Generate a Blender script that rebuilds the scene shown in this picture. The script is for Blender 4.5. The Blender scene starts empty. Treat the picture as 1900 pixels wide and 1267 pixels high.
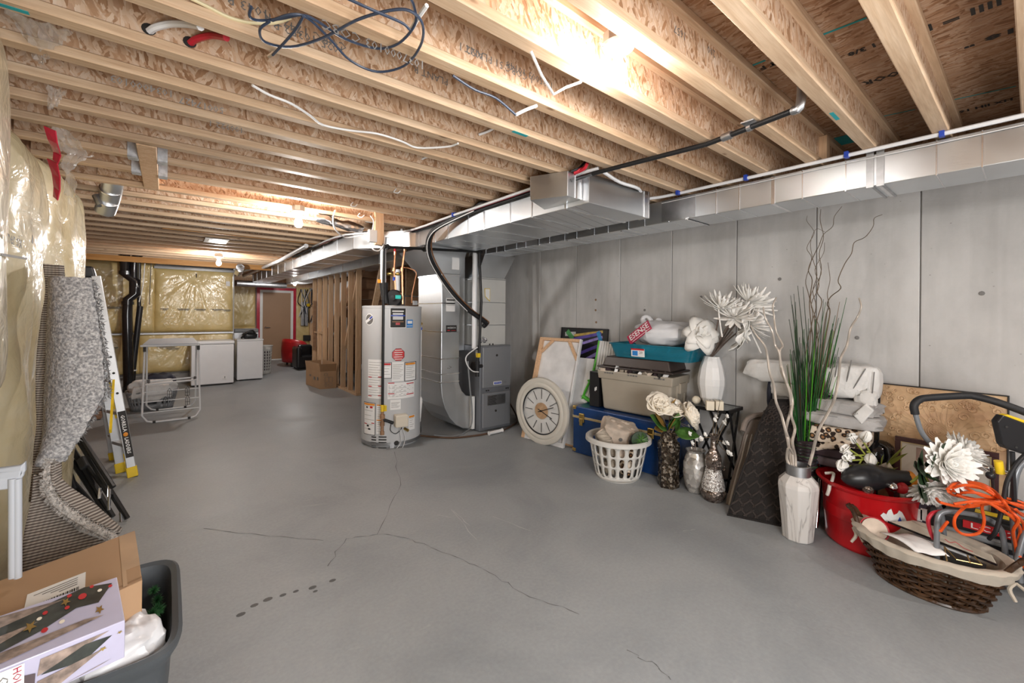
import bpy, bmesh, math, random
from mathutils import Matrix, Vector, Euler, noise
from math import sin, cos, pi, atan, radians, sqrt, atan2, exp
random.seed(7)
S = bpy.context.scene
C = S.collection
# ------------------------------------------------------------------ camera
FPX, YAW, ROLL, CYH, CXH, EYE = 787.0, atan(640 / 787.0), atan(0.0090), 582.0, 950.0, 1.45
FW = Vector((sin(YAW), cos(YAW), 0)); RT = Vector((cos(YAW), -sin(YAW), 0)); UP = Vector((0, 0, 1))
cam_d = bpy.data.cameras.new('camera'); cam = bpy.data.objects.new('camera', cam_d); C.objects.link(cam)
cam_d.sensor_width = 36; cam_d.lens = FPX / 1900 * 36
cam_d.shift_y = -(633.5 - CYH) / 1900
cam_d.clip_start = 0.02; cam_d.clip_end = 60
_r = RT * cos(ROLL) + UP * sin(ROLL); _u = UP * cos(ROLL) - RT * sin(ROLL)
_m = Matrix((_r, _u, -FW)).transposed().to_4x4(); _m.translation = (0, 0, EYE)
cam.matrix_world = _m
S.camera = cam
# ------------------------------------------------------------------ light and exposure
w = bpy.data.worlds.new('world'); S.world = w; w.use_nodes = True
w.node_tree.nodes['Background'].inputs[0].default_value = (0.8, 0.85, 0.9, 1)
w.node_tree.nodes['Background'].inputs[1].default_value = 0.25
S.view_settings.view_transform = 'Standard'; S.view_settings.look = 'None'
S.view_settings.exposure = 1.52; S.view_settings.gamma = 1.0; S.view_settings.use_curve_mapping = False
BULB_STRENGTH = 340.0
BULB_COLOUR = (1.0, 0.95, 0.90)
# added fill panel behind the viewpoint; the patio door it shines through is invented
al = bpy.data.lights.new('rear_fill', 'AREA'); al.shape = 'RECTANGLE'; al.size = 3.6; al.size_y = 1.95; al.energy = 150.0; al.color = (0.93, 0.97, 1.0)
ao = bpy.data.objects.new('rear_fill', al); C.objects.link(ao); ao.location = (1.6, -3.80, 1.1); ao.rotation_euler = (radians(90), 0, pi)
# added soft fill, no lamp seen, behind the viewpoint and tipped up at the joists
fl_d = bpy.data.lights.new('viewpoint_fill', 'AREA'); fl_d.shape = 'DISK'; fl_d.size = 1.3; fl_d.energy = 33.0; fl_d.color = (1.0, 0.98, 0.96)
fl_o = bpy.data.objects.new('viewpoint_fill', fl_d); C.objects.link(fl_o); fl_o.location = (0.55, -0.95, 1.2)
fl_o.rotation_euler = (Vector((2.0, 3.6, 1.75)) - Vector(fl_o.location)).to_track_quat('-Z', 'Y').to_euler()
cy = S.cycles
cy.use_denoising = True; cy.max_bounces = 10; cy.diffuse_bounces = 6; cy.glossy_bounces = 4; cy.transmission_bounces = 6
cy.transparent_max_bounces = 8; cy.caustics_reflective = False; cy.caustics_refractive = False; cy.sample_clamp_indirect = 4.0

# ------------------------------------------------------------------ picking real positions along a sight line
def ray(px, py):
    a = px - CXH; b = -(py - CYH)
    r = a * cos(ROLL) - b * sin(ROLL); u = b * cos(ROLL) + a * sin(ROLL)
    return (FW * FPX + RT * r + UP * u) / FPX
O = Vector((0, 0, EYE))
def fz(px, py, z=0.0):
    d = ray(px, py); return O + d * ((z - EYE) / d.z)
def fx(px, py, x):
    d = ray(px, py); return O + d * (x / d.x)
def fy(px, py, y):
    d = ray(px, py); return O + d * (y / d.y)
def fd(px, py, t):
    return O + ray(px, py) * t

# ------------------------------------------------------------------ objects
def wm(o):
    m = o.matrix_basis.copy()
    while o.parent:
        o = o.parent; m = o.matrix_basis @ m
    return m
def tag(o, label=None, cat=None, group=None, kind=None):
    if label: o['label'] = label
    if cat: o['category'] = cat
    if group: o['group'] = group
    if kind: o['kind'] = kind
    return o
def thing(name, label, cat, loc=(0, 0, 0), rz=0.0, group=None, kind=None, rot=None):
    o = bpy.data.objects.new(name, None); C.objects.link(o); o.empty_display_size = 0.05
    o.location = loc; o.rotation_euler = rot if rot else (0, 0, rz)
    o.matrix_basis = Matrix.Translation(Vector(loc)) @ Euler(rot if rot else (0, 0, rz)).to_matrix().to_4x4()
    return tag(o, label, cat, group, kind)
def dup(o, parent=None):
    c = o.copy(); C.objects.link(c)
    if parent is not None: c.parent = parent
    for ch in list(o.children): dup(ch, c)
    return c
def catmull(pts, n=4, closed=False):
    pts = [Vector(p) for p in pts]; L = len(pts); out = []
    if L < 3: return pts
    for i in range(L if closed else L - 1):
        p1, p2 = pts[i], pts[(i + 1) % L]
        p0 = pts[i - 1] if (i > 0 or closed) else p1 * 2 - p2
        p3 = pts[(i + 2) % L] if (i + 2 < L or closed) else p2 * 2 - p1
        for k in range(n):
            t = k / n
            out.append(0.5 * ((2 * p1) + (p2 - p0) * t + (2 * p0 - 5 * p1 + 4 * p2 - p3) * t * t + (3 * p1 - p0 - 3 * p2 + p3) * t ** 3))
    if not closed: out.append(pts[-1])
    return out
class MB:
    def __init__(s, at=None):
        s.v = []; s.f = []; s.T = wm(at) if at is not None else Matrix.Identity(4)
    def add(s, vs, fs, M=None):
        b = len(s.v); T = s.T @ M if M is not None else s.T
        s.v += [T @ Vector(p) for p in vs]; s.f += [tuple(i + b for i in f) for f in fs]; return s
    def box(s, x0, x1, y0, y1, z0, z1, M=None):
        vs = [(x, y, z) for z in (z0, z1) for y in (y0, y1) for x in (x0, x1)]
        return s.add(vs, [(0, 2, 3, 1), (4, 5, 7, 6), (0, 1, 5, 4), (2, 6, 7, 3), (0, 4, 6, 2), (1, 3, 7, 5)], M)
    def cbox(s, c, d, rot=(0, 0, 0)):
        M = Matrix.Translation(Vector(c)) @ Euler(rot).to_matrix().to_4x4()
        return s.box(-d[0] / 2, d[0] / 2, -d[1] / 2, d[1] / 2, -d[2] / 2, d[2] / 2, M)
    def taper(s, c, d0, d1, h, rot=(0, 0, 0)):      # box frustum: bottom size d0, top size d1
        M = Matrix.Translation(Vector(c)) @ Euler(rot).to_matrix().to_4x4()
        vs = [(sx * d[0] / 2, sy * d[1] / 2, z) for d, z in ((d0, 0), (d1, h)) for sy in (-1, 1) for sx in (-1, 1)]
        return s.add(vs, [(0, 2, 3, 1), (4, 5, 7, 6), (0, 1, 5, 4), (2, 6, 7, 3), (0, 4, 6, 2), (1, 3, 7, 5)], M)
    def beam(s, a, b, w, h, up=(0, 0, 1)):
        a, b = Vector(a), Vector(b); d = (b - a); L = d.length; d.normalize(); u = Vector(up)
        if abs(d.dot(u)) > 0.98: u = Vector((0, 1, 0))
        x = d.cross(u).normalized(); z = x.cross(d)
        M = Matrix((x, d, z)).transposed().to_4x4(); M.translation = a
        return s.box(-w / 2, w / 2, 0, L, -h / 2, h / 2, M)
    def cyl(s, a, b, r, r2=None, n=12, caps=True):
        return s.tube([a, b], [r, r if r2 is None else r2], n, caps=caps)
    def tube(s, pts, r, n=8, closed=False, caps=True, smooth=0):
        pts = [Vector(p) for p in pts]
        if smooth: 
            k = len(pts); q = catmull(pts, smooth, closed)
            if not isinstance(r, (int, float)):
                r = [r[min(int(i / smooth), k - 1)] + ((r[min(int(i / smooth) + 1, k - 1)] - r[min(int(i / smooth), k - 1)]) * (i % smooth) / smooth) for i in range(len(q))]
            pts = q
        L = len(pts); rs = [r] * L if isinstance(r, (int, float)) else r
        vs = []; nrm = None
        for i, p in enumerate(pts):
            a = pts[(i - 1) % L] if (i > 0 or closed) else p; c = pts[(i + 1) % L] if (i < L - 1 or closed) else p
            d = (c - a)
            if d.length < 1e-9: d = Vector((0, 0, 1))
            d.normalize()
            if nrm is None:
                nrm = d.orthogonal().normalized()
            else:
                nrm = (nrm - d * nrm.dot(d))
                nrm = nrm.normalized() if nrm.length > 1e-6 else d.orthogonal().normalized()
            bi = d.cross(nrm)
            for k in range(n):
                t = 2 * pi * k / n; vs.append(p + (nrm * cos(t) + bi * sin(t)) * rs[i])
        fs = []
        for i in range(L if closed else L - 1):
            j = (i + 1) % L
            for k in range(n): fs.append((i * n + k, i * n + (k + 1) % n, j * n + (k + 1) % n, j * n + k))
        if caps and not closed:
            fs.append(tuple(reversed(range(n)))); fs.append(tuple((L - 1) * n + k for k in range(n)))
        return s.add(vs, fs)
    def lathe(s, prof, c=(0, 0, 0), n=24, M=None, sq=1.0, ring=False):
        vs = []; fs = []; L = len(prof)
        for r, z in prof:
            for k in range(n):
                t = 2 * pi * k / n; vs.append((c[0] + r * cos(t), c[1] + r * sin(t) * sq, c[2] + z))
        for i in range(L if ring else L - 1):
            j = (i + 1) % L
            for k in range(n): fs.append((i * n + k, i * n + (k + 1) % n, j * n + (k + 1) % n, j * n + k))
        if ring: return s.add(vs, fs, M)
        if prof[0][0] > 1e-6: fs.append(tuple(reversed(range(n))))
        if prof[-1][0] > 1e-6: fs.append(tuple((L - 1) * n + k for k in range(n)))
        return s.add(vs, fs, M)
    def grid(s, nu, nv, fn, closed=False, M=None):
        vs = [fn(i / nu, j / nv) for j in range(nv + 1) for i in range(nu + (0 if closed else 1))]
        W = nu if closed else nu + 1; fs = []
        for j in range(nv):
            for i in range(nu):
                i2 = (i + 1) % W; fs.append((j * W + i, j * W + i2, (j + 1) * W + i2, (j + 1) * W + i))
        return s.add(vs, fs, M)
    def prism(s, poly, d, M=None):                  # poly: list of 3D points, d: extrusion vector
        n = len(poly); d = Vector(d); vs = [Vector(p) for p in poly] + [Vector(p) + d for p in poly]
        fs = [tuple(reversed(range(n))), tuple(range(n, 2 * n))] + [(i, (i + 1) % n, n + (i + 1) % n, n + i) for i in range(n)]
        return s.add(vs, fs, M)
    def ball(s, c, r, n=10, sc=(1, 1, 1), M=None):
        k = max(4, n // 2); vs = []; fs = []
        for j in range(k + 1):
            a = pi * j / k
            for i in range(n):
                t = 2 * pi * i / n
                vs.append((c[0] + r * sc[0] * sin(a) * cos(t), c[1] + r * sc[1] * sin(a) * sin(t), c[2] + r * sc[2] * cos(a)))
        for j in range(k):
            for i in range(n): fs.append((j * n + i, (j + 1) * n + i, (j + 1) * n + (i + 1) % n, j * n + (i + 1) % n))
        return s.add(vs, fs, M)
    def build(s, name, mat, parent=None, smooth=False, bevel=0.0, solid=0.0, sub=0, seg=2, kind=None, offset=0.0, angle=40):
        me = bpy.data.meshes.new(name); vs = s.v
        if parent is not None:
            inv = wm(parent).inverted(); vs = [inv @ p for p in vs]
        me.from_pydata([tuple(p) for p in vs], [], s.f); me.validate(); me.update()
        bm = bmesh.new(); bm.from_mesh(me); bmesh.ops.remove_doubles(bm, verts=bm.verts, dist=1e-5)
        bmesh.ops.recalc_face_normals(bm, faces=bm.faces); bm.to_mesh(me); bm.free()
        me.materials.append(mat if not isinstance(mat, str) else MT[mat])
        o = bpy.data.objects.new(name, me); C.objects.link(o)
        if parent is not None: o.parent = parent
        if solid:
            q = o.modifiers.new('s', 'SOLIDIFY'); q.thickness = solid; q.offset = offset
        if bevel:
            q = o.modifiers.new('b', 'BEVEL'); q.width = bevel; q.segments = seg; q.limit_method = 'ANGLE'; q.angle_limit = radians(35); q.harden_normals = False
        if sub:
            q = o.modifiers.new('d', 'SUBSURF'); q.levels = sub; q.render_levels = sub
        if smooth:
            for p in me.polygons: p.use_smooth = True
            if not sub and smooth != 'all':
                try: me.set_sharp_from_angle(angle=radians(angle))
                except Exception: pass
        if kind: o['kind'] = kind
        return o
_fonts = {}
def lettering(txt, size, M, name, mat, parent=None, width=None, bold=0.0):
    cu = bpy.data.curves.new(name, 'FONT'); cu.body = txt; cu.size = size; cu.align_x = 'CENTER'; cu.align_y = 'CENTER'; cu.resolution_u = 1
    cu.offset = bold
    ob = bpy.data.objects.new(name, cu); C.objects.link(ob)
    dg = bpy.context.evaluated_depsgraph_get()
    me = bpy.data.meshes.new_from_object(ob.evaluated_get(dg)); bpy.data.objects.remove(ob)
    xs = [v.co.x for v in me.vertices]
    if width and xs:
        k = width / max(1e-6, max(xs) - min(xs)); M = M @ Matrix.Diagonal((k, 1, 1, 1))
    inv = wm(parent).inverted() if parent is not None else Matrix.Identity(4)
    me.transform(inv @ M); me.materials.clear(); me.materials.append(MT[mat] if isinstance(mat, str) else mat)
    o = bpy.data.objects.new(name, me); C.objects.link(o)
    if parent is not None: o.parent = parent
    return o
def frame(o, x, y):                                 # matrix with origin o, local x and y axes along the two directions
    x = Vector(x).normalized(); y = Vector(y); z = x.cross(y).normalized(); y = z.cross(x)
    M = Matrix((x, y, z)).transposed().to_4x4(); M.translation = Vector(o); return M

# ------------------------------------------------------------------ materials
MT = {}
def _new(name):
    m = bpy.data.materials.new(name); m.use_nodes = True; n = m.node_tree.nodes; MT[name] = m
    return m, m.node_tree, n['Principled BSDF']
def _nd(t, kind, **kw):
    n = t.nodes.new(kind)
    for k, v in kw.items():
        if k in n.inputs: n.inputs[k].default_value = v
        else: setattr(n, k, v)
    return n
def _ramp(t, fac, stops, interp='LINEAR'):
    r = t.nodes.new('ShaderNodeValToRGB'); r.color_ramp.interpolation = interp; e = r.color_ramp.elements
    while len(e) < len(stops): e.new(0.5)
    for q, (p, c) in zip(e, stops): q.position = p; q.color = (*c, 1) if len(c) == 3 else c
    t.links.new(fac, r.inputs[0]); return r.outputs[0]
def _coord(t, scale=(1, 1, 1), rot=(0, 0, 0), rnd=False):
    c = t.nodes.new('ShaderNodeTexCoord'); mp = t.nodes.new('ShaderNodeMapping'); src = c.outputs['Object']
    if rnd:
        oi = t.nodes.new('ShaderNodeObjectInfo'); ml = _nd(t, 'ShaderNodeVectorMath', operation='SCALE'); ml.inputs[0].default_value = (37, 53, 71)
        t.links.new(oi.outputs['Random'], ml.inputs['Scale']); ad = _nd(t, 'ShaderNodeVectorMath', operation='ADD')
        t.links.new(src, ad.inputs[0]); t.links.new(ml.outputs[0], ad.inputs[1]); src = ad.outputs[0]
    mp.inputs['Scale'].default_value = scale; mp.inputs['Rotation'].default_value = rot
    t.links.new(src, mp.inputs[0]); return mp.outputs[0]
def _mix(t, f, a, b, blend='MIX'):
    m = t.nodes.new('ShaderNodeMix'); m.data_type = 'RGBA'; m.blend_type = blend
    for s, v in ((m.inputs[0], f), (m.inputs[6], a), (m.inputs[7], b)):
        if hasattr(v, 'links'): t.links.new(v, s)
        elif isinstance(v, (int, float)): s.default_value = v
        else: s.default_value = (*v, 1)
    return m.outputs[2]
def _bump(t, p, h, strength=0.3, dist=0.01):
    b = t.nodes.new('ShaderNodeBump'); b.inputs['Strength'].default_value = strength; b.inputs['Distance'].default_value = dist
    t.links.new(h, b.inputs['Height']); t.links.new(b.outputs[0], p.inputs['Normal'])
def pm(name, col, rough=0.5, metal=0.0, var=0.12, scale=6.0, bump=0.0, bscale=60.0, coat=0.0, trans=0.0, alpha=1.0, ior=1.45, stretch=(1, 1, 1), sheen=0.0, emit=0.0, rvar=0.0):
    m, t, p = _new(name)
    p.inputs['Roughness'].default_value = rough; p.inputs['Metallic'].default_value = metal; p.inputs['IOR'].default_value = ior
    p.inputs['Coat Weight'].default_value = coat; p.inputs['Transmission Weight'].default_value = trans; p.inputs['Alpha'].default_value = alpha
    p.inputs['Sheen Weight'].default_value = sheen
    co = _coord(t, stretch); n = _nd(t, 'ShaderNodeTexNoise', Scale=scale, Detail=4.0); t.links.new(co, n.inputs['Vector'])
    a = [max(0, c * (1 - var)) for c in col]; b = [min(1, c * (1 + var)) for c in col]
    t.links.new(_ramp(t, n.outputs['Fac'], [(0.3, a), (0.7, b)]), p.inputs['Base Color'])
    if rvar:
        r = _nd(t, 'ShaderNodeMapRange'); r.inputs['To Min'].default_value = max(0.02, rough - rvar); r.inputs['To Max'].default_value = rough + rvar
        r.inputs['From Min'].default_value = 0.3; r.inputs['From Max'].default_value = 0.7
        t.links.new(n.outputs['Fac'], r.inputs['Value']); t.links.new(r.outputs[0], p.inputs['Roughness'])
    if bump:
        n2 = _nd(t, 'ShaderNodeTexNoise', Scale=bscale, Detail=5.0); t.links.new(co, n2.inputs['Vector']); _bump(t, p, n2.outputs['Fac'], bump)
    if emit:
        p.inputs['Emission Color'].default_value = (*col, 1); p.inputs['Emission Strength'].default_value = emit
    return m
def flake(name, sc, cols, rough=0.7, rot2=0.9, axis=2):       # oriented strand board
    m, t, p = _new(name); p.inputs['Roughness'].default_value = rough
    outs = []
    for i, ang in enumerate((0.15, rot2, -rot2 * 0.8)):
        r = [0, 0, 0]; r[axis] = ang
        co = _coord(t, (1, 1, 1), r, True)
        mp = t.nodes.new('ShaderNodeMapping'); mp.inputs['Scale'].default_value = sc; t.links.new(co, mp.inputs[0])
        nz = _nd(t, 'ShaderNodeTexNoise', Scale=1.3, Detail=2.0); t.links.new(mp.outputs[0], nz.inputs['Vector'])
        va = _nd(t, 'ShaderNodeVectorMath', operation='MULTIPLY_ADD'); t.links.new(nz.outputs['Color'], va.inputs[0]); va.inputs[1].default_value = (0.9, 0.9, 0.9); t.links.new(mp.outputs[0], va.inputs[2])
        vo = _nd(t, 'ShaderNodeTexVoronoi', Scale=1.0); t.links.new(va.outputs[0], vo.inputs['Vector']); outs.append(vo)
    sel = _nd(t, 'ShaderNodeTexNoise', Scale=14.0, Detail=3.0); t.links.new(_coord(t, (1, 1, 1), (0, 0, 0), True), sel.inputs['Vector'])
    def grey(v):
        s = t.nodes.new('ShaderNodeSeparateColor'); t.links.new(v.outputs['Color'], s.inputs[0]); return s.outputs[0]
    stops = [(i / (len(cols) - 1), c) for i, c in enumerate(cols)]
    cs = [_ramp(t, grey(v), stops) for v in outs]
    s1 = _ramp(t, sel.outputs['Fac'], [(0.46, (0, 0, 0)), (0.48, (1, 1, 1))]); s2 = _ramp(t, sel.outputs['Fac'], [(0.55, (0, 0, 0)), (0.57, (1, 1, 1))])
    c = _mix(t, s2, _mix(t, s1, cs[0], cs[1]), cs[2])
    big = _nd(t, 'ShaderNodeTexNoise', Scale=3.0, Detail=3.0); t.links.new(_coord(t, (1, 1, 1), (0, 0, 0), True), big.inputs['Vector'])
    c = _mix(t, 0.55, c, _ramp(t, big.outputs['Fac'], [(0.3, (0.75, 0.62, 0.5)), (0.7, (1.0, 0.95, 0.9))]), 'MULTIPLY')
    t.links.new(c, p.inputs['Base Color'])
    e = _mix(t, s1, outs[0].outputs['Distance'], outs[1].outputs['Distance']); _bump(t, p, e, 0.35, 0.004)
    return m
def wood(name, cols, sc=(1, 14, 14), rough=0.6, rnd=True, knots=True):
    m, t, p = _new(name); p.inputs['Roughness'].default_value = rough
    co = _coord(t, sc, (0, 0, 0), rnd)
    n = _nd(t, 'ShaderNodeTexNoise', Scale=2.2, Detail=5.0, Distortion=0.6); t.links.new(co, n.inputs['Vector'])
    f = _nd(t, 'ShaderNodeTexNoise', Scale=9.0, Detail=3.0); t.links.new(co, f.inputs['Vector'])
    c = _ramp(t, n.outputs['Fac'], [(0.25, cols[0]), (0.5, cols[1]), (0.75, cols[2])])
    c = _mix(t, 0.35, c, _ramp(t, f.outputs['Fac'], [(0.35, (0.62, 0.55, 0.48)), (0.65, (1, 1, 1))]), 'MULTIPLY')
    if knots:
        k = _nd(t, 'ShaderNodeTexVoronoi', Scale=4.0); t.links.new(_coord(t, (0.6, 1.6, 1.6), (0, 0, 0), rnd), k.inputs['Vector'])
        c = _mix(t, _ramp(t, k.outputs['Distance'], [(0.03, (0.85, 0.85, 0.85)), (0.075, (0, 0, 0))]), c, (0.22, 0.12, 0.06))
        oi = t.nodes.new('ShaderNodeObjectInfo'); c = _mix(t, 0.5, c, _ramp(t, oi.outputs['Random'], [(0, (0.7, 0.66, 0.62)), (0.5, (1, 0.97, 0.92)), (1, (0.95, 0.85, 0.72))]), 'MULTIPLY')
    t.links.new(c, p.inputs['Base Color']); _bump(t, p, f.outputs['Fac'], 0.15, 0.004)
    return m
# ------------------------------------------------------------------ material set
def floor_mat():
    m, t, p = _new('floor_paint')
    co = _coord(t)
    n = _nd(t, 'ShaderNodeTexNoise', Scale=1.1, Detail=7.0, Roughness=0.62, Distortion=0.5); t.links.new(co, n.inputs['Vector'])
    c = _ramp(t, n.outputs['Fac'], [(0.3, (0.25, 0.268, 0.285)), (0.5, (0.315, 0.333, 0.348)), (0.72, (0.37, 0.385, 0.396))])
    sc = _nd(t, 'ShaderNodeTexNoise', Scale=2.4, Detail=9.0, Roughness=0.75, Distortion=1.6); t.links.new(_coord(t, (1, 2.2, 1), (0, 0, 0.7)), sc.inputs['Vector'])
    c = _mix(t, _ramp(t, sc.outputs['Fac'], [(0.62, (0, 0, 0)), (0.74, (0.5, 0.5, 0.5))]), c, (0.46, 0.46, 0.455))
    sp = _nd(t, 'ShaderNodeTexNoise', Scale=55.0, Detail=3.0); t.links.new(co, sp.inputs['Vector'])
    c = _mix(t, 0.4, c, _ramp(t, sp.outputs['Fac'], [(0.3, (0.8, 0.8, 0.8)), (0.7, (1.06, 1.06, 1.06))]), 'MULTIPLY')
    t.links.new(c, p.inputs['Base Color'])
    r = _ramp(t, n.outputs['Fac'], [(0.3, (0.42, 0.42, 0.42)), (0.7, (0.58, 0.58, 0.58))]); t.links.new(r, p.inputs['Roughness'])
    a = _nd(t, 'ShaderNodeMath', operation='ADD'); t.links.new(sp.outputs['Fac'], a.inputs[0]); t.links.new(sc.outputs['Fac'], a.inputs[1]); _bump(t, p, a.outputs[0], 0.16, 0.004)
floor_mat()
def concrete_mat():
    m, t, p = _new('concrete'); p.inputs['Roughness'].default_value = 0.82
    co = _coord(t)
    n = _nd(t, 'ShaderNodeTexNoise', Scale=1.6, Detail=7.0, Roughness=0.6); t.links.new(_coord(t, (1, 1, 0.6), (0, 0, 0), True), n.inputs['Vector'])
    c = _ramp(t, n.outputs['Fac'], [(0.3, (0.38, 0.375, 0.372)), (0.52, (0.50, 0.495, 0.49)), (0.74, (0.60, 0.595, 0.59))])
    st = _nd(t, 'ShaderNodeTexNoise', Scale=1.0, Detail=6.0, Distortion=0.4); t.links.new(_coord(t, (1, 9, 0.7), (0, 0, 0)), st.inputs['Vector'])
    c = _mix(t, 0.45, c, _ramp(t, st.outputs['Fac'], [(0.35, (0.78, 0.77, 0.76)), (0.6, (1, 1, 1))]), 'MULTIPLY')
    vo = _nd(t, 'ShaderNodeTexVoronoi', Scale=13.0); t.links.new(_coord(t, (1, 1, 1.4)), vo.inputs['Vector'])
    g = _nd(t, 'ShaderNodeTexNoise', Scale=4.0, Detail=2.0); t.links.new(co, g.inputs['Vector'])
    pk = _nd(t, 'ShaderNodeMath', operation='MULTIPLY'); t.links.new(_ramp(t, vo.outputs['Distance'], [(0.035, (1, 1, 1)), (0.075, (0, 0, 0))]), pk.inputs[0])
    t.links.new(_ramp(t, g.outputs['Fac'], [(0.5, (0, 0, 0)), (0.56, (1, 1, 1))]), pk.inputs[1])
    c = _mix(t, pk.outputs[0], c, (0.26, 0.25, 0.24)); t.links.new(c, p.inputs['Base Color'])
    f = _nd(t, 'ShaderNodeTexNoise', Scale=45.0, Detail=5.0); t.links.new(co, f.inputs['Vector']); _bump(t, p, f.outputs['Fac'], 0.2, 0.006)
concrete_mat()
def film_mat(name, dark, mid, light, rough=0.16):
    m, t, p = _new(name); p.inputs['Roughness'].default_value = 0.5
    p.inputs['Coat Weight'].default_value = 1.0; p.inputs['Coat Roughness'].default_value = rough
    n = _nd(t, 'ShaderNodeTexNoise', Scale=3.2, Detail=5.0, Distortion=0.6); t.links.new(_coord(t), n.inputs['Vector'])
    t.links.new(_ramp(t, n.outputs['Fac'], [(0.3, dark), (0.5, mid), (0.72, light)]), p.inputs['Base Color'])
    a = _nd(t, 'ShaderNodeTexNoise', Scale=7.0, Detail=3.0, Distortion=1.4); t.links.new(_coord(t, (1, 1, 1)), a.inputs['Vector'])
    b = t.nodes.new('ShaderNodeBump'); b.inputs['Strength'].default_value = 0.5; b.inputs['Distance'].default_value = 0.03
    t.links.new(a.outputs['Fac'], b.inputs['Height']); t.links.new(b.outputs[0], p.inputs['Coat Normal'])
film_mat('film_cream', (0.42, 0.33, 0.17), (0.52, 0.44, 0.27), (0.58, 0.52, 0.37))
film_mat('film_yellow', (0.54, 0.40, 0.15), (0.66, 0.51, 0.22), (0.73, 0.60, 0.31))
pm('film_grey', (0.36, 0.37, 0.38), 0.3, coat=0.6)
pm('poly_clear', (0.6, 0.56, 0.52), 0.12, alpha=0.42, coat=0.8, bump=0.3, bscale=20)
pm('tuck_tape', (0.5, 0.02, 0.05), 0.25, coat=0.5, bump=0.3, bscale=30)
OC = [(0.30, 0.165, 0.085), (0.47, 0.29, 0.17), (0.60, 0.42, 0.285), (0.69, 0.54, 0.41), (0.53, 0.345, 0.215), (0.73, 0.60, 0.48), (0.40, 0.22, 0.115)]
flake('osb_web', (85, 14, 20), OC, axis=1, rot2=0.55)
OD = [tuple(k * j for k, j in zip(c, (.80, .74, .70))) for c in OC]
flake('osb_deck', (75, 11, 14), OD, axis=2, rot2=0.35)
wood('flange_wood', [(0.50, 0.34, 0.22), (0.62, 0.455, 0.31), (0.70, 0.545, 0.40)], (1.0, 16, 16))
wood('stud_wood', [(0.60, 0.38, 0.23), (0.72, 0.50, 0.32), (0.79, 0.60, 0.43)], (14, 14, 0.9))
wood('beam_orange', [(0.42, 0.18, 0.04), (0.55, 0.27, 0.07), (0.62, 0.34, 0.11)], (1.0, 14, 14))
wood('plank_brown', [(0.24, 0.13, 0.07), (0.33, 0.19, 0.11), (0.40, 0.25, 0.15)], (1.5, 12, 12))
wood('sill_wood', [(0.16, 0.09, 0.045), (0.22, 0.13, 0.07), (0.28, 0.17, 0.09)], (14, 1, 14), knots=False)
pm('duct_metal', (0.70, 0.73, 0.76), 0.36, 1.0, 0.07, 2.2, 0.03, 4, rvar=0.06)
pm('duct_seam', (0.8, 0.81, 0.83), 0.25, 1.0, 0.05)
pm('steel_dull', (0.45, 0.46, 0.48), 0.4, 1.0, 0.1, 20)
pm('galvanized', (0.6, 0.62, 0.65), 0.5, 0.6, 0.25, 30); pm('chrome', (0.8, 0.8, 0.82), 0.12, 1.0, 0.03)
pm('foil', (0.72, 0.72, 0.74), 0.25, 1.0, 0.1, 9, 0.8, 14)
pm('ink_black', (0.018, 0.016, 0.015), 0.6); pm('ink_teal', (0.02, 0.33, 0.36), 0.7); pm('ink_grey', (0.16, 0.155, 0.15), 0.6)
pm('white_paint', (0.8, 0.8, 0.79), 0.4, var=0.03); pm('white_plastic', (0.78, 0.78, 0.78), 0.35, var=0.03); pm('paper_white', (0.8, 0.8, 0.8), 0.6, var=0.02)
pm('grey_plastic', (0.2, 0.21, 0.22), 0.4, var=0.06); pm('black_plastic', (0.015, 0.015, 0.017), 0.35, var=0.1); pm('black_gloss', (0.01, 0.01, 0.012), 0.12, coat=0.5)
pm('black_metal', (0.016, 0.016, 0.017), 0.38, 0.3); pm('rubber_black', (0.012, 0.012, 0.014), 0.6, bump=0.1)
pm('cable_blue', (0.035, 0.05, 0.085), 0.35); pm('cable_white', (0.72, 0.72, 0.72), 0.4, var=0.03); pm('cable_yellow', (0.66, 0.58, 0.36), 0.5)
pm('pex_red', (0.45, 0.02, 0.035), 0.35); pm('pex_white', (0.74, 0.75, 0.77), 0.35, var=0.02); pm('clip_blue', (0.02, 0.06, 0.4), 0.4)
pm('copper', (0.72, 0.36, 0.2), 0.3, 1.0, 0.15, 20); pm('brass', (0.6, 0.42, 0.14), 0.3, 1.0, 0.12, 20)
pm('door_brown', (0.36, 0.22, 0.13), 0.55, var=0.05, scale=2)
pm('red_paint', (0.5, 0.02, 0.025), 0.4); pm('orange_paint', (0.75, 0.27, 0.02), 0.4); pm('yellow_plastic', (0.75, 0.52, 0.02), 0.4); pm('green_plastic', (0.09, 0.5, 0.04), 0.4); pm('teal_plastic', (0.02, 0.4, 0.36), 0.4)
pm('crack_dark', (0.13, 0.13, 0.13), 0.9); pm('scuff_white', (0.46, 0.47, 0.47), 0.7)
for bn_, bs_ in (('bulb_glow_near', BULB_STRENGTH * .38), ('bulb_glow', BULB_STRENGTH)):
  m_, t_, p_ = _new(bn_); p_.inputs['Base Color'].default_value = (1, 1, 1, 1); p_.inputs['Emission Color'].default_value = (*BULB_COLOUR, 1); p_.inputs['Emission Strength'].default_value = bs_

XW, ZJ, ZD = 3.85, 2.40, 2.63          # right wall, underside of joists, underside of the deck
def struct(o): return tag(o, kind='structure')
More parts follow.
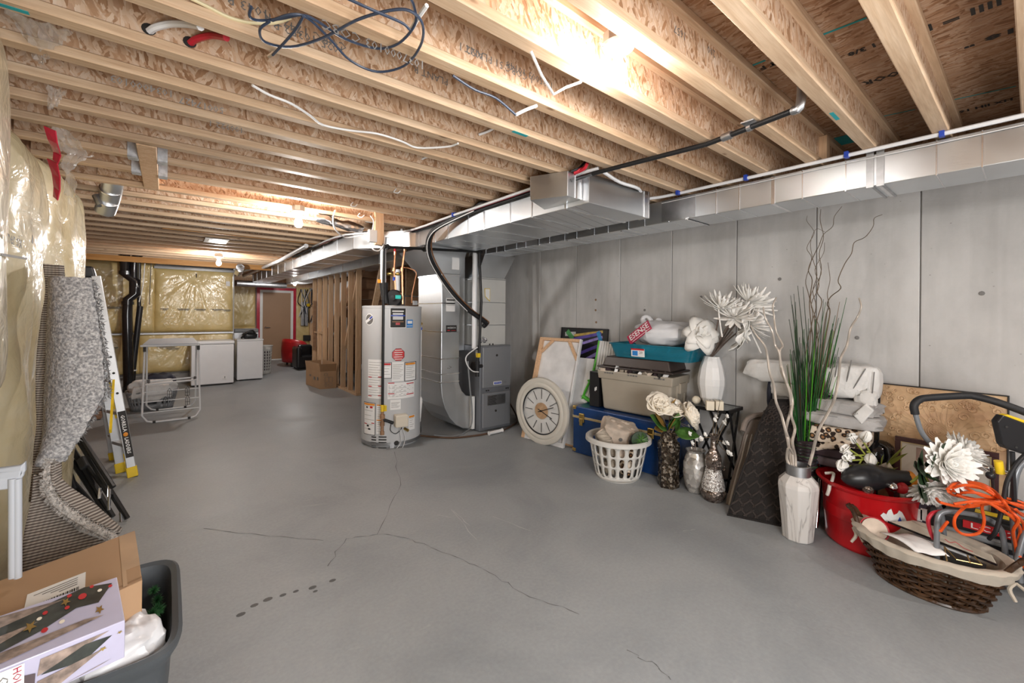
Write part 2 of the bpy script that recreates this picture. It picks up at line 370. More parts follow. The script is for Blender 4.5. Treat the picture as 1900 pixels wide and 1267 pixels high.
# ------------------------------------------------------------------ floor
fl = struct(MB().box(-1.3, 4.2, -3.7, 14.6, -0.12, 0).build('floor', 'floor_paint'))
def strip(pts, wd, name, mat, parent, z=0.0012):
    mb = MB(); P_ = [Vector(p) for p in pts]
    for i, p in enumerate(P_):
        a = P_[max(0, i - 1)]; b = P_[min(len(P_) - 1, i + 1)]; d = (b - a).normalized(); n = Vector((-d.y, d.x, 0)) * wd / 2 * (0.55 + 0.45 * sin(i * 2.3 + 1) if len(P_) > 3 else 1)
        mb.v += [p + n + UP * z, p - n + UP * z]
    mb.f = [(2 * i, 2 * i + 1, 2 * i + 3, 2 * i + 2) for i in range(len(P_) - 1)]
    return mb.build(name, mat, parent)
def jag(pts, k=5, a=0.02):
    out = []; q = [Vector(p) for p in pts]; rr = random.Random(3)
    for i in range(len(q) - 1):
        for j in range(k): out.append(q[i].lerp(q[i + 1], j / k) + Vector((rr.uniform(-a, a), rr.uniform(-a, a), 0)))
    return out + [q[-1]]
for pts in ([(733, 838), (742, 900), (700, 990), (760, 1000), (835, 1030), (905, 1062), (985, 1108), (1075, 1140)], [(1165, 1205), (1215, 1235), (1245, 1262)], [(610, 1050), (640, 1000), (700, 992)], [(380, 980), (480, 993), (600, 1003)]):
    strip(jag([fz(*p) for p in pts], 6, 0.012), 0.005, 'crack', 'crack_dark', fl)
for pts in ([(838, 945), (885, 1002)], [(842, 948), (872, 975)], [(915, 958), (985, 985)], [(812, 955), (838, 960)], [(1268, 985), (1292, 982)], [(745, 735), (775, 742)], [(690, 845), (720, 850)]):
    strip(jag([fz(*p) for p in pts], 4, 0.008), 0.007, 'scuff', 'scuff_white', fl)
for x, y, r in ((447, 1140, .02), (472, 1123, .018), (497, 1112, .022), (525, 1104, .016), (549, 1097, .014), (580, 1090, .02), (617, 1077, .018), (585, 1097, .012)):
    c = fz(x, y); MB().lathe([(r, 0.0), (r, .0012), (0, .0014)], c, 9, sq=0.7).build('spot', 'crack_dark', fl)
# ------------------------------------------------------------------ right wall: poured concrete, one strip per form panel
wr = struct(MB().box(XW + .02, XW + .25, -3.7, 14.6, 0, 2.30).build('wall_right', 'concrete'))
ys = [-3.7, -2.5, -1.9, -1.3, -.7, -.12, .473, 1.051, 1.637, 2.248, 2.863, 3.503, 4.145, 4.75, 5.36, 6.6, 9, 12, 14.6]
for a, b in zip(ys[:-1], ys[1:]):
    MB().box(XW, XW + .03, a + .003, b - .003, 0, 2.30).build('panel', 'concrete', wr, bevel=.004, seg=1)
for y, z in ((3.2, 1.62), (3.2, 1.5), (3.19, 1.36), (2.55, 1.5), (1.95, 1.62), (1.3, 1.75), (.8, 1.3), (.2, 1.6)):
    MB().lathe([(.014, 0), (.012, .004), (0, .005)], n=8, M=frame((XW, y, z), (0, 1, 0), (0, 0, 1)) @ Matrix.Rotation(pi, 4, 'X')).build('tie_hole', 'sill_wood' if y > 3 else 'ink_grey', wr)
tr = struct(MB().box(XW - .06, XW + .25, -3.7, 14.6, 2.30, 2.345).build('trim_1', 'sill_wood'))
struct(MB().box(XW + .05, XW + .25, -3.7, 14.6, 2.345, ZD).build('wall_rim', 'osb_web'))
# ------------------------------------------------------------------ ceiling deck and I-joists
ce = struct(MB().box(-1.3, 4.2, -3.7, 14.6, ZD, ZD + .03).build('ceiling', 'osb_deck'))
JY = [0.044 + 0.2925 * k for k in range(-12, 12)]
for j, v in zip(range(12, 24), (.044, .34, .624, .903, 1.172, 1.468, 1.768, 2.068, 2.351, 2.632, 2.919, 3.228)): JY[j] = v
JY += [4.40 + .387 * k for k in range(17)] + [11.2 + .4 * k for k in range(9)]
fl_x0, fl_x1 = -.66, XW + .2
def joist_meshes(x0, x1):
    a = MB().box(x0, x1, -.005, .005, ZJ + .03, ZD - .03).build('joist', 'osb_web', ce)
    b = MB().box(x0, x1, -.032, .032, ZJ, ZJ + .038).build('flange', 'flange_wood', a, bevel=.004, seg=1)
    c = MB().box(x0, x1, -.032, .032, ZD - .038, ZD - .0005).build('flange', 'flange_wood', a, bevel=.004, seg=1)
    return a
jA = joist_meshes(-.66, XW + .05); jB = joist_meshes(-1.25, XW + .05)
uA = uB = False
for y in JY:
    if y > 4.3: o, uB = (dup(jB), True) if uB else (jB, True)
    else: o, uA = (dup(jA), True) if uA else (jA, True)
    o.parent = ce; o.location = (0, y - .033, 0); o.matrix_basis = Matrix.Translation((0, y - .033, 0))
# trimmed joists on hangers at the header
hx = -.10
for y in (3.575, 3.95):
    for a, b in ((-.66, hx - .045), (hx + .045, XW + .05)):
        o = joist_meshes(a, b); o.location = (0, y - .033, 0); o.matrix_basis = Matrix.Translation((0, y - .033, 0))
hb = MB().box(hx - .045, hx + .045, 3.232, 4.335, ZJ - .004, ZD - .001).build('header_beam', 'stud_wood', ce, bevel=.003)
for y in (3.575, 3.95):
    for sx in (-1, 1):
        mb = MB(); x = hx + sx * .046
        mb.box(min(x, x + sx * .05), max(x, x + sx * .05), y - .070, y + .005, ZJ - .006, ZJ - .002)
        mb.box(min(x, x + sx * .05), max(x, x + sx * .05), y + .002, y + .005, ZJ - .004, ZJ + .10).box(min(x, x + sx * .05), max(x, x + sx * .05), y - .070, y - .067, ZJ - .004, ZJ + .10)
        mb.build('joist_hanger', 'galvanized', ce)
MB().box(-.4, -.02, 4.30, 4.325, ZJ + .04, ZD - .05).build('web_filler', 'osb_web', ce)
MB().box(3.2, 3.26, .823, .866, ZJ + .04, ZD - .04).build('web_stiffener', 'stud_wood', ce)
# inked stamps on the webs (near faces look toward the lamp) and on the deck
def web_text(txt, px, py, yfar, size=.05, up=True):
    p = fy(px, py, yfar - .039); M = frame(p, (1, 0, 0), (0, 0, 1)) if up else frame(p, (-1, 0, 0), (0, 0, -1))
    lettering(txt, size, M, 'stamp', 'ink_grey', ce)
for a in (('1034000103', 265, 160, 2.351), ('50017427', 375, 195, 2.351), ('103500922', 320, 292, 3.95 - .0), ('E15-1052', 360, 300, 3.95), ('1037000103 COBC', 700, 85, 1.468), ('1025 10352 R', 575, 70, 1.768), ('1022 1', 875, 95, 1.468), ('1 COBC 51 PLANT', 930, 120, 1.468), ('1035003 10148', 985, 140, 1.468), ('PLANT R', 800, 140, 1.768),
          ('1657', 1262, 60, .903), ('200', 1320, 95, .903), ('COBC 17427 R', 570, 60, 1.768), ('1043 R', 460, 12, 1.768), ('6700', 490, 215, 2.919), ('100922 1', 420, 235, 2.632)):
    web_text(a[0], a[1], a[2], a[3], .045 if a[3] < 2.3 else .04, False)
def deck_text(txt, px, py, size, w=None, flip=True, bold=.002):
    p = fz(px, py, ZD - .0015); M = frame(p, (0, 1, 0), (1, 0, 0)) if flip else frame(p, (0, -1, 0), (-1, 0, 0))
    lettering(txt, size, M, 'stamp', 'ink_black', ce, w, bold)
deck_text('T F', 1425, 122, .05); deck_text('FLOOR', 1650, 140, .07, .2); deck_text('1 3/8', 1600, 92, .05); deck_text('18 "', 1838, 70, .06, .14)
deck_text('HX IIH 16', 1828, 196, .055, .2); deck_text('|||| = |||', 1772, 35, .06, .24)
for a, b, r in (((1520, 67), (1608, 33), .012), ((1610, 222), (1698, 203), .008), ((1395, 122), (1420, 112), .012), ((1770, 185), (1885, 160), .008)):
    p, q = fz(*a, ZD - .001), fz(*b, ZD - .001); MB().beam(p, q, r, .0012).build('chalk_line', 'ink_teal', ce)
p = fz(1560, 255, ZD - .001); MB().box(p.x - .02, p.x + .16, p.y - .05, p.y + .06, ZD - .0015, ZD - .0005).build('chalk_line', 'ink_teal', ce)
p = fz(1548, 215, ZJ); MB().box(p.x - .05, p.x + .06, p.y - .008, p.y + .008, ZJ - .001, ZJ).build('chalk_line', 'ink_teal', ce)
p = fz(965, 248, ZJ); MB().box(p.x - .05, p.x + .05, p.y - .01, p.y + .012, ZJ - .001, ZJ).build('chalk_line', 'ink_teal', ce)
p = fz(10, 12, ZJ); MB().box(p.x - .05, p.x + .05, p.y - .012, p.y + .008, ZJ - .001, ZJ).build('chalk_line', 'ink_teal', ce)
MB().box(-1.2, 2.2, 10.02, 10.07, ZJ - .10, ZJ - .002).build('beam', 'beam_orange', ce)
MB().box(-.05, 2.4, 6.32, 6.36, ZJ - .006, ZJ - .001).build('orange_strip', 'beam_orange', ce)
# ------------------------------------------------------------------ left wall with wrapped insulation blankets
wl = struct(MB().box(-.86, -.68, -3.7, 5.05, 0, ZD).build('wall_left', 'plank_brown'))
def nz(*p): return noise.noise(Vector(p))
def blanket(name, y0, y1, z0, z1, xb, depth, mat, px=5.0, nu=40, nv=60, wr=.01, side=1):
    def f(u, v):
        y = y0 + (y1 - y0) * u; z = z0 + (z1 - z0) * v
        e = (1 - abs(2 * u - 1) ** px) ** .5 if abs(2 * u - 1) < 1 else 0
        g = (1 - abs(2 * v - 1) ** 14) ** .5 if abs(2 * v - 1) < 1 else 0
        d = depth * e * g + wr * e * g * (nz(y * 5, z * 2.2, 1) + .5 * nz(y * 14, z * 5, 4))
        return (xb + d, y, z)
    return MB().grid(nu, nv, f).build(name, mat, wl, smooth=True)
blanket('insulation_blanket', -.6, 2.52, 1.10, 2.42, -.64, .245, 'film_cream', 7)
blanket('insulation_blanket', -.6, 2.50, .98, 1.15, -.64, .225, 'film_grey', 7, 40, 10)
blanket('insulation_blanket', -.6, 2.50, .0, 1.06, -.66, .235, 'film_cream', 6)
blanket('insulation_blanket', 2.9, 3.75, .0, 2.36, -.70, .17, 'film_cream', 3, 30, 60, .025)
blanket('insulation_blanket', 3.7, 4.95, .0, 2.40, -.70, .205, 'film_cream', 4, 30, 60, .03)
def on_left(px, py, x=-.40): return fx(px, py, x)
p = on_left(28, 445, -.392); lettering('ner six', .062, frame(p, (0, 1, 0), (0, 0, 1)), 'print', 'ink_black', wl, .17, .001)
p = on_left(58, 450, -.392); MB().prism([p, p + Vector((0, .03, .0)), p + Vector((0, .015, .03))], (.001, 0, 0)).build('print', 'ink_grey', wl)
p, q = on_left(2, 472, -.392), on_left(50, 480, -.392); MB().beam(p, q, .002, .008).build('print', 'ink_grey', wl)
MB().box(-.665, -.655, 2.50, 2.95, 1.2, 2.42).build('sheathing', 'plank_brown', wl)
def taped(pts, wd, x=-.5):
    mb = MB(); mb.tube(pts, wd, 6, smooth=3); return mb
for pp, w_ in (([(95, 238, 2.62), (100, 262, 2.64), (108, 285, 2.7), (104, 300, 2.68)], .02), ([(99, 298, 2.72), (106, 325, 2.75), (107, 350, 2.78), (104, 368, 2.78)], .018)):
    P_ = [fy(a, b, c) for a, b, c in pp]
    mb = MB(); vs = []
    for i, q in enumerate(P_): k = w_ * (1.2 - .2 * i); vs += [q + Vector((-k, .02, .01)), q + Vector((k * .6, -.01, -.01))]
    mb.add(vs, [(2 * i, 2 * i + 1, 2 * i + 3, 2 * i + 2) for i in range(len(P_) - 1)]); mb.build('red_tape', 'tuck_tape', wl, solid=.004)
# clear poly flaps stapled between joist ends
def flap(pts, name='poly_flap'):
    mb = MB(); n = len(pts) // 2; A, B = pts[:n], pts[n:]
    def f(u, v):
        i = min(int(u * (n - 1)), n - 2); k = u * (n - 1) - i
        a = Vector(A[i]).lerp(Vector(A[i + 1]), k); b = Vector(B[i]).lerp(Vector(B[i + 1]), k); q = a.lerp(b, v)
        return q + Vector((.012 * nz(u * 6, v * 4, 2), .012 * nz(u * 5, v * 6, 7), .012 * nz(u * 7, v * 5, 5)))
    mb.grid(14, 8, f); return mb.build(name, 'poly_clear', wl, smooth=True)
flap([fy(8, 18, 2.06), fy(70, 38, 2.06), fy(135, 60, 2.06), fy(45, 70, 2.22), fy(75, 95, 2.25), fy(112, 85, 2.2)])
flap([fy(48, 60, 2.3), fy(80, 85, 2.3), fy(92, 108, 2.3), fy(60, 105, 2.4), fy(72, 118, 2.4), fy(80, 118, 2.4)])
flap([fy(88, 158, 2.63), fy(105, 163, 2.63), fy(122, 172, 2.63), fy(88, 204, 2.75), fy(98, 202, 2.75), fy(108, 192, 2.75)])
flap([fy(96, 236, 3.0), fy(120, 238, 3.0), fy(145, 262, 3.0), fy(112, 280, 3.1), fy(135, 285, 3.1), fy(165, 288, 3.1)])
flap([fy(128, 275, 3.2), fy(150, 285, 3.2), fy(175, 290, 3.2), fy(110, 305, 3.2), fy(125, 325, 3.2), fy(142, 300, 3.2)])
flap([fy(122, 310, 3.6), fy(135, 322, 3.6), fy(142, 340, 3.6), fy(118, 360, 3.7), fy(132, 365, 3.7), fy(140, 378, 3.7)])
struct(MB().box(-1.42, -1.22, 4.9, 11.0, 0, ZD).build('wall_alcove', 'plank_brown'))
struct(MB().box(-1.42, -.68, 4.88, 5.06, 0, ZD).build('wall_return', 'plank_brown'))
# ------------------------------------------------------------------ back wall, batts behind poly drawn to one staple
wb = struct(MB().box(-1.42, 1.12, 10.86, 11.05, 0, ZD).build('wall_back', 'concrete'))
def batt(x0, x1, z0, z1, y, pin=None, depth=.05, nu=90, nv=50, mat='film_yellow', parent=None, wr=.012):
    def f(u, v):
        x = x0 + (x1 - x0) * u; z = z0 + (z1 - z0) * v
        e = (max(0, 1 - abs(2 * u - 1) ** 16)) ** .5 * (max(0, 1 - abs(2 * v - 1) ** 10)) ** .5
        d = depth * e
        if pin:
            dx, dz = x - pin[0], z - pin[1]; r = sqrt(dx * dx + dz * dz) + 1e-4; a = atan2(dz, dx)
            d *= 1 - .8 * exp(-r * 5); d += e * wr * min(1, r * 3) * exp(-r * .9) * (nz(a * 9, r * 1.2, 3) + .6 * nz(a * 22, r * 1.5, 8))
        d += e * .006 * nz(x * 7, z * 7, 11)
        return (x, y - d, z)
    return MB().grid(nu, nv, f).build('insulation_batt', mat, parent or wb, smooth=True)
batt(-1.2, -.18, 1.02, 2.40, 10.85, (-.3, 2.0), .08)
batt(-.2, 1.1, 1.02, 2.29, 10.85, (.46, 2.19), .08)
batt(-1.2, -.4, .22, 1.0, 10.85, (-.7, .5), .07, 50, 30)
batt(-.42, 1.1, .22, 1.0, 10.85, (.4, .95), .08, 80, 30)
MB().box(-1.2, 1.1, 10.76, 10.78, .985, 1.01).build('strap', 'steel_dull', wb); MB().box(-1.2, 1.1, 10.77, 10.79, .2, .235).build('strap', 'ink_grey', wb)
MB().box(-.2, 1.12, 10.74, 10.86, 2.27, 2.32).build('tape_strip', 'film_grey', wb)
for x0, x1, z in ((-.95, -.6, 1.50), (-.1, .02, 1.48), (.16, .36, 1.48), (.43, .62, 1.48), (.72, .9, 1.48), (.9, 1.05, 1.47), (-.15, .15, .74), (.32, .5, .74), (.0, .2, .70), (-.95, -.7, .75), (.85, 1.0, .76)):
    MB().box(x0, x1, 10.745, 10.749, z, z + .012).box(x0 + .03, x1 - .02, 10.745, 10.749, z - .02, z - .012).build('print', 'ink_grey', wb)
MB().box(.452, .468, 10.80, 10.84, 2.13, 2.21).build('staple_hole', 'ink_black', wb)
MB().box(.96, 1.03, 10.755, 10.765, 1.98, 2.08).build('label_sheet', 'paper_white', wb)
# ------------------------------------------------------------------ recess with the far wall and its door
struct(MB().box(1.0, 1.12, 11.05, 14.4, 0, ZD).build('wall_recess', 'plank_brown'))
wf = struct(MB().box(1.0, 4.2, 14.46, 14.6, 0, ZD).build('wall_far', 'concrete'))
batt(1.1, 2.02, 1.0, 2.38, 14.45, (1.75, 1.2), .07, 50, 40, parent=wf, wr=.02); batt(1.1, 2.02, .2, 1.0, 14.45, (1.6, .6), .07, 30, 24, parent=wf)
batt(3.08, 3.5, .3, 2.38, 14.45, None, .06, 16, 40, parent=wf)
MB().box(1.1, 4.2, 14.34, 14.46, 2.2, ZJ - .001).build('top_plate', 'stud_wood', wf)
dr = struct(MB().box(2.19, 2.94, 14.38, 14.42, .02, 2.02).build('door_1', 'door_brown', bevel=.004))
MB().box(2.12, 2.19, 14.36, 14.46, 0, 2.09).box(2.94, 3.01, 14.36, 14.46, 0, 2.09).box(2.19, 2.94, 14.36, 14.46, 2.02, 2.09).box(2.19, 2.94, 14.36, 14.46, 0, .03).build('door_frame', 'white_paint', dr)
mb = MB(); mb.cyl((2.26, 14.38, .98), (2.26, 14.33, .98), .025); mb.tube([(2.26, 14.33, .98), (2.30, 14.32, .98), (2.38, 14.33, .975)], .012, 8); mb.build('door_handle', 'chrome', dr, smooth=True)
MB().box(2.04, 2.12, 14.37, 14.45, 0, 2.17).box(3.01, 3.09, 14.37, 14.45, 0, 2.17).box(2.12, 3.01, 14.37, 14.45, 2.09, 2.17).build('red_tape', 'tuck_tape', dr)
struct(MB().box(-1.42, -.2, -3.75, -3.7, 0, ZD).box(3.4, 4.2, -3.75, -3.7, 0, ZD).box(-.2, 3.4, -3.75, -3.7, 2.1, ZD).build('wall_front', 'concrete'))  # wall out of view; its wide opening is added to let fill light in
wn = struct(MB().box(-.2, -.14, -3.76, -3.69, .06, 2.1).box(3.34, 3.4, -3.76, -3.69, .06, 2.1).box(1.57, 1.63, -3.76, -3.69, .06, 2.1).box(-.2, 3.4, -3.76, -3.69, 2.04, 2.1).box(-.2, 3.4, -3.76, -3.69, 0, .06).build('added_patio_frame', 'white_paint'))  # invented patio door frame, unseen, put round the opening for the fill light
# ------------------------------------------------------------------ stud partition beside the stair
ws = thing('wall_partition', None, None, (2.6, 8.5, 0)); struct(ws)
MB().box(2.55, 2.64, 7.40, 10.35, 0, .038).build('sole_plate', 'stud_wood', ws, bevel=.003)
MB().box(2.55, 2.64, 7.40, 10.35, 2.36, 2.398).build('top_plate', 'stud_wood', ws, bevel=.003)
for k in range(8):
    y = 7.42 + .405 * k; MB().box(2.55, 2.64, y, y + .038, .038, 2.36).build('stud', 'stud_wood', ws, bevel=.003, seg=1)
MB().box(2.552, 2.60, 10.2, 10.24, .6, 1.7).box(2.56, 2.6, 10.28, 10.32, .038, 2.36).build('stud', 'plank_brown', ws)
MB().box(2.565, 2.6, 9.47, 10.28, .98, 1.02).build('blocking', 'stud_wood', ws)
for y, z0, z1 in ((8.25, .3, 1.35), (9.1, .5, 1.32), (9.6, .3, 1.3)): MB().box(2.645, 2.66, y, y + .3, z0, z1).build('wall_scrap', 'white_paint', ws)
MB().beam((2.66, 8.4, .5), (2.66, 7.5, 2.3), .04, .09, (1, 0, 0)).beam((2.7, 7.1, 1.3), (2.7, 6.6, 2.3), .04, .09, (1, 0, 0)).build('brace', 'stud_wood', ws)
MB().box(2.98, 3.07, 6.95, 6.99, 0, 2.36).build('stud', 'stud_wood', ws)
st = thing('staircase', 'brown wooden staircase seen from its underside behind the stud partition', 'staircase', (3.2, 9, 0))
for k in range(12):
    y = 10.6 - .27 * k; z = .19 * k
    MB().box(2.72, 3.7, y - .012, y, z + .003, z + .185).build('riser', 'plank_brown', st)
    MB().box(2.72, 3.7, y - .27, y + .02, z + .187, z + .213).build('tread', 'plank_brown', st)
for x in (2.69, 3.7): MB().beam((x, 10.85, -.02 + .14), (x, 7.5, 2.3), .035, .24, (0, .5, 1)).build('stringer', 'plank_brown', st)
MB().box(2.9, 3.84, 6.2, 6.23, 1.72, 2.38).build('backing_panel', 'sill_wood', st); MB().box(2.9, 3.84, 6.2, 6.23, .75, 1.70).build('backing_panel', 'plank_brown', st)
# tuck the covered space under the stair: tub of striped folded things
bx = thing('storage_basket', 'small dark woven basket under the stairs beside the stud wall', 'basket', (2.85, 6.9, 0))
MB().taper((2.85, 6.9, 0), (.3, .36), (.36, .42), .26).build('body', 'plank_brown', bx, bevel=.02)
for k in range(6): MB().tube([(2.68, 6.72 + .07 * k, .26), (2.86, 6.72 + .07 * k, .34), (3.03, 6.72 + .07 * k, .27)], .012, 6, smooth=3).build('stripe', 'ink_black' if k % 2 else 'paper_white', bx)
# ------------------------------------------------------------------ bare bulbs in porcelain holders
pm('porcelain', (0.8, 0.79, 0.76), 0.35, var=0.02)
def lamp(name, x, y, z, label, wires=True, glow='bulb_glow'):
    t = thing(name, label, 'light', (x, y, z), 0, 'bare bulbs under the joists')
    mb = MB(t); mb.lathe([(.05, .0), (.056, .004), (.056, .045), (.05, .049)], n=8); mb.build('junction_box', 'steel_dull', t)
    mb = MB(t); mb.lathe([(.0, -.034), (.028, -.034), (.03, -.018), (.058, -.012), (.062, -.002), (.05, 0)], n=20); mb.build('lamp_holder', 'porcelain', t, smooth=True)
    mb = MB(t); mb.lathe([(.0, -.148), (.016, -.146), (.028, -.138), (.034, -.122), (.035, -.108), (.031, -.09), (.021, -.068), (.016, -.05), (.015, -.034)], n=14); mb.build('bulb', glow, t, smooth=True)
    if wires:
        for s in (-1, 1):
            MB(t).tube([(.03 * s, 0, -.02), (.085 * s, .02, -.018), (.06 * s, .01, -.06)], .004, 6).build('pull_cord', 'cable_white', t)
    return t
q = fy(1147, 90, .99); lamp('light_bulb', q.x, q.y, q.z + .012, 'bare bulb in white porcelain holder nearest the black pipe', True, 'bulb_glow_near')
q = fz(554, 392, ZJ - .03); lamp('light_bulb', q.x, q.y, ZJ - .03, 'bare bulb left of the silver insulated duct sleeve')
q = fz(406, 476, ZJ - .05); lamp('light_bulb', q.x, q.y, ZJ - .05, 'bare bulb hanging near the yellow insulated back wall', False)
q = fz(547, 519, 2.27); lamp('light_bulb', q.x, q.y, 2.27, 'bare bulb shining above the brown door', False)
lamp('light_bulb', 1.3, -2.35, ZJ - .02, 'added fill bulb behind the viewpoint, above the near floor', False)  # unseen bulb, added to brighten the near end of the room
lamp('light_bulb', 2.9, -1.6, ZJ - .02, 'added fill bulb behind the viewpoint, beside the wall duct', False)  # second added bulb out of view, extra fill near the wall duct
# ------------------------------------------------------------------ sheet metal ducts
def duct(name, label, x0, x1, y0, y1, z0, z1, step=.38, first=.2, face='L', bevel=.004, group=None):
    t = thing(name, label, 'duct', ((x0 + x1) / 2, y0, z0), 0, group)
    MB().box(x0, x1, y0, y1, z0, z1).build('duct_body', 'duct_metal', t, bevel=bevel)
    y = y0 + first; i = 0
    while y < y1 - .1:
        MB().box(x0 - .004, x1 + .004, y, y + (.006 if i % 3 else .02), z0 - .004, z1).build('seam', 'duct_seam', t); y += step * (.8 if i % 2 else 1.1); i += 1
    return t
dm = duct('supply_duct', 'wide galvanized supply duct ending in a flat cap beside the black pipe', 2.17, 2.85, 1.87, 4.62, 2.193, 2.392, .33)
for k in range(7): MB().beam((2.18, 2.0 + .1 * k, 2.1925), (2.84, 2.16 + .1 * k, 2.1925), .004, .002).build('crease', 'steel_dull', dm)
MB().box(2.80, 2.865, 1.862, 1.872, 2.19, 2.392).box(2.85, 2.862, 1.86, 1.95, 2.19, 2.392).build('end_flange', 'duct_seam', dm)
p = fx(1047, 345, 1.97)
tk = thing('duct_takeoff', 'short galvanized take-off box on the side of the wide supply duct', 'duct', (2.0, 2.1, 2.2))
MB().prism([(2.17, 1.93, 2.225), (2.03, 1.93, 2.225), (1.94, 2.2, 2.235), (2.17, 2.3, 2.225)], (0, 0, .165)).build('duct_body', 'duct_metal', tk, bevel=.003)
MB().box(2.1, 2.125, 1.924, 1.932, 2.22, 2.392).box(2.15, 2.166, 1.924, 1.932, 2.22, 2.392).build('seam', 'duct_seam', tk)
lettering('N', .03, frame((2.06, 1.929, 2.33), (1, 0, 0), (0, 0, 1)), 'mark', 'ink_black', tk)
dw = duct('return_duct', 'long galvanized return duct along the top of the concrete wall', 3.10, 3.44, -3.6, 5.0, 2.193, 2.372, .2, .12)
for y in (.575, .53): MB().box(3.094, 3.10, y, y + .034, 2.185, 2.398).box(3.10, 3.45, y, y + .012, 2.186, 2.193).build('hanger_strap', 'steel_dull', dw)
MB().tube([(3.092, -3.5, 2.352), (3.092, 1.9, 2.352)], .003, 6).build('wire', 'cable_white', dw)
MB().box(3.095, 3.1, 1.62, 1.9, 2.2, 2.37).build('patch', 'steel_dull', dw)
for y in (1.68, 2.3, 2.95): MB().box(3.11, 3.45, y, y + .012, 2.184, 2.194).build('seam', 'duct_seam', dw)
dl = thing('branch_duct', 'narrow galvanized supply duct running back toward the door', 'duct', (1.9, 8, 2.19))
MB().prism([(2.17, 4.40, 2.193), (2.17, 4.63, 2.193), (2.08, 5.35, 2.193), (1.68, 5.0, 2.193)], (0, 0, .19)).box(1.68, 2.08, 5.0, 12.6, 2.193, 2.38).build('duct_body', 'duct_metal', dl, bevel=.003)
y = 5.0
while y < 12.5: MB().box(1.676, 2.084, y, y + .012, 2.189, 2.382).build('seam', 'duct_seam', dl); y += .62
dl2 = duct('return_branch', 'dark return duct running back over the stud partition', 2.50, 2.88, 5.1, 12.8, 2.193, 2.38, .9)
MB().cyl((1.3, 12.4, 2.14), (2.5, 12.9, 2.16), .075, n=16).build('round_branch', 'steel_dull', dl2, smooth=True)
be = thing('duct_elbow', 'short round galvanized duct stub hanging between joists by the left wall', 'duct', (-.38, 4.7, 2.3))
q0 = Vector((-.33, 4.55, 2.42)); q1 = Vector((-.40, 4.95, 2.30))
MB().tube([(-.33, 4.42, 2.55), (-.335, 4.52, 2.45), (-.36, 4.68, 2.36), (-.40, 4.80, 2.26)], .066, 18, smooth=2).build('duct_body', 'duct_metal', be, smooth=True)
for a in (.25, .62): 
    c = Vector((-.335, 4.52, 2.45)).lerp(Vector((-.40, 4.80, 2.26)), a); d = Vector((-.065, .28, -.19)).normalized()
    MB().tube([c, c + d * .012], .069, 18).build('crimp', 'duct_seam', be, smooth=True)
MB().tube([(-.41, 4.68, 2.28), (-.44, 4.7, 2.36)], .03, 10).build('damper', 'steel_dull', be)
fs = thing('insulated_sleeve', 'crumpled silver insulated duct sleeve under the joists beyond the hanging board', 'duct', (1.3, 4.6, 2.37))
pts = [fz(x, y, 2.35) for x, y in ((585, 404), (605, 408), (628, 415), (650, 420), (670, 424))]
mb = MB(); mb.tube(pts, [.03, .05, .04, .055, .04], 12, smooth=4); mb.v = [v + Vector((.012 * nz(*(v * 25)), .012 * nz(*(v * 22 + Vector((3, 3, 3)))), .01 * nz(*(v * 27)))) for v in mb.v]; mb.build('sleeve', 'foil', fs, smooth=True)
fe = thing('foil_elbow', 'short foil duct elbow hanging in front of the narrow branch duct', 'duct', (1.2, 10, 2.3))
MB().tube([fz(440, 498, 2.34), fz(446, 496, 2.3), fz(442, 506, 2.22)], .07, 12, smooth=3).build('sleeve', 'foil', fe, smooth=True)
vb = thing('ceiling_vent', 'white rectangular vent cover under the far joists', 'vent', tuple(fz(401, 446, ZJ)))
q = fz(401, 446, ZJ); MB().box(q.x - .13, q.x + .13, q.y - .2, q.y + .2, ZJ - .012, ZJ - .001).build('frame', 'white_paint', vb, bevel=.003)
MB().box(q.x - .09, q.x + .09, q.y - .14, q.y + .14, ZJ - .015, ZJ - .012).build('pane', 'steel_dull', vb)
# ------------------------------------------------------------------ furnace with its return drop, coil and pipes
pm('furnace_grey', (0.17, 0.18, 0.20), 0.38, 0.25, 0.05, 2); pm('furnace_light', (0.24, 0.25, 0.27), 0.4, 0.25, 0.05, 2); pm('panel_grey', (0.62, 0.62, 0.60), 0.5, 0.3, 0.05, 3)
fu = thing('furnace', 'grey upright gas furnace against the concrete wall', 'furnace', (3.2, 4.6, 0))
MB().box(2.96, 3.44, 4.25, 4.97, .01, 1.05).build('cabinet', 'furnace_grey', fu, bevel=.008)
MB().box(2.99, 3.425, 4.228, 4.252, .535, 1.035).build('upper_door', 'furnace_light', fu, bevel=.008)
MB().box(2.99, 3.425, 4.228, 4.252, .045, .47).build('lower_door', 'furnace_light', fu, bevel=.008)
for x, z in ((3.2, .93), (3.19, .24)): MB().cyl((x, 4.229, z), (x, 4.222, z), .014, n=14).build('sight_port', 'ink_black', fu)
MB().box(3.15, 3.275, 4.222, 4.229, .565, .605).build('badge', 'paper_white', fu); MB().box(3.158, 3.267, 4.220, 4.223, .572, .598).build('badge_print', 'clip_blue', fu)
lettering('TEMPSTAR', .02, frame((3.212, 4.2195, .585), (1, 0, 0), (0, 0, 1)), 'lettering', 'paper_white', fu, .09)
lettering('A 001', .014, frame((3.34, 4.227, .583), (1, 0, 0), (0, 0, 1)), 'lettering', 'ink_black', fu)
MB().box(3.06, 3.34, 4.225, 4.229, .315, .44).build('rating_plate', 'steel_dull', fu)
for k in range(7): MB().box(3.07, 3.2 - .01 * (k % 3), 4.224, 4.2255, .325 + .016 * k, .331 + .016 * k).box(3.28, 3.33, 4.224, 4.2255, .34 + .013 * k, .343 + .013 * k).build('print', 'ink_black', fu)
for x in (3.05, 3.08, 3.36, 3.39): MB().cyl((x, 4.24, .5), (x, 4.225, .5 + .004), .007, n=8).build('screw', 'ink_black', fu)
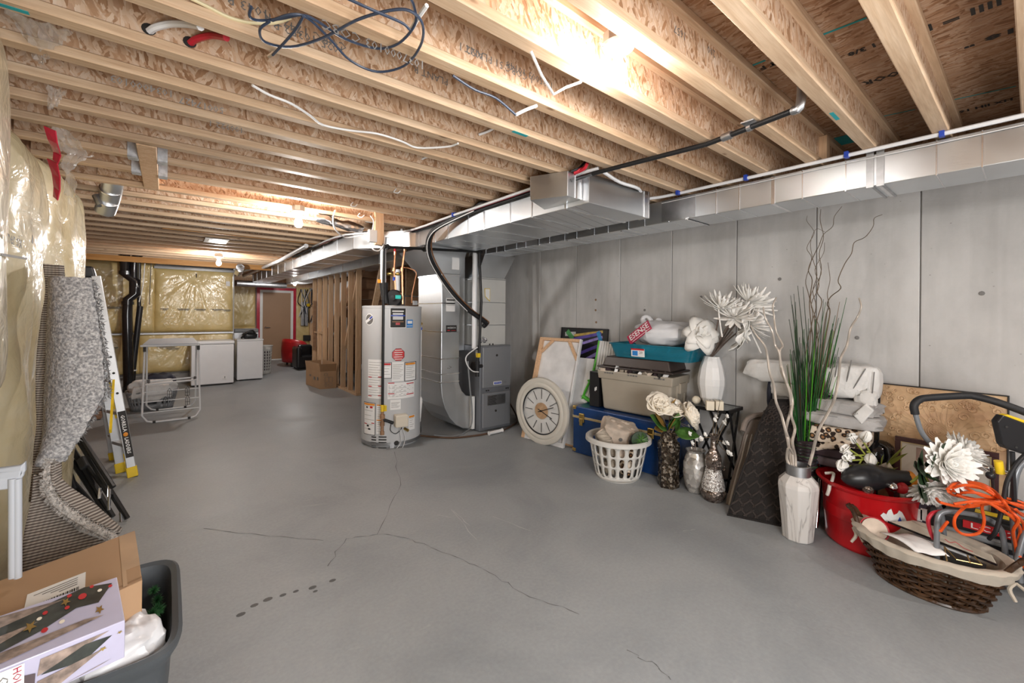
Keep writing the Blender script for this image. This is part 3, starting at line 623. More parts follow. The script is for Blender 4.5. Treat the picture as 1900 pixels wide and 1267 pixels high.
MB().box(2.905, 2.945, 4.33, 4.40, .03, .43).build('filter_rack', 'white_paint', fu, bevel=.003)
MB().box(2.958, 2.962, 4.28, 4.34, .93, 1.0).build('label', 'paper_white', fu)
MB().cyl((2.93, 4.36, .80), (2.97, 4.36, .80), .05, n=16).build('knockout', 'ink_black', fu)
rt = thing('return_drop', 'tall galvanized return drop curving into the furnace side', 'duct', (2.63, 4.7, 0))
MB().box(2.51, 2.755, 4.40, 5.0, .62, 1.92).build('duct_body', 'duct_metal', rt, bevel=.004)
arc = [(2.51, .62)] + [(2.51 + .42 * (1 - cos(a)), .62 - .60 * sin(a)) for a in [radians(k) for k in (15, 30, 45, 60, 75, 90)]] + [(2.94, .02), (2.94, .42), (2.86, .44), (2.80, .50), (2.765, .58), (2.755, .62)]
MB().prism([(x, 4.40, z) for x, z in arc], (0, .6, 0)).build('boot', 'duct_metal', rt, bevel=.004)
MB().prism([(2.51, 4.40, 1.92), (2.755, 4.40, 1.92), (2.85, 4.40, 2.193), (2.25, 4.40, 2.193)], (0, .62, 0)).build('flare', 'duct_metal', rt, bevel=.003)
for z in (.62, .72, .9, 1.22, 1.56, 1.9): MB().box(2.506, 2.759, 4.396, 5.004, z, z + .014).build('seam', 'duct_seam', rt)
MB().box(2.57, 2.69, 4.396, 4.4, 1.47, 1.63).build('label', 'paper_white', rt); MB().box(2.575, 2.685, 4.395, 4.397, 1.6, 1.615).box(2.575, 2.685, 4.395, 4.397, 1.545, 1.549).build('print', 'ink_black', rt)
MB().box(2.57, 2.715, 4.395, 4.4, 1.225, 1.305).build('sticker', 'ink_black', rt); lettering('1-844-DEARCOOK', .03, frame((2.642, 4.394, 1.275), (1, 0, 0), (0, 0, 1)), 'lettering', 'paper_white', rt, .12)
MB().box(2.585, 2.62, 4.393, 4.396, 1.24, 1.25).box(2.64, 2.70, 4.393, 4.396, 1.24, 1.244).build('print', 'red_paint', rt)
MB().box(2.645, 2.745, 4.396, 4.399, 1.975, 2.12).build('label', 'paper_white', rt)
lettering('->', .07, frame((2.62, 4.396, .80), (1, 0, 0), (0, 0, 1)), 'arrow', 'ink_grey', rt)
co_ = thing('coil_case', 'pale metal coil case standing on the grey furnace', 'duct', (3.2, 4.6, 1.05))
MB().box(2.98, 3.42, 4.34, 4.93, 1.05, 1.90).build('case', 'panel_grey', co_, bevel=.004)
for z in (1.30, 1.585, 1.88): MB().box(2.977, 3.423, 4.337, 4.933, z, z + .008).build('seam', 'steel_dull', co_)
MB().prism([(2.99, 4.36, 1.90), (3.41, 4.36, 1.90), (3.60, 4.36, 2.21), (3.10, 4.36, 2.21)], (0, .55, 0)).build('offset', 'duct_metal', co_, bevel=.003)
MB().prism([(3.09, 4.336, 1.66), (3.165, 4.336, 1.60), (3.165, 4.336, 1.765), (3.08, 4.336, 1.765)], (0, .003, 0)).build('tag', 'yellow_plastic', co_)
MB().prism([(3.095, 4.334, 1.665), (3.158, 4.334, 1.615), (3.158, 4.334, 1.758), (3.087, 4.334, 1.758)], (0, .003, 0)).build('tag_print', 'paper_white', co_)
MB().box(2.77, 2.955, 4.6, 4.95, .98, 2.19).build('filler_duct', 'duct_metal', co_)
for k in range(5): MB().ball((3.02 + .02 * k, 4.33, 1.1 + .02 * (k % 3)), .022, 8).build('fitting', 'foil', co_, smooth=True)
for x in (3.17, 3.22): MB().cyl((x, 4.35, 1.05), (x, 4.35, 1.07), .015, n=8).build('cap', 'ink_black', co_)
pv = thing('vent_pipe', 'white plastic vent pipe beside the black gas drop', 'pipe', (2.92, 4.3, 1.05))
MB().cyl((2.915, 4.31, 1.02), (2.915, 4.31, 2.19), .032, n=14).build('pipe', 'pex_white', pv, smooth=True)
gp = thing('gas_pipe', 'black iron gas pipe with elbow crossing under the joists', 'pipe', tuple(fz(1380, 240, 2.37)))
g = [fz(1100, 322, 2.345), fz(1310, 268, 2.372), fz(1470, 206, 2.375)]
mb = MB(); a = fz(1470, 206, 2.375); b_ = Vector((a.x + .02, a.y - .03, 2.52)); e_ = fz(1300, -8, 2.52)
mb.tube([g[0], g[1], g[2]], .0135, 10); mb.build('pipe', 'black_metal', gp, smooth=True)
MB().tube([g[2], g[2] + (g[2] - g[1]).normalized() * .03 + Vector((0, 0, .004)), b_ - Vector((0, 0, .06)), b_], .019, 10, smooth=3).build('elbow', 'steel_dull', gp, smooth=True)
MB().tube([b_, Vector((b_.x - .02, .66, 2.53)), Vector((1.2, .655, 2.53))], .014, 10).build('pipe', 'black_metal', gp, smooth=True)
c1 = g[1].lerp(g[2], .28); d1 = (g[2] - g[1]).normalized(); MB().cyl(c1 - d1 * .025, c1 + d1 * .025, .02).build('coupling', 'steel_dull', gp, smooth=True)
for c2 in (g[1].lerp(g[2], .55),): MB().cyl(c2 - d1 * .01, c2 + d1 * .01, .018).box(c2.x - .03, c2.x + .03, c2.y - .03, c2.y + .03, ZJ - .006, ZJ).build('pipe_strap', 'steel_dull', gp)
MB().tube([g[0], Vector((2.15, 2.2, 2.37)), Vector((2.14, 4.2, 2.365))], .013, 8).build('pipe', 'black_metal', gp, smooth=True)
g2 = thing('gas_drop', 'black gas drop with yellow valve at the furnace', 'pipe', (2.9, 4.2, 1))
za = 2.165
A_ = fy(718, 458, 4.22); B_ = fy(889, 467, 4.22)
MB().tube([A_, B_], .015, 10).tube([B_, fy(893, 560, 4.2), fy(889, 655, 4.2)], .0165, 10).build('pipe', 'black_metal', g2, smooth=True)
MB().tube([fy(788, 462, 4.22), fy(788, 425, 4.22)], .014, 10).build('riser', 'black_metal', g2, smooth=True)
for q in (A_, B_, fy(788, 462, 4.22)): MB().cyl(q - Vector((.03, 0, 0)), q + Vector((.03, 0, 0)), .022).cyl(q - Vector((0, 0, .028)), q + Vector((0, 0, .028)), .021).build('fitting', 'black_metal', g2, smooth=True)
q = fy(886, 655, 4.2); MB().cyl(q, q - Vector((0, 0, .05)), .018).box(q.x - .02, q.x + .02, q.y - .035, q.y - .015, q.z - .05, q.z + .0).build('valve', 'yellow_plastic', g2)
MB().tube([q - Vector((0, 0, .05)), q - Vector((0, 0, .28))], [.02, .026], 10).cyl(q - Vector((0, 0, .16)), q - Vector((-.07, 0, .16)), .02).cyl(q - Vector((0, 0, .10)), q - Vector((0, 0, .13)), .03).build('drip_leg', 'rubber_black', g2, smooth=True)
MB().tube([fy(886, 644, 4.18), fy(866, 660, 4.18), fy(866, 675, 4.16), fy(876, 688, 4.16), fy(888, 690, 4.18)], .007, 6, smooth=4).build('cable', 'cable_white', g2, smooth=True)
ln = thing('refrigerant_lines', 'black insulated refrigerant lines looping down to the coil case', 'pipe', (2.3, 3.5, 2.2))
L_ = [fy(882, 356, 3.0), Vector((2.13, 2.95, 2.385)), fy(893, 378, 3.06), fy(880, 388, 3.15), fy(850, 402, 3.4), fy(818, 418, 3.65), fy(801, 432, 3.8), fy(794, 452, 3.95), fy(798, 478, 4.05), fy(815, 510, 4.15), fy(840, 545, 4.2), fy(868, 574, 4.22), fy(893, 592, 4.24), fy(902, 600, 4.26), fy(897, 606, 4.3)]
L_[0] = L_[1] + Vector((-.0, -.06, .05)); MB().tube(L_, .026, 10, smooth=4).build('pipe', 'rubber_black', ln, smooth=True)
MB().tube([p + Vector((.034, -.01, .012)) for p in L_], .008, 6, smooth=4).build('bare_line', 'copper', ln, smooth=True)
MB().tube([p + Vector((-.02, -.02, -.022)) for p in L_[3:12]], .005, 6, smooth=4).build('wire', 'cable_white', ln, smooth=True)
pm('hose_brown', (0.09, 0.05, 0.03), 0.4)
hs = thing('condensate_hose', 'brown condensate hose lying on the floor with a white pump', 'hose', tuple(fz(850, 815)))
MB().tube([fz(772, 812) + UP * .03, fz(800, 812) + UP * .012, fz(840, 814) + UP * .011, fz(880, 810) + UP * .011, fz(905, 806) + UP * .012, fz(935, 799) + UP * .012, fz(957, 786) + UP * .014, fz(958, 775) + UP * .03, Vector((3.46, 4.3, .3))], .011, 8, smooth=4).build('hose', 'hose_brown', hs, smooth=True)
a, b_ = fz(907, 808) + UP * .026, fz(932, 802) + UP * .026; MB().tube([a, a.lerp(b_, .06), a.lerp(b_, .94), b_], [.026, .02, .02, .026], 12).build('sleeve', 'white_plastic', hs, smooth=True)
h2 = thing('drain_hose', 'grey clear drain hose curving from the furnace to the floor', 'hose', tuple(fz(860, 805)))
MB().tube([fy(868, 670, 4.2), fy(872, 720, 4.2), fy(876, 760, 4.2), fy(874, 790, 4.12), fz(860, 806) + UP * .012, fz(840, 812) + UP * .012, fz(805, 812) + UP * .03], .009, 8, smooth=4).build('hose', 'grey_plastic', h2, smooth=True)
# ------------------------------------------------------------------ water heater
pm('tank_grey', (0.50, 0.51, 0.525), 0.42, 0.0, 0.03, 1.5); pm('label_grey', (0.66, 0.67, 0.69), 0.55, var=0.02)
TX, TY, TR, TH = 2.0, 4.63, .325, 1.525
wh = thing('water_heater', 'tall grey water heater tank with warning labels on the floor', 'water heater', (TX, TY, 0))
MB(wh).lathe([(TR - .03, 0), (TR - .01, .03), (TR, .04), (TR, TH - .03), (TR + .003, TH - .028), (TR + .003, TH - .005), (TR - .01, TH), (0, TH + .01)], n=56).build('tank', 'tank_grey', wh, smooth=True)
MB(wh).lathe([(TR + .002, .025), (TR + .003, .045), (TR + .003, .06)], n=56).build('base_ring', 'steel_dull', wh, smooth=True)
CD = atan2(-FW.y, -FW.x) + .045                    # direction from the tank toward the doorway side
def tp(px, py):
    s_ = max(-.98, min(.98, (px - 722.5) / 55.5)); ph = math.asin(s_); dep = 5.0 - TR * cos(ph)
    return CD + ph, EYE - (py - 579.5) * dep / FPX
def patch(x0, x1, y0, y1, name, mat, off=.0015, parent=None, n=8):
    a0, _ = tp(x0, y0); a1, _ = tp(x1, y0); zt = tp((x0 + x1) / 2, y0)[1]; zb = tp((x0 + x1) / 2, y1)[1]
    return MB(wh).grid(n, 1, lambda u, v: ((TR + off) * cos(a0 + (a1 - a0) * u), (TR + off) * sin(a0 + (a1 - a0) * u), zb + (zt - zb) * v)).build(name, mat, parent or wh, smooth=True)
def label_sheet(x0, x1, y0, y1, lines, border=None, head=None, bars=()):
    if border: patch(x0 - 1, x1 + 1, y0 - 1, y1 + 1, 'label_border', border, .0008)
    l = patch(x0, x1, y0, y1, 'label', 'paper_white', .0016)
    if head: patch(x0 + .6, x1 - .6, y0 + .6, y0 + 4, 'header', head, .0022, l)
    for k in range(lines):
        y = y0 + 5 + (y1 - y0 - 7) * k / max(1, lines); patch(x0 + 1.5, x1 - 1.5 - (k % 3) * .12 * (x1 - x0), y, y + .55, 'print', 'ink_grey', .0022, l, 4)
    for y in bars: patch(x0 + 1, x0 + 1 + (x1 - x0) * .25, y, y + 1.6, 'bar', 'red_paint', .0026, l, 3); patch(x1 - 1 - (x1 - x0) * .25, x1 - 1, y, y + 1.6, 'bar', 'red_paint', .0026, l, 3)
    return l
label_sheet(690, 719, 664, 734, 14, bars=(694.5, 711, 728))
label_sheet(720.5, 734, 670, 697, 4, 'ink_black', 'red_paint'); label_sheet(735.5, 755, 668, 703, 9); label_sheet(757, 772.5, 669, 701, 7, 'ink_black', 'orange_paint')
label_sheet(728, 771, 705, 734, 9, bars=(705.5, 724.5)); label_sheet(733, 750.5, 736, 754, 5)
l_ = label_sheet(681.5, 705, 742, 798, 6, 'ink_black', 'orange_paint', (777.5,)); 
for x, y, k, c in ((688, 748, 2.5, 'ink_black'), (697, 748, 3.5, 'red_paint'), (690, 781, 3, 'ink_black'), (693, 787, 3, 'ink_black')): patch(x - k * .6, x + k, y, y + k, 'icon', c, .0026, l_, 2)
label_sheet(708, 721, 745, 798, 12, bars=()); patch(708.5, 720.5, 745, 747, 'header', 'orange_paint', .0024); patch(708.5, 720.5, 772, 774, 'header', 'orange_paint', .0024)
label_sheet(763, 772, 764, 790, 5, None, 'orange_paint')
patch(731, 758, 570, 607, 'plate_border', 'paper_white', .001); pl = patch(732, 757, 571, 606, 'plate', 'ink_black', .0018)
patch(735, 754, 575.5, 578, 'plate_print', 'paper_white', .0024, pl); patch(736, 753, 580, 592, 'shield', 'label_grey', .0024, pl); patch(733, 756, 583.5, 586, 'plate_print', 'clip_blue', .003, pl); patch(735, 754, 595, 596.5, 'plate_print', 'plank_brown', .0024, pl); patch(741, 748, 597.5, 601.5, 'plate_print', 'red_paint', .0024, pl)
pm('sky_blue', (0.03, 0.22, 0.6), 0.5); en = patch(758.5, 768, 592, 606, 'energy_sticker', 'sky_blue', .0018); patch(760, 767, 594, 599, 'sticker_print', 'paper_white', .0024, en, 3); patch(759, 767.5, 602.5, 603.5, 'sticker_print', 'paper_white', .0024, en, 3)
def disc(px, py, r, name, mat, off, n=18, sides=None, parent=None, sx=1.0):
    a, z = tp(px, py); k = sides or n
    vs = [(0, 0)] + [(r * sx * cos(2 * pi * (i + .5) / k), r * sin(2 * pi * (i + .5) / k)) for i in range(k)]
    P_ = [((TR + off) * cos(a + u / TR), (TR + off) * sin(a + u / TR), z + v_) for u, v_ in vs]
    return MB(wh).add(P_, [(0, 1 + i, 1 + (i + 1) % k) for i in range(k)]).build(name, mat, parent or wh)
disc(691.5, 592, .064, 'round_sticker', 'paper_white', .0012); d_ = disc(691.5, 592, .055, 'sticker_disc', 'ink_grey', .002)
a, z = tp(691.5, 592)
for w_, mt, off in ((.03, 'paper_white', .003), (.018, 'clip_blue', .0036)):
    M = frame(((TR + off) * cos(a), (TR + off) * sin(a), z), (-sin(a), cos(a), .62), (0, 0, 1)); MB(wh).box(-.06 if w_ > .02 else .01, .06, -w_ / 2, w_ / 2, 0, .0004, M).build('sticker_band', mt, wh)
ot = disc(746, 655, .073, 'octagon_sticker', 'ink_black', .0012, sides=8); disc(746, 655, .069, 'octagon_face', 'red_paint', .0019, sides=8, parent=ot)
for k in range(5): patch(740 - (k % 2), 752 + (k % 2), 646.5 + 4 * k, 647.6 + 4 * k, 'print', 'paper_white', .0028, ot, 4)
for k in range(5):
    y = 802 + 5 * k; patch(698.5, 708, y, y + 2.2, 'vent_slot', 'ink_black', .0015, n=3); patch(712.5, 727, y, y + 2.2, 'vent_slot', 'ink_black', .0015, n=3)
def tq(px, py, off=.05):
    a, z = tp(px, py); return Vector((TX + (TR + off) * cos(a), TY + (TR + off) * sin(a), z))
q = tq(749.5, 772, .04); a = tp(749.5, 772)[0]
vm = Matrix.Translation(q) @ Euler((0, 0, a - pi / 2 + pi)).to_matrix().to_4x4()
mb = MB(); mb.box(-.068, .068, -.045, .05, -.065, .065, vm); pm('beige_plastic', (0.66, 0.6, 0.5), 0.45, var=0.03); vb_ = mb.build('gas_valve', 'beige_plastic', wh, bevel=.012)
for dx, dz, r, mt in ((-.04, .04, .006, 'red_paint'), (.03, .025, .008, 'red_paint'), (.042, -.015, .014, 'red_paint'), (.05, .04, .005, 'green_plastic')):
    c = vm @ Vector((-dx, .05, dz)); c2 = vm @ Vector((-dx, .056, dz)); MB().cyl(c, c2, r, n=10).build('button', mt, vb_)
MB().tube([tq(722.5, 768, .075), tq(738, 776, .05)], .016, 10).build('gas_feed', 'rubber_black', wh, smooth=True)
for pts in ([(735, 778), (734, 790), (742, 796), (750, 788), (750, 780)], [(748, 784), (750, 810), (744, 822)], [(752, 785), (756, 805), (752, 822), (748, 826)]):
    MB().tube([tq(x, y, .03) for x, y in pts], .0035, 6, smooth=4).build('cable', 'rubber_black' if pts[0][0] < 740 else 'cable_white', wh, smooth=True)
MB().cyl(tq(757, 788, 0), tq(759, 790, .05), .016, n=10).build('drain_valve', 'brass', wh, smooth=True)
disc(744, 814, .026, 'access_port', 'ink_black', .004); patch(733, 740, 815, 823, 'pilot_cover', 'steel_dull', .006, n=3)
bp = fy(722, 462, 4.22); gpd = thing('gas_riser', 'black iron gas riser with yellow valve in front of the water heater', 'pipe', (bp.x, bp.y, .2))
xx, yy = tq(722.5, 768, .075).x, tq(722.5, 768, .075).y
MB().cyl((xx, yy, .39), (xx, yy, 2.17), .0145, n=10).build('pipe', 'black_metal', gpd, smooth=True)
zz = lambda y: EYE - (y - 579.5) * 4.6 / FPX
MB().cyl((xx, yy, zz(745)), (xx, yy, zz(757)), .02, n=8).box(xx + .005, xx + .03, yy - .04, yy - .01, zz(756), zz(746)).build('valve', 'yellow_plastic', gpd)
MB().cyl((xx, yy, zz(757)), (xx, yy, zz(798)), .016, n=10).cyl((xx, yy, zz(763)), (xx, yy, zz(770)), .028, n=8).cyl((xx, yy, zz(776)), (xx, yy, zz(783)), .024).cyl((xx, yy, zz(793)), (xx, yy, zz(799)), .022).build('drip_leg', 'plank_brown', gpd, smooth=True)
# vent blower, pipes on top
tv = lambda px, py, d=0.0: fd(px, py, 4.95 + d)
MB().tube([tv(712, 525, -.1), tv(713, 545, -.1), tv(716, 563, -.1)], [.05, .04, .036], 12).build('vent_boot', 'rubber_black', wh, smooth=True)
c = tv(732, 553, -.05); MB().lathe([(.0, -.05), (.085, -.05), (.098, -.03), (.098, .03), (.085, .05), (.0, .05)], n=24, M=frame(c, RT, UP)).build('vent_blower', 'black_plastic', wh, smooth=True)
MB().lathe([(.03, .05), (.03, .075), (.0, .08)], n=16, M=frame(c, RT, UP)).build('blower_hub', 'rubber_black', wh, smooth=True)
q = tv(739, 551, -.17); MB().cbox(q, (.06, .02, .04), (0, 0, -YAW)).build('blower_tag', 'teal_plastic', wh)
q = tv(704, 525, -.12); MB().cyl(q, q + UP * .04, .022, n=10).build('clamp', 'orange_paint', wh)
MB().cyl(tv(770, 566, .1), tv(770, 558, .1), .03, n=4).build('cable_gland', 'steel_dull', wh)
ve = thing('exhaust_pipe', 'thick white exhaust pipe rising from the water heater blower', 'pipe', tuple(tv(711, 520)))
MB().cyl(tv(711, 526, -.1), tv(711, 440, -.1), .033, n=14).build('pipe', 'pex_white', ve, smooth=True)
for nm, lab, pts, mats in (
    ('hot_water_pipe', 'copper riser with a red upper end over the water heater', [(735, 564), (731, 500), (733, 470), (732, 428)], ('copper', 'pex_red')),
    ('cold_water_pipe', 'copper riser with a white upper end over the water heater', [(747, 564), (746, 500), (751, 462), (745, 425)], ('copper', 'pex_white')),
    ('short_copper_pipe', 'short copper pipe beside the white exhaust pipe', [(713, 564), (714, 520), (714, 508)], ('copper', 'copper'))):
    t = thing(nm, lab, 'pipe', tuple(tv(*pts[0])))
    k = len(pts) // 2
    P_ = [tv(x, y, -.05) for x, y in pts]
    MB().tube(P_[:k + 1], .0125, 8).build('lower_pipe', mats[0], t, smooth=True); MB().tube(P_[k:], .0145, 8).build('upper_pipe', mats[1], t, smooth=True)
    for q in P_[1:-1]: MB().cyl(q - UP * .02, q + UP * .02, .018).build('fitting', mats[0], t, smooth=True)
bv = thing('bypass_pipe', 'horizontal brass bypass pipe with valves over the water heater', 'pipe', tuple(tv(730, 509)))
MB().tube([tv(713, 508, -.05), tv(746, 509, -.05)], .011, 8).build('pipe', 'brass', bv, smooth=True)
for x, m_ in ((718, 'brass'), (724, 'brass'), (738, 'brass')): q = tv(x, 508, -.05); MB().cyl(q - RT * .016, q + RT * .016, .02).build('valve', m_, bv, smooth=True)
q = tv(731, 514, -.06); MB().cyl(q, q - UP * .04, .014).build('handle', 'clip_blue', bv)
MB().cyl(tv(738, 500, .25), tv(738, 545, .25), .03, n=12).build('pipe', 'pex_white', bv, smooth=True)
cf = thing('copper_tubing', 'thin bent copper tubing dropping beside the galvanized return drop', 'pipe', tuple(tv(770, 500)))
MB().tube([tv(749, 496), tv(760, 498), tv(772, 505), tv(770, 520), tv(765, 545), tv(764, 562)], .006, 6, smooth=4).build('pipe', 'copper', cf, smooth=True)
rd = thing('relief_pipe', 'white relief pipe down the right side of the water heater', 'pipe', (2.34, 4.5, .1))
MB().cyl(fy(781, 606, 4.47), fy(779, 738, 4.47), .012, n=10).build('pipe', 'white_plastic', rd, smooth=True)
MB().tube([fy(779, 736, 4.47), fy(779, 741, 4.47), fy(777, 782, 4.47)], [.02, .032, .022], 10).build('funnel', 'white_plastic', rd, smooth=True)
MB().cyl(fy(783, 600, 4.5), fy(776, 603, 4.5), .015, n=8).build('valve', 'brass', rd, smooth=True); MB().cyl(fy(781, 607, 4.47), fy(781, 612, 4.47), .016, n=8).build('collar', 'clip_blue', rd)
MB().tube([fy(778, 780, 4.47), fy(780, 800, 4.47), fz(775, 812) + UP * .012], .01, 6, smooth=3).build('hose', 'rubber_black', rd, smooth=True)
# ------------------------------------------------------------------ board with junction box hung from the joists
hb_ = thing('hanging_board', 'vertical pine board hung from a joist above the water heater', 'board', (1.72, 4.3, 2.2))
MB().prism([fy(696, 382, 4.33), fy(712, 384, 4.33), fy(713, 456, 4.33), fy(697, 453, 4.33)], (0, .06, 0)).build('board', 'stud_wood', hb_, bevel=.002)
jb = thing('switch_box', 'white switch box screwed to the hanging pine board', 'switch box', tuple(fy(691, 440, 4.28)))
q = fy(691, 438, 4.28); MB().cbox(q, (.085, .05, .125)).build('box', 'white_plastic', jb, bevel=.006)
MB().tube([fy(687, 400, 4.28), fy(693, 410, 4.28), fy(691, 428, 4.28)], .006, 6, smooth=3).tube([fy(688, 450, 4.28), fy(692, 462, 4.26), fy(703, 465, 4.26), fy(712, 455, 4.27), fy(714, 440, 4.3)], .007, 6, smooth=4).build('cable', 'cable_white', jb, smooth=True)
MB().cbox(fy(685, 407, 4.5), (.07, .05, .06)).build('junction_box', 'steel_dull', jb)
# ------------------------------------------------------------------ plastic water lines and cables along the duct
def line(name, label, cat, pts, r, mat, n=8, sm=4, clips=()):
    t = thing(name, label, cat, tuple(pts[0])); MB().tube(pts, r, n, smooth=sm).build('run', mat, t, smooth=True)
    for c in clips: MB().box(c[0] - .016, c[0] + .016, c[1] - .01, c[1] + .01, c[2] - .016, c[2] + .02).build('clip', 'clip_blue', t)
    return t
def along(off, z, y0=2.3, y1=4.55):
    return [Vector((2.115 + off, y0, z)), Vector((2.115 + off, (y0 + y1) / 2, z - .006)), Vector((2.12 + off, y1, z))]
line('red_water_line', 'red plastic water line along the top of the supply duct', 'pipe', [fz(1090, 303, 2.42), fz(1075, 318, 2.388)] + along(-.02, 2.378) + [Vector((1.66, 5.1, 2.37)), Vector((1.62, 6.2, 2.375))], .011, 'pex_red', clips=[tuple(v) for v in along(-.02, 2.378)[:2]])
line('white_water_line', 'white plastic water line along the top of the supply duct', 'pipe', [fz(1110, 312, 2.4), Vector((2.1, 2.05, 2.38))] + along(-.045, 2.372) + [Vector((1.62, 5.1, 2.36)), Vector((1.58, 6.4, 2.37))], .011, 'pex_white', clips=[tuple(along(-.045, 2.372)[1])])
for k, (o_, z_) in enumerate(((.015, 2.385), (.03, 2.372), (.005, 2.366))):
    line('cable_run', ['black cable running along the supply duct top', 'second black cable along the supply duct face', 'third black cable sagging below the water lines'][k], 'cable', along(o_, z_, 1.95, 4.6) + [Vector((1.66 + o_, 5.2, 2.385)), Vector((1.65 + o_, 8, 2.388))], .008, 'rubber_black')
line('white_wall_line', 'white plastic pipe clipped along the top of the wall duct', 'pipe', [fz(1118, 318, 2.385), fz(1150, 338, 2.38), fz(1185, 350, 2.38), Vector((3.0, 1.95, 2.385)), Vector((3.05, 1.4, 2.387)), Vector((3.06, .3, 2.387)), Vector((3.06, -1.5, 2.387))], .0115, 'pex_white', clips=[(3.02, 1.72, 2.385), (3.05, 1.24, 2.387), (3.055, .69, 2.387), (3.06, .3, 2.387), (3.06, -.2, 2.387)])
line('central_vacuum_pipe', 'thick white plastic pipe under the far joists beside the branch duct', 'pipe', [fz(568, 456, 2.36), fz(520, 483, 2.36), fz(452, 512, 2.34)], .03, 'pex_white', 12, 0)
line('second_white_pipe', 'thinner white pipe below the far joists near the foil elbow', 'pipe', [fz(436, 512, 2.3), fz(452, 502, 2.33), fz(470, 497, 2.36)], .028, 'pex_white', 10, 0)
line('red_line_loop', 'red plastic line bending up into the joists above the take-off box', 'pipe', [fz(1065, 320, 2.385), fz(1082, 312, 2.41), fz(1092, 300, 2.5)], .011, 'pex_red')
line('black_line_loop', 'black cable bending up into the joists above the take-off box', 'cable', [fz(1060, 318, 2.388), fz(1074, 312, 2.41), fz(1086, 300, 2.5)], .008, 'rubber_black')
MB()
# cables in the joist bays
jz = lambda px, py, d=.0: fz(px, py, ZJ - .012 - d)
cc = thing('coax_coil', 'loose coil of dark coaxial cable hanging under the joists', 'cable', tuple(jz(620, 80)))
loops = [[(466, 12), (463, 30), (480, 38), (520, 35), (560, 28), (590, 40), (640, 72), (700, 90), (740, 80), (770, 45), (768, 12), (755, -15)],
         [(500, 40), (482, 55), (492, 78), (540, 87), (600, 70), (660, 38), (720, 20), (760, 20), (784, 45), (780, 85), (750, 122), (700, 133), (650, 112), (610, 70), (570, 33), (540, 27), (505, 38)],
         [(506, 102), (525, 82), (548, 55), (563, 30)], [(640, -5), (690, 18), (745, 42), (760, 55)]]
for i, lp in enumerate(loops): MB().tube([jz(x, y, .005 + .012 * (i + .5 * sin(k * 1.7))) for k, (x, y) in enumerate(lp)], .0045, 6, smooth=5).build('loop', 'cable_blue', cc, smooth=True)
MB().cyl(jz(499, 104), jz(510, 96), .007, n=8).build('connector', 'chrome', cc)
MB().tube([jz(792, 10), jz(778, 30), jz(763, 55), jz(772, 38)], .007, 6).build('tie', 'cable_white', cc)
line('yellow_cable', 'flat pale yellow cable in the joist bay at upper left', 'cable', [fy(352, -4, 1.70), fy(385, 12, 1.70), fy(425, 32, 1.70), fy(465, 42, 1.70), fy(510, 42, 1.68), fy(540, 33, 1.66)], .006, 'cable_yellow')
line('white_drop_cable', 'white cable sagging under the joists left of the middle', 'cable', [jz(468, 158), jz(500, 176), jz(540, 192), jz(575, 214), jz(600, 232), jz(650, 242), jz(700, 248), jz(745, 262), jz(775, 274), jz(830, 272), jz(850, 266)], .0055, 'cable_white')
line('white_pipe_end', 'white plastic pipe emerging from a hole in the joist web', 'pipe', [fy(277, 58, 2.03), fy(290, 50, 2.0), fy(318, 44, 1.96), fy(350, 45, 1.88), fy(372, 50, 1.80)], .012, 'pex_white')
line('red_pipe_end', 'dark red plastic pipe emerging from a hole in the joist web', 'pipe', [fy(353, 80, 2.03), fy(365, 72, 2.0), fy(392, 66, 1.94), fy(420, 70, 1.83)], .012, 'pex_red')
for px, py in ((276, 54), (352, 78)):
    q = fy(px, py, 2.028); MB().lathe([(.021, 0), (0, .001)], n=14, M=frame(q, (1, 0, 0), (0, 0, 1))).build('web_hole', 'ink_black', ce)
line('twin_cable', 'pair of black and white cables dipping below the joists', 'cable', [fy(840, 140, 1.43), fy(880, 166, 1.44), fy(920, 182, 1.44), fy(957, 213, 1.43)], .005, 'cable_blue')
line('staple_cable', 'white cable dropping in a V near the pair of cables', 'cable', [fy(985, 95, 1.13), fy(1005, 140, 1.14), fy(1027, 175, 1.13), fy(1050, 162, 1.13), fy(1078, 152, 1.12)], .005, 'cable_white', sm=0)
line('white_stub_cable', 'white cable from the pair running to the next joist', 'cable', [fy(957, 213, 1.43), fy(975, 204, 1.42), fy(996, 196, 1.40)], .007, 'cable_white')
line('short_white_cable', 'short white cable peeking through joists over the supply duct', 'cable', [fy(888, 250, 2.02), fy(905, 244, 2.0), fy(918, 237, 1.97)], .007, 'cable_white')
line('tiny_white_cable', 'tiny white cable between joists above the white sagging cable end', 'cable', [fy(782, 296, 2.6), fy(790, 292, 2.58), fy(800, 290, 2.56)], .007, 'cable_white')
line('white_cable_loop', 'white loop of cable beside the insulated duct sleeve', 'cable', [fz(622, 390, 2.39), fz(618, 405, 2.34), fz(622, 425, 2.28), fz(640, 440, 2.26), fz(668, 437, 2.28), fz(690, 432, 2.3)], .007, 'cable_white')
for i, (x, y) in enumerate(((655, 375), (668, 395), (735, 350))): line('cable_hook', 'little white cable hook by the hanging board, number %s along' % ('one', 'two', 'three')[i], 'cable', [fz(x, y, 2.42), fz(x - 4, y + 6, 2.39), fz(x + 3, y + 8, 2.38), fz(x + 8, y + 4, 2.40)], .004, 'cable_white')
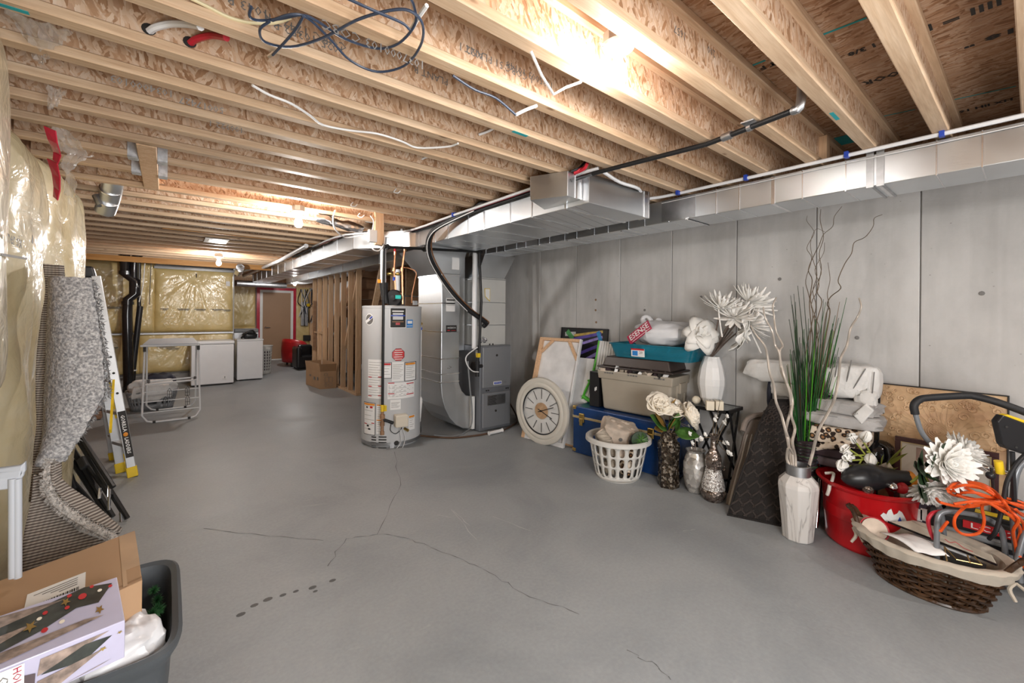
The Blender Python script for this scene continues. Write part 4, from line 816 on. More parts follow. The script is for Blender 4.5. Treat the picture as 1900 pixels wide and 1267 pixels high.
# ------------------------------------------------------------------ black drain stack at the back wall
ds = thing('drain_stack', 'black plastic drain stack with offset in front of the back insulation', 'pipe', (-.5, 10.1, 0))
dp = lambda x, y: fy(x, y, 10.15)
MB().tube([dp(232, 463), dp(232, 508), dp(252, 522), dp(252, 545), dp(237, 556), dp(236, 585), dp(239, 735)], .075, 14).build('main_pipe', 'black_gloss', ds, smooth=True)
MB().tube([dp(262, 468), dp(248, 482), dp(248, 548)], .065, 14).build('branch_pipe', 'black_gloss', ds, smooth=True)
MB().tube([fy(258, 480, 10.3), fy(258, 570, 10.3)], .03, 10).tube([fy(260, 568, 10.3), fy(246, 690, 10.25)], .045, 10).tube([fy(246, 690, 10.25), fy(243, 725, 10.2)], .05, 10).build('side_pipe', 'black_plastic', ds, smooth=True)
for x, y in ((232, 506), (248, 483), (237, 562), (239, 725)): q = dp(x, y); MB().cyl(q - UP * .03, q + UP * .03, .088, n=14).build('hub', 'black_gloss', ds, smooth=True)
q = fy(246, 688, 10.25); MB().cyl(q, q + UP * .02, .06, n=12).build('clamp', 'paper_white', ds)
MB().tube([dp(255, 480), dp(262, 466), dp(268, 468)], .05, 10).build('clean_out', 'white_plastic', ds, smooth=True)
line('thin_copper_line', 'thin pale wire hanging beside the drain stack', 'cable', [Vector((fy(269, 485, 10.2).x, 10.2, 2.42)), fy(269, 485, 10.2), fy(265, 530, 10.2), fy(258, 560, 10.2)], .008, 'cable_white')
line('thin_wire', 'thin dark wire hanging down the back insulation', 'cable', [Vector((fy(281, 475, 10.17).x, 10.17, 2.405)), fy(281, 475, 10.17), fy(279, 520, 10.4), fy(277, 565, 10.6)], .006, 'ink_grey')
# ------------------------------------------------------------------ electrical panel at the far wall
ep = thing('electric_panel', 'grey electric panel with tangled wires at the far wall', 'electric panel', (3.3, 14.3, 1.4))
MB().box(3.22, 3.42, 14.30, 14.42, 1.02, 1.75).build('box', 'steel_dull', ep, bevel=.006); MB().box(3.48, 3.56, 14.32, 14.42, .3, 2.1).build('post', 'stud_wood', ep); MB().box(3.66, 3.84, 14.30, 14.40, .8, 2.05).build('board', 'white_paint', ep)
rr = random.Random(5)
for k in range(12):
    x = 3.15 + .04 * k; MB().tube([(x, 14.25, 1.2 + rr.uniform(-.2, .3)), (x + rr.uniform(-.08, .1), 14.18, 1.55), (x + rr.uniform(-.1, .1), 14.2, 1.75), (x + rr.uniform(-.05, .1), 14.3, 2.15)], .012, 5, smooth=3).build('wire', ['cable_white', 'rubber_black', 'cable_blue'][k % 3], ep, smooth=True)
MB().ball((3.4, 14.2, 1.66), .06, 8).build('wire_coil', 'yellow_plastic', ep, smooth=True); MB().box(3.3, 3.5, 14.3, 14.4, .55, .72).build('outlet', 'ink_black', ep)
# ------------------------------------------------------------------ shapes shared by the clutter along the concrete wall
def hz(p, px, py):                                  # height of the point above p (x, y) seen at image row py
    return EYE - (py - CYH - (px - CXH) * 0.009) * (p.dot(FW)) / FPX
def onfloor(px, py, r):
    q = fz(px, py); return q + Vector((q.x, q.y, 0)).normalized() * r
def sec(p): return p.dot(FW) / Vector((p.x, p.y, 0)).length
def petal(mb, M, L, W, bend=.6, cup=.2, nv=5, nu=2, tip=.30, start=.2):
    def f(u, v):
        a = bend * v; b = bend if abs(bend) > 1e-3 else 1e-3
        y = L * sin(b * v) / b; z = L * (1 - cos(b * v)) / b
        k = W * (start * (1 - v) + sin(pi * (v ** .8)) * .9 + tip * v) * .5; s = (u - .5) * 2
        return (s * k, y, z + cup * abs(s) * k)
    mb.grid(nu, nv, f, M=M)
def head(c, nrm, roll=0.0):
    z = Vector(nrm).normalized(); x = z.orthogonal().normalized(); y = z.cross(x)
    M = Matrix((x, y, z)).transposed().to_4x4(); M.translation = Vector(c); return M @ Matrix.Rotation(roll, 4, 'Z')
def flower(mb, c, nrm, rings, rr):                  # rings: (count, length, width, tilt up, bend, cup)
    for n, L, W, up, bend, cup in rings:
        o = rr.uniform(0, 6)
        for k in range(n):
            M = head(c, nrm) @ Matrix.Rotation(o + 2 * pi * k / n + rr.uniform(-.1, .1), 4, 'Z') @ Matrix.Rotation(up + rr.uniform(-.12, .12), 4, 'X')
            petal(mb, M, L * rr.uniform(.88, 1.1), W, bend, cup)
def leafy(mb, c, d, L, W, nrm=(0, 0, 1), bend=.5):
    y = Vector(d).normalized(); z = Vector(nrm); x = y.cross(z).normalized(); z = x.cross(y)
    M = Matrix((x, y, z)).transposed().to_4x4(); M.translation = Vector(c); petal(mb, M, L, W, bend, .35, 6, 4, .0, .1)
def blob(mb, c, sz, e=.35, n=20, m=12, amp=.0, fr=6.0, rot=0.0, seed=0):
    sg = lambda v, p: math.copysign(abs(v) ** p, v)
    R = Matrix.Rotation(rot, 3, 'Z')
    def f(u, v):
        a = 2 * pi * u; b = pi * (v - .5)
        p = Vector((sg(cos(b), e) * sg(cos(a), e), sg(cos(b), e) * sg(sin(a), e), sg(sin(b), e)))
        d = 1 + amp * nz(p.x * fr + seed, p.y * fr, p.z * fr)
        return Vector(c) + R @ Vector((p.x * sz[0] * d, p.y * sz[1] * d, p.z * sz[2] * d))
    mb.grid(n, m, f, closed=True); return mb
def slots(mb, fn, nu, nv, hx=.62, hz_=.8, u0=0.0, v0=0.0, u1=1.0, v1=1.0, pw=4):
    sq = [(-1, -1), (0, -1), (1, -1), (1, 0), (1, 1), (0, 1), (-1, 1), (-1, 0)]
    sq = [(-1, -1), (-.4, -1), (.4, -1), (1, -1), (1, -.4), (1, .4), (1, 1), (.4, 1), (-.4, 1), (-1, 1), (-1, .4), (-1, -.4)]
    for i in range(nu):
        for j in range(nv):
            cu, cv = (i + .5) / nu, (j + .5) / nv; outer, inner = [], []
            for a, b in sq:
                outer.append((cu + a * .5 / nu, cv + b * .5 / nv)); L = (abs(a) ** pw + abs(b) ** pw) ** (1 / pw)
                inner.append((cu + a / L * .5 * hx / nu, cv + b / L * .5 * hz_ / nv))
            n = len(sq); P_ = [fn(u0 + (u1 - u0) * u, v0 + (v1 - v0) * v) for u, v in outer + inner]
            mb.add(P_, [(k, (k + 1) % n, n + (k + 1) % n, n + k) for k in range(n)])
    return mb
# materials of this corner
pm('canvas_white', (0.74, 0.74, 0.75), 0.8, bump=0.1, bscale=150); pm('pine', (0.66, 0.42, 0.25), 0.6, stretch=(8, 8, 1)); pm('cream_ring', (0.62, 0.59, 0.53), 0.45, var=0.04); pm('slat_white', (0.66, 0.66, 0.65), 0.5)
wood('clock_wood', [(0.36, 0.22, 0.12), (0.48, 0.31, 0.18), (0.58, 0.4, 0.25)], (8, 8, 40), knots=False)
pm('mirror_glass', (0.75, 0.77, 0.78), 0.08, 0.9, 0.03)
pm('trunk_blue', (0.008, 0.045, 0.17), 0.32, 0.1, 0.15, 5, 0.08, 40, coat=0.3); pm('trunk_gold', (0.52, 0.42, 0.24), 0.4, 0.5, 0.1); pm('tote_taupe', (0.37, 0.33, 0.27), 0.42, var=0.04); pm('tote_brown', (0.045, 0.032, 0.028), 0.38, var=0.1)
pm('bin_blue', (0.02, 0.42, 0.62), 0.15, trans=0.7, coat=0.3, var=0.04); pm('sandal', (0.45, 0.62, 0.68), 0.6); pm('bag_white', (0.72, 0.73, 0.76), 0.35, coat=0.2, bump=0.35, bscale=10); pm('bag_red', (0.42, 0.01, 0.06), 0.35)
pm('basket_white', (0.62, 0.61, 0.58), 0.42, var=0.03); pm('stone_beige', (0.56, 0.47, 0.39), 0.8, var=0.25, scale=9, bump=0.5, bscale=25); pm('driftwood', (0.36, 0.31, 0.25), 0.8, var=0.4, scale=14, bump=0.5, bscale=30, stretch=(1, 1, 6))
pm('leaf_green', (0.07, 0.17, 0.035), 0.4, var=0.35, scale=18); pm('leaf_dark', (0.022, 0.05, 0.02), 0.45, var=0.4, scale=16); pm('leaf_rust', (0.30, 0.17, 0.04), 0.5, var=0.3, scale=20); pm('rose_cream', (0.80, 0.74, 0.64), 0.65, var=0.08, scale=20); pm('petal_white', (0.80, 0.79, 0.76), 0.6, var=0.05, scale=14); pm('petal_pale', (0.80, 0.78, 0.75), 0.65, var=0.1, scale=20)
pm('stem_brown', (0.17, 0.13, 0.11), 0.7); pm('twig_dark', (0.11, 0.08, 0.05), 0.7); pm('twig_silver', (0.46, 0.41, 0.36), 0.4, 0.35, 0.15, 14); pm('candle_cream', (0.78, 0.70, 0.56), 0.5, var=0.04); pm('stem_olive', (0.30, 0.34, 0.06), 0.5)
def mosaic_mat(name, cols, scale, metal, rough, tile=True):
    m, t, p = _new(name); p.inputs['Metallic'].default_value = metal; p.inputs['Roughness'].default_value = rough
    v = _nd(t, 'ShaderNodeTexVoronoi', Scale=scale); t.links.new(_coord(t), v.inputs['Vector']); s = t.nodes.new('ShaderNodeSeparateColor'); t.links.new(v.outputs['Color'], s.inputs[0])
    t.links.new(_ramp(t, s.outputs[0], [(i / (len(cols) - 1), c) for i, c in enumerate(cols)], 'CONSTANT' if tile else 'LINEAR'), p.inputs['Base Color'])
    t.links.new(_ramp(t, s.outputs[1], [(0, (rough * .5,) * 3), (1, (min(1, rough * 1.8),) * 3)]), p.inputs['Roughness']); _bump(t, p, v.outputs['Distance'], 0.6, 0.006)
mosaic_mat('mosaic_brown', [(0.03, 0.022, 0.016), (0.09, 0.07, 0.05), (0.05, 0.035, 0.025), (0.3, 0.26, 0.22), (0.07, 0.05, 0.035)], 55, 0.55, 0.22)
mosaic_mat('mosaic_silver', [(0.45, 0.42, 0.4), (0.75, 0.73, 0.71), (0.25, 0.22, 0.2), (0.85, 0.83, 0.8), (0.55, 0.5, 0.46)], 130, 0.5, 0.3)
mosaic_mat('mercury_glass', [(0.42, 0.40, 0.38), (0.66, 0.64, 0.61), (0.56, 0.54, 0.51), (0.3, 0.28, 0.26), (0.7, 0.68, 0.65)], 26, 0.55, 0.26, False)
mosaic_mat('bronze_relief', [(0.07, 0.05, 0.04), (0.3, 0.25, 0.22), (0.14, 0.1, 0.085), (0.42, 0.37, 0.33)], 60, 0.85, 0.25, False)
def leopard_mat():
    m, t, p = _new('leopard'); p.inputs['Roughness'].default_value = 0.85
    v = _nd(t, 'ShaderNodeTexVoronoi', Scale=26.0); t.links.new(_coord(t), v.inputs['Vector']); n = _nd(t, 'ShaderNodeTexNoise', Scale=40.0); t.links.new(_coord(t), n.inputs['Vector'])
    a = _nd(t, 'ShaderNodeMath', operation='MULTIPLY_ADD'); t.links.new(n.outputs['Fac'], a.inputs[0]); a.inputs[1].default_value = 0.35; t.links.new(v.outputs['Distance'], a.inputs[2])
    t.links.new(_ramp(t, a.outputs[0], [(0.0, (0.26, 0.12, 0.05)), (0.40, (0.3, 0.15, 0.06)), (0.46, (0.02, 0.012, 0.01)), (0.62, (0.03, 0.015, 0.01)), (0.68, (0.68, 0.56, 0.44)), (1, (0.75, 0.66, 0.56))]), p.inputs['Base Color'])
leopard_mat()
def marble_mat():
    m, t, p = _new('marble'); p.inputs['Roughness'].default_value = 0.3
    n = _nd(t, 'ShaderNodeTexNoise', Scale=2.2, Detail=5.0, Distortion=0.9); t.links.new(_coord(t, (3.4, 3.4, .55), (.12, .1, 0)), n.inputs['Vector'])
    t.links.new(_ramp(t, n.outputs['Fac'], [(0.42, (0.64, 0.62, 0.60)), (0.485, (0.60, 0.58, 0.56)), (0.5, (0.36, 0.34, 0.33)), (0.515, (0.60, 0.58, 0.56)), (0.58, (0.64, 0.62, 0.6)), (0.6, (0.46, 0.44, 0.43)), (0.62, (0.63, 0.61, 0.59))]), p.inputs['Base Color'])
marble_mat()
def mat_weave(name, a, b, scale, bump=.8, rough=.9):
    m, t, p = _new(name); p.inputs['Roughness'].default_value = rough
    k = _nd(t, 'ShaderNodeTexBrick', Scale=scale); k.inputs['Mortar Size'].default_value = 0.12; k.inputs['Color1'].default_value = (*a, 1); k.inputs['Color2'].default_value = (*[x * 1.35 for x in a], 1); k.inputs['Mortar'].default_value = (*b, 1)
    t.links.new(_coord(t, (1, 1, 1), (.6, .5, .78)), k.inputs['Vector']); t.links.new(k.outputs['Color'], p.inputs['Base Color']); _bump(t, p, k.outputs['Fac'], bump, -0.01)
mat_weave('door_mat', (0.034, 0.027, 0.025), (0.015, 0.012, 0.011), 14); pm('door_mat_rib', (0.042, 0.033, 0.03), 0.9); pm('mat_taupe', (0.23, 0.19, 0.165), 0.9, bump=0.3, bscale=120); pm('mat_cream', (0.52, 0.48, 0.43), 0.9)
pm('throw_white', (0.66, 0.655, 0.645), 0.9, bump=0.6, bscale=28, var=0.06); pm('towel_grey', (0.40, 0.39, 0.385), 0.95, bump=0.3, bscale=80); pm('cloth_dark', (0.035, 0.02, 0.025), 0.85); pm('cloth_plum', (0.11, 0.085, 0.095), 0.85); pm('navy', (0.012, 0.014, 0.028), 0.6)
pm('tub_red', (0.50, 0.008, 0.012), 0.3, var=0.04, coat=0.2); pm('rope_white', (0.7, 0.66, 0.6), 0.8, bump=0.5, bscale=90); pm('cord_orange', (0.66, 0.085, 0.01), 0.45, var=0.05); pm('tube_grey', (0.22, 0.235, 0.255), 0.35, 0.4, 0.05)
pm('wicker', (0.055, 0.027, 0.013), 0.32, var=0.6, scale=16); pm('liner', (0.48, 0.43, 0.36), 0.9, var=0.08, bump=0.35, bscale=18); pm('gold_wire', (0.6, 0.42, 0.16), 0.3, 0.9)
def copper_art():
    m, t, p = _new('copper_relief'); p.inputs['Metallic'].default_value = 0.2; p.inputs['Roughness'].default_value = 0.5
    n = _nd(t, 'ShaderNodeTexNoise', Scale=3.0, Detail=4.0, Distortion=1.2); t.links.new(_coord(t), n.inputs['Vector']); v = _nd(t, 'ShaderNodeTexVoronoi', Scale=22.0); t.links.new(_coord(t), v.inputs['Vector'])
    t.links.new(_ramp(t, n.outputs['Fac'], [(0.3, (0.42, 0.24, 0.14)), (0.5, (0.53, 0.35, 0.20)), (0.72, (0.62, 0.44, 0.27))]), p.inputs['Base Color']); _bump(t, p, v.outputs['Distance'], 0.4, 0.01)
copper_art()

# ------------------------------------------------------------------ canvases, clock and pictures at the far end
def leaner(name, label, cat, BL, BR, H, lean_x, group=None):
    BL, BR = Vector(BL), Vector(BR); x = (BR - BL).normalized(); up = Vector((lean_x, 0, H)); up = (up - x * up.dot(x))
    M = frame(BL, x, up); t = thing(name, label, cat, BL, 0, group, rot=M.to_euler()); t.matrix_basis = M; t.location = M.translation
    return t, (BR - BL).length, up.length
cv, W_, H_ = leaner('stretched_canvas', 'large white canvas turned round, pine stretcher bars showing, behind the clock', 'canvas', (3.25, 3.80, 0), (3.33, 3.20, 0), 1.165, .34)
MB(cv).box(.008, W_ - .008, .008, H_ - .008, -.03, -.024).build('canvas_sheet', 'canvas_white', cv)
for a, b, c, d in ((0, .05, 0, H_), (W_ - .02, W_, 0, H_), (.05, W_ - .02, 0, .05), (.05, W_ - .02, H_ - .035, H_)): MB(cv).box(a, b, c, d, -.028, .008).build('stretcher_bar', 'pine' if a == 0 or c > .5 else 'canvas_white', cv, bevel=.002)
MB(cv).beam((.05, H_ - .18, -.01), (.2, H_ - .03, -.01), .035, .015, (0, 0, 1)).build('brace', 'pine', cv); MB(cv).beam((W_ - .17, H_ - .03, -.01), (W_ - .02, H_ - .24, -.01), .035, .015, (0, 0, 1)).build('brace', 'pine', cv)
c2, W2, H2 = leaner('stretched_canvas', 'white canvas edge leaning behind the larger turned-round canvas', 'canvas', (3.40, 3.66, 0), (3.45, 3.08, 0), .95, .28)
MB(c2).box(0, W2, 0, H2, -.03, .004).build('canvas_sheet', 'canvas_white', c2, bevel=.003); MB(c2).box(.02, W2 - .02, .0, .02, -.03, .006).build('stretcher_bar', 'pine', c2)
ck = thing('wall_clock', 'round cream wall clock with wooden centre leaning on the white canvas', 'clock', (3.17, 3.44, 0))
CR = .375; nrm = Vector((-.958, -.13, .27)); M = frame(Vector((3.165, 3.475, 0)) + Vector((.27 * CR, 0, .958 * CR + .005)), Vector((.13, -.99, 0)), (0, 0, 1))
ck.matrix_basis = M; ck.location = M.translation
MB(ck).lathe([(CR * .70, .0), (CR * .70, .02), (CR * .74, .03), (CR * .80, .032), (CR * .84, .022), (CR * .93, .03), (CR * .985, .022), (CR, .005), (CR, -.01), (CR * .7, -.01)], n=64, ring=True).build('rim', 'cream_ring', ck, smooth=True)
MB(ck).lathe([(CR * .67, .012), (CR * .70, .024), (CR * .71, .012)], n=64, ring=True).build('bezel', 'black_plastic', ck, smooth=True)
MB(ck).lathe([(CR * .70, -.004), (0, -.003)], n=48).build('dial', 'slat_white', ck)
for k in range(12):
    a = 2 * pi * k / 12; q = Matrix.Rotation(a, 4, 'Z')
    MB(ck).box(-.0025, .0025, CR * .36, CR * .64, .0, .004, q).build('hour_mark', 'black_plastic', ck)
MB(ck).lathe([(CR * .24, -.002), (CR * .24, .010), (0, .011)], n=36).build('wood_disc', 'clock_wood', ck)
for a, L in ((-1.22, CR * .50), (-1.95, CR * .45)): MB(ck).box(-.004, .004, -CR * .12, L, .012, .015, Matrix.Rotation(a, 4, 'Z')).build('hand', 'black_plastic', ck)
MB(ck).cyl((0, 0, .01), (0, 0, .02), .01).build('spindle', 'black_plastic', ck)
ar = thing('picture', 'colourful purple and green painting in a black frame behind the canvas', 'picture', (3.7, 3.3, .6))
M = frame((3.73, 3.69, .42), (.02, -1, 0), (.10, 0, 1)); ar.matrix_basis = M; ar.location = M.translation
MB(ar).box(0, .68, 0, .86, -.012, 0).build('backing', 'black_plastic', ar)
cols = [('paint_purple', (0.09, 0.06, 0.3)), ('paint_lilac', (0.28, 0.22, 0.55)), ('paint_green', (0.06, 0.26, 0.08)), ('paint_ochre', (0.45, 0.32, 0.08)), ('paint_blue', (0.03, 0.22, 0.5)), ('paint_grey', (0.45, 0.45, 0.45))]
for n_, c_ in cols: pm(n_, c_, 0.5, var=.35, scale=14)
for k, (x0, y0, x1, y1, w_) in enumerate(((.05, .79, .22, .80, .05), (.2, .78, .62, .84, .03), (.03, .7, .6, .82, .035), (.1, .62, .62, .78, .03), (.25, .55, .63, .70, .035), (.3, .45, .62, .62, .04), (.55, .84, .66, .6, .05), (.5, .5, .64, .4, .06), (.08, .83, .18, .74, .06))):
    MB(ar).beam((x0, y0, .001), (x1, y1, .001), w_, .001 + .0004 * k, (0, 0, 1)).build('paint_stroke', ['paint_grey', 'paint_ochre', 'paint_purple', 'paint_lilac', 'paint_purple', 'paint_lilac', 'paint_blue', 'paint_ochre', 'paint_green'][k], ar)
for a, b, c, d in ((-.012, 0, -.012, .872), (.68, .692, -.012, .872), (0, .68, .86, .872), (0, .68, -.012, 0)): MB(ar).box(a, b, c, d, -.015, .012).build('frame', 'black_plastic', ar)
gb = thing('display_board', 'white ribbed sheet in a bright green plastic frame behind the tote', 'board', (3.6, 3.1, .5))
PL = [fx(1112, 632, 3.73), fx(1150, 636, 3.76), fx(1142, 752, 3.6), fx(1090, 748, 3.6)]
MB().prism(PL, (.012, 0, 0)).build('sheet', 'paper_white', gb)
for k in range(9): a = (k + .5) / 9; MB().beam(PL[0].lerp(PL[1], a) + Vector((-.004, 0, 0)), PL[3].lerp(PL[2], a) + Vector((-.004, 0, 0)), .006, .006).build('rib', 'slat_white', gb)
MB().tube([PL[0], fx(1106, 668, 3.69), fx(1098, 700, 3.63), fx(1086, 725, 3.6), fx(1080, 742, 3.6)], .014, 6).build('frame', 'green_plastic', gb, smooth=True)
MB().tube([fx(1091, 706, 3.57), fx(1102, 706, 3.57), fx(1098, 722, 3.57), fx(1096, 733, 3.57)], .011, 6, smooth=3).tube([fx(1082, 735, 3.58), fx(1092, 742, 3.57), fx(1099, 745, 3.57)], .022, 8).build('clip', 'green_plastic', gb, smooth=True)
# ------------------------------------------------------------------ trunk and what is stacked on it
TRZ = atan2(-1.06, .1)
tk2 = thing('trunk', 'blue steamer trunk with brass corners under the plastic totes', 'trunk', (3.335, 3.06, 0), TRZ)
MB(tk2).box(0, 1.1, 0, .44, .012, .375).build('body', 'trunk_blue', tk2, bevel=.006); MB(tk2).box(-.002, 1.102, -.003, .443, .382, .488).build('lid', 'trunk_blue', tk2, bevel=.01)
MB(tk2).box(-.004, 1.104, -.008, .446, .368, .392).build('band', 'trunk_gold', tk2, bevel=.002); MB(tk2).box(-.003, 1.103, -.006, .444, .008, .022).build('rail', 'trunk_blue', tk2)
for x in (.115, .88):
    l = MB(tk2).box(x - .032, x + .032, -.018, 0, .33, .425).build('latch', 'brass', tk2, bevel=.008); MB(tk2).box(x - .02, x + .02, -.026, -.016, .30, .375).build('hasp', 'brass', l, bevel=.005)
l = MB(tk2).lathe([(.045, 0), (.048, .008), (.03, .02), (.026, .012), (0, .012)], n=8, M=frame((.49, -.008, .40), (1, 0, 0), (0, 0, 1))).build('lock', 'brass', tk2); MB(tk2).box(.455, .525, -.012, -.006, .335, .36).build('lock_plate', 'brass', l)
for x, s in ((0, 1), (1.1, -1)):
    for z in (.455, .012): MB(tk2).box(min(x - .004 * s, x + .04 * s), max(x - .004 * s, x + .04 * s), -.01, .035, z, z + .036).build('corner', 'brass', tk2, bevel=.008)
for k in range(9): MB(tk2).cyl((.07 + .12 * k, -.009, .38), (.07 + .12 * k, -.011, .38), .005, n=6).build('rivet', 'brass', tk2)
def tl(x, y, z=0): return wm(tk2) @ Vector((x, y, z))
bb = thing('storage_box', 'black upright box with a white emblem beside the taupe tote', 'box', tl(.21, .2, .49), TRZ)
MB(bb).box(-.085, .03, -.09, .22, .002, .365).build('body', 'black_plastic', bb, bevel=.004); MB(bb).box(-.02, -.008, -.092, -.09, .165, .2).box(-.006, .006, -.092, -.09, .175, .21).box(-.02, .006, -.092, -.09, .186, .194).build('emblem', 'paper_white', bb)
to = thing('storage_tote', 'taupe plastic tote with a dark brown lid on the blue trunk', 'tote', tl(.655, .27, .49), TRZ)
MB(to).taper((0, 0, .004), (.70, .36), (.76, .41), .395).build('body', 'tote_taupe', to, bevel=.025, seg=3)
MB(to).taper((0, 0, .315), (.775, .425), (.795, .44), .085).build('rim_band', 'tote_taupe', to, bevel=.01)
for sx in (-1, 1): MB(to).box(sx * .385 - .02, sx * .385 + .02, -.07, .07, .24, .335).box(sx * .372 - .01, sx * .372 + .01, -.085, -.07, .05, .33).box(sx * .372 - .01, sx * .372 + .01, .07, .085, .05, .33).build('handle', 'tote_taupe', to, bevel=.006)
for x in (-.31, -.05, .22):
    for k in range(4): MB(to).box(x + .028 * k, x + .018 + .028 * k, -.2225, -.2195, .372, .386).build('vent_hole', 'ink_grey', to)
for k in range(14): MB(to).cbox((-.33 + .05 * k, -.205 + .012 * (k % 3), .405 + .006 * (k % 4)), (.06, .03, .03), (.3 * k, .4 * k, k)).build('content', ['stone_beige', 'cloth_dark', 'ink_black', 'paper_white', 'driftwood'][k % 5], to)
MB(to).box(-.4, .4, -.225, .225, .425, .445).taper((0, 0, .445), (.72, .37), (.66, .32), .095).build('lid', 'tote_brown', to, bevel=.012)
bi = thing('plastic_bin', 'shallow translucent blue bin on top of the brown tote lid', 'bin', tl(.80, .27, 1.033), TRZ - .04)
def shell(mb, c, d0, d1, h, th=.006, e=.22, n=32):
    sg = lambda v, p: math.copysign(abs(v) ** p, v); prof = [(d0, 0), (d0, .004), (d1, h), ((d1[0] + .012, d1[1] + .012), h), ((d1[0] + .012, d1[1] + .012), h + .012), (d1, h + .012), ((d1[0] - th, d1[1] - th), h), ((d0[0] - th, d0[1] - th), th)]
    vs = [(c[0] + d[0] * sg(cos(2 * pi * k / n), e), c[1] + d[1] * sg(sin(2 * pi * k / n), e), c[2] + z) for d, z in prof for k in range(n)]
    fs = [(i * n + k, i * n + (k + 1) % n, (i + 1) * n + (k + 1) % n, (i + 1) * n + k) for i in range(len(prof) - 1) for k in range(n)]
    fs += [tuple(reversed(range(n))), tuple((len(prof) - 1) * n + k for k in range(n))]; return mb.add(vs, fs)
shell(MB(bi), (0, 0, 0), (.39, .175), (.43, .205), .125).build('body', 'bin_blue', bi, smooth=True)
MB(bi).box(-.16, -.02, -.205, -.2, .03, .105, Matrix.Rotation(.05, 4, 'X')).build('sticker', 'paper_white', bi); MB(bi).box(-.16, -.02, -.207, -.204, .092, .107, Matrix.Rotation(.05, 4, 'X')).build('sticker_band', 'red_paint', bi); MB(bi).box(-.145, -.09, -.208, -.204, .04, .085, Matrix.Rotation(.05, 4, 'X')).build('sticker_square', 'sky_blue', bi)
lettering('20', .035, frame(wm(bi) @ Vector((-.055, -.2105, .06)), wm(bi).to_3x3() @ Vector((1, 0, 0)), (0, 0, 1)), 'lettering', 'ink_black', bi)
for k, (x, y, r) in enumerate(((-.25, -.02, .3), (-.05, .02, -.2), (.12, -.03, .4), (.27, .03, -.3))):
    s = thing('sandal', ['pale sandal in the blue bin, leftmost of four', 'pale sandal in the blue bin, behind the sticker', 'pale sandal in the blue bin, third along', 'pale sandal in the blue bin, nearest the wall vase'][k], 'shoe', wm(bi) @ Vector((x, y, .008)), TRZ + r, 'sandals in the blue bin')
    blob(MB(s), (0, 0, .02), (.1, .04, .018), .7).build('sole', 'sandal', s, smooth=True); MB(s).tube([(-.01, -.04, .025), (.02, 0, .07), (-.01, .04, .025)], .012, 6, smooth=3).build('strap', 'sandal', s, smooth=True)
bg = thing('plastic_bag', 'knotted white plastic shopping bag with a red print on the blue bin', 'bag', tl(.83, .27, 1.16), TRZ)
blob(MB(bg), (.03, .0, .115), (.29, .17, .115), .8, 28, 18, .22, 2.4).build('bag_body', 'bag_white', bg, smooth=True)
MB(bg).tube([(-.16, 0, .19), (-.19, 0, .25), (-.15, 0, .275), (-.11, 0, .25), (-.1, .02, .2)], [.03, .022, .016, .02, .03], 8, smooth=4).tube([(-.06, .03, .21), (-.05, .03, .245), (-.02, .03, .24), (-.01, .03, .21)], .016, 6, smooth=3).build('knot', 'bag_white', bg, smooth=True)
M = Matrix.Translation((-.13, -.155, .125)) @ Euler((-.15, -.62, -.12)).to_matrix().to_4x4()
MB(bg).box(-.16, .13, -.006, .004, -.045, .05, M).build('print_band', 'bag_red', bg, bevel=.003)
lettering('ESENSE', .075, wm(bg) @ M @ Matrix.Translation((-.01, -.0075, .008)) @ Matrix.Rotation(pi / 2, 4, 'X'), 'lettering', 'paper_white', bg, .25, .001)
MB(bg).box(-.12, .12, -.008, -.006, -.036, -.032, M).build('print_line', 'paper_white', bg)
# ------------------------------------------------------------------ white laundry basket of ornaments
p = onfloor(1146, 898, .19)
lb = thing('laundry_basket', 'round white laundry basket full of ornaments in front of the trunk', 'basket', p)
r0, r1, hh = .185, .255, .35
ff = lambda u, v: ((r0 + (r1 - r0) * v ** .8) * cos(2 * pi * u), (r0 + (r1 - r0) * v ** .8) * sin(2 * pi * u), .012 + (hh - .012) * v)
mb = MB(lb); slots(mb, ff, 20, 3, .58, .86, 0, .1, 1, .92, 2.8); mb.grid(40, 1, lambda u, v: ff(u, v * .1), True); mb.grid(40, 1, lambda u, v: ff(u, .92 + v * .08), True); mb.lathe([(0, .004), (r0 - .01, .002), (r0, .012)], n=40)
mb.build('shell', 'basket_white', lb, smooth=True, solid=.006)
MB(lb).lathe([(r1 - .006, hh), (r1, hh + .012), (r1 + .02, hh + .016), (r1 + .032, hh + .006), (r1 + .034, hh - .022), (r1 + .028, hh - .022), (r1 + .022, hh - .004), (r1, hh - .002)], n=48, ring=True).build('rim', 'basket_white', lb, smooth=True)
def bl(x, y, z): return p + RT * x + FW * y + UP * z
o = thing('stone_lantern', 'beige carved stone lantern lying tilted in the white basket', 'ornament', bl(.02, 0, .36)); M = Matrix.Translation(bl(.02, .05, .38)) @ Euler((.35, .25, -.7)).to_matrix().to_4x4()
blob(MB(), (0, 0, 0), (.155, .11, .085), .25, 24, 12, .12, 5).build('block', 'stone_beige', o, smooth=True); o2 = o.children[0]; o2.data.transform(wm(o).inverted() @ M @ wm(o) if False else Matrix.Identity(4))
o2.data.transform(Matrix.Translation(wm(o).inverted() @ bl(.02, .05, .39)) @ Euler((.35, .25, -.7)).to_matrix().to_4x4() @ wm(o)) if False else None
o2.data.clear_geometry(); bpy.data.objects.remove(o2)
mb = blob(MB(), (0, 0, 0), (.155, .11, .085), .25, 24, 12, .12, 5); mb.v = [M @ v for v in mb.v]; mb.build('block', 'stone_beige', o, smooth=True)
for dx, dz in ((-.09, -.02), (.0, .0), (.08, .03)):
    mb = MB(); mb.cyl((dx, -.118, dz), (dx, -.105, dz), .017, n=10); mb.v = [M @ v for v in mb.v]; mb.build('opening', 'ink_grey', o)
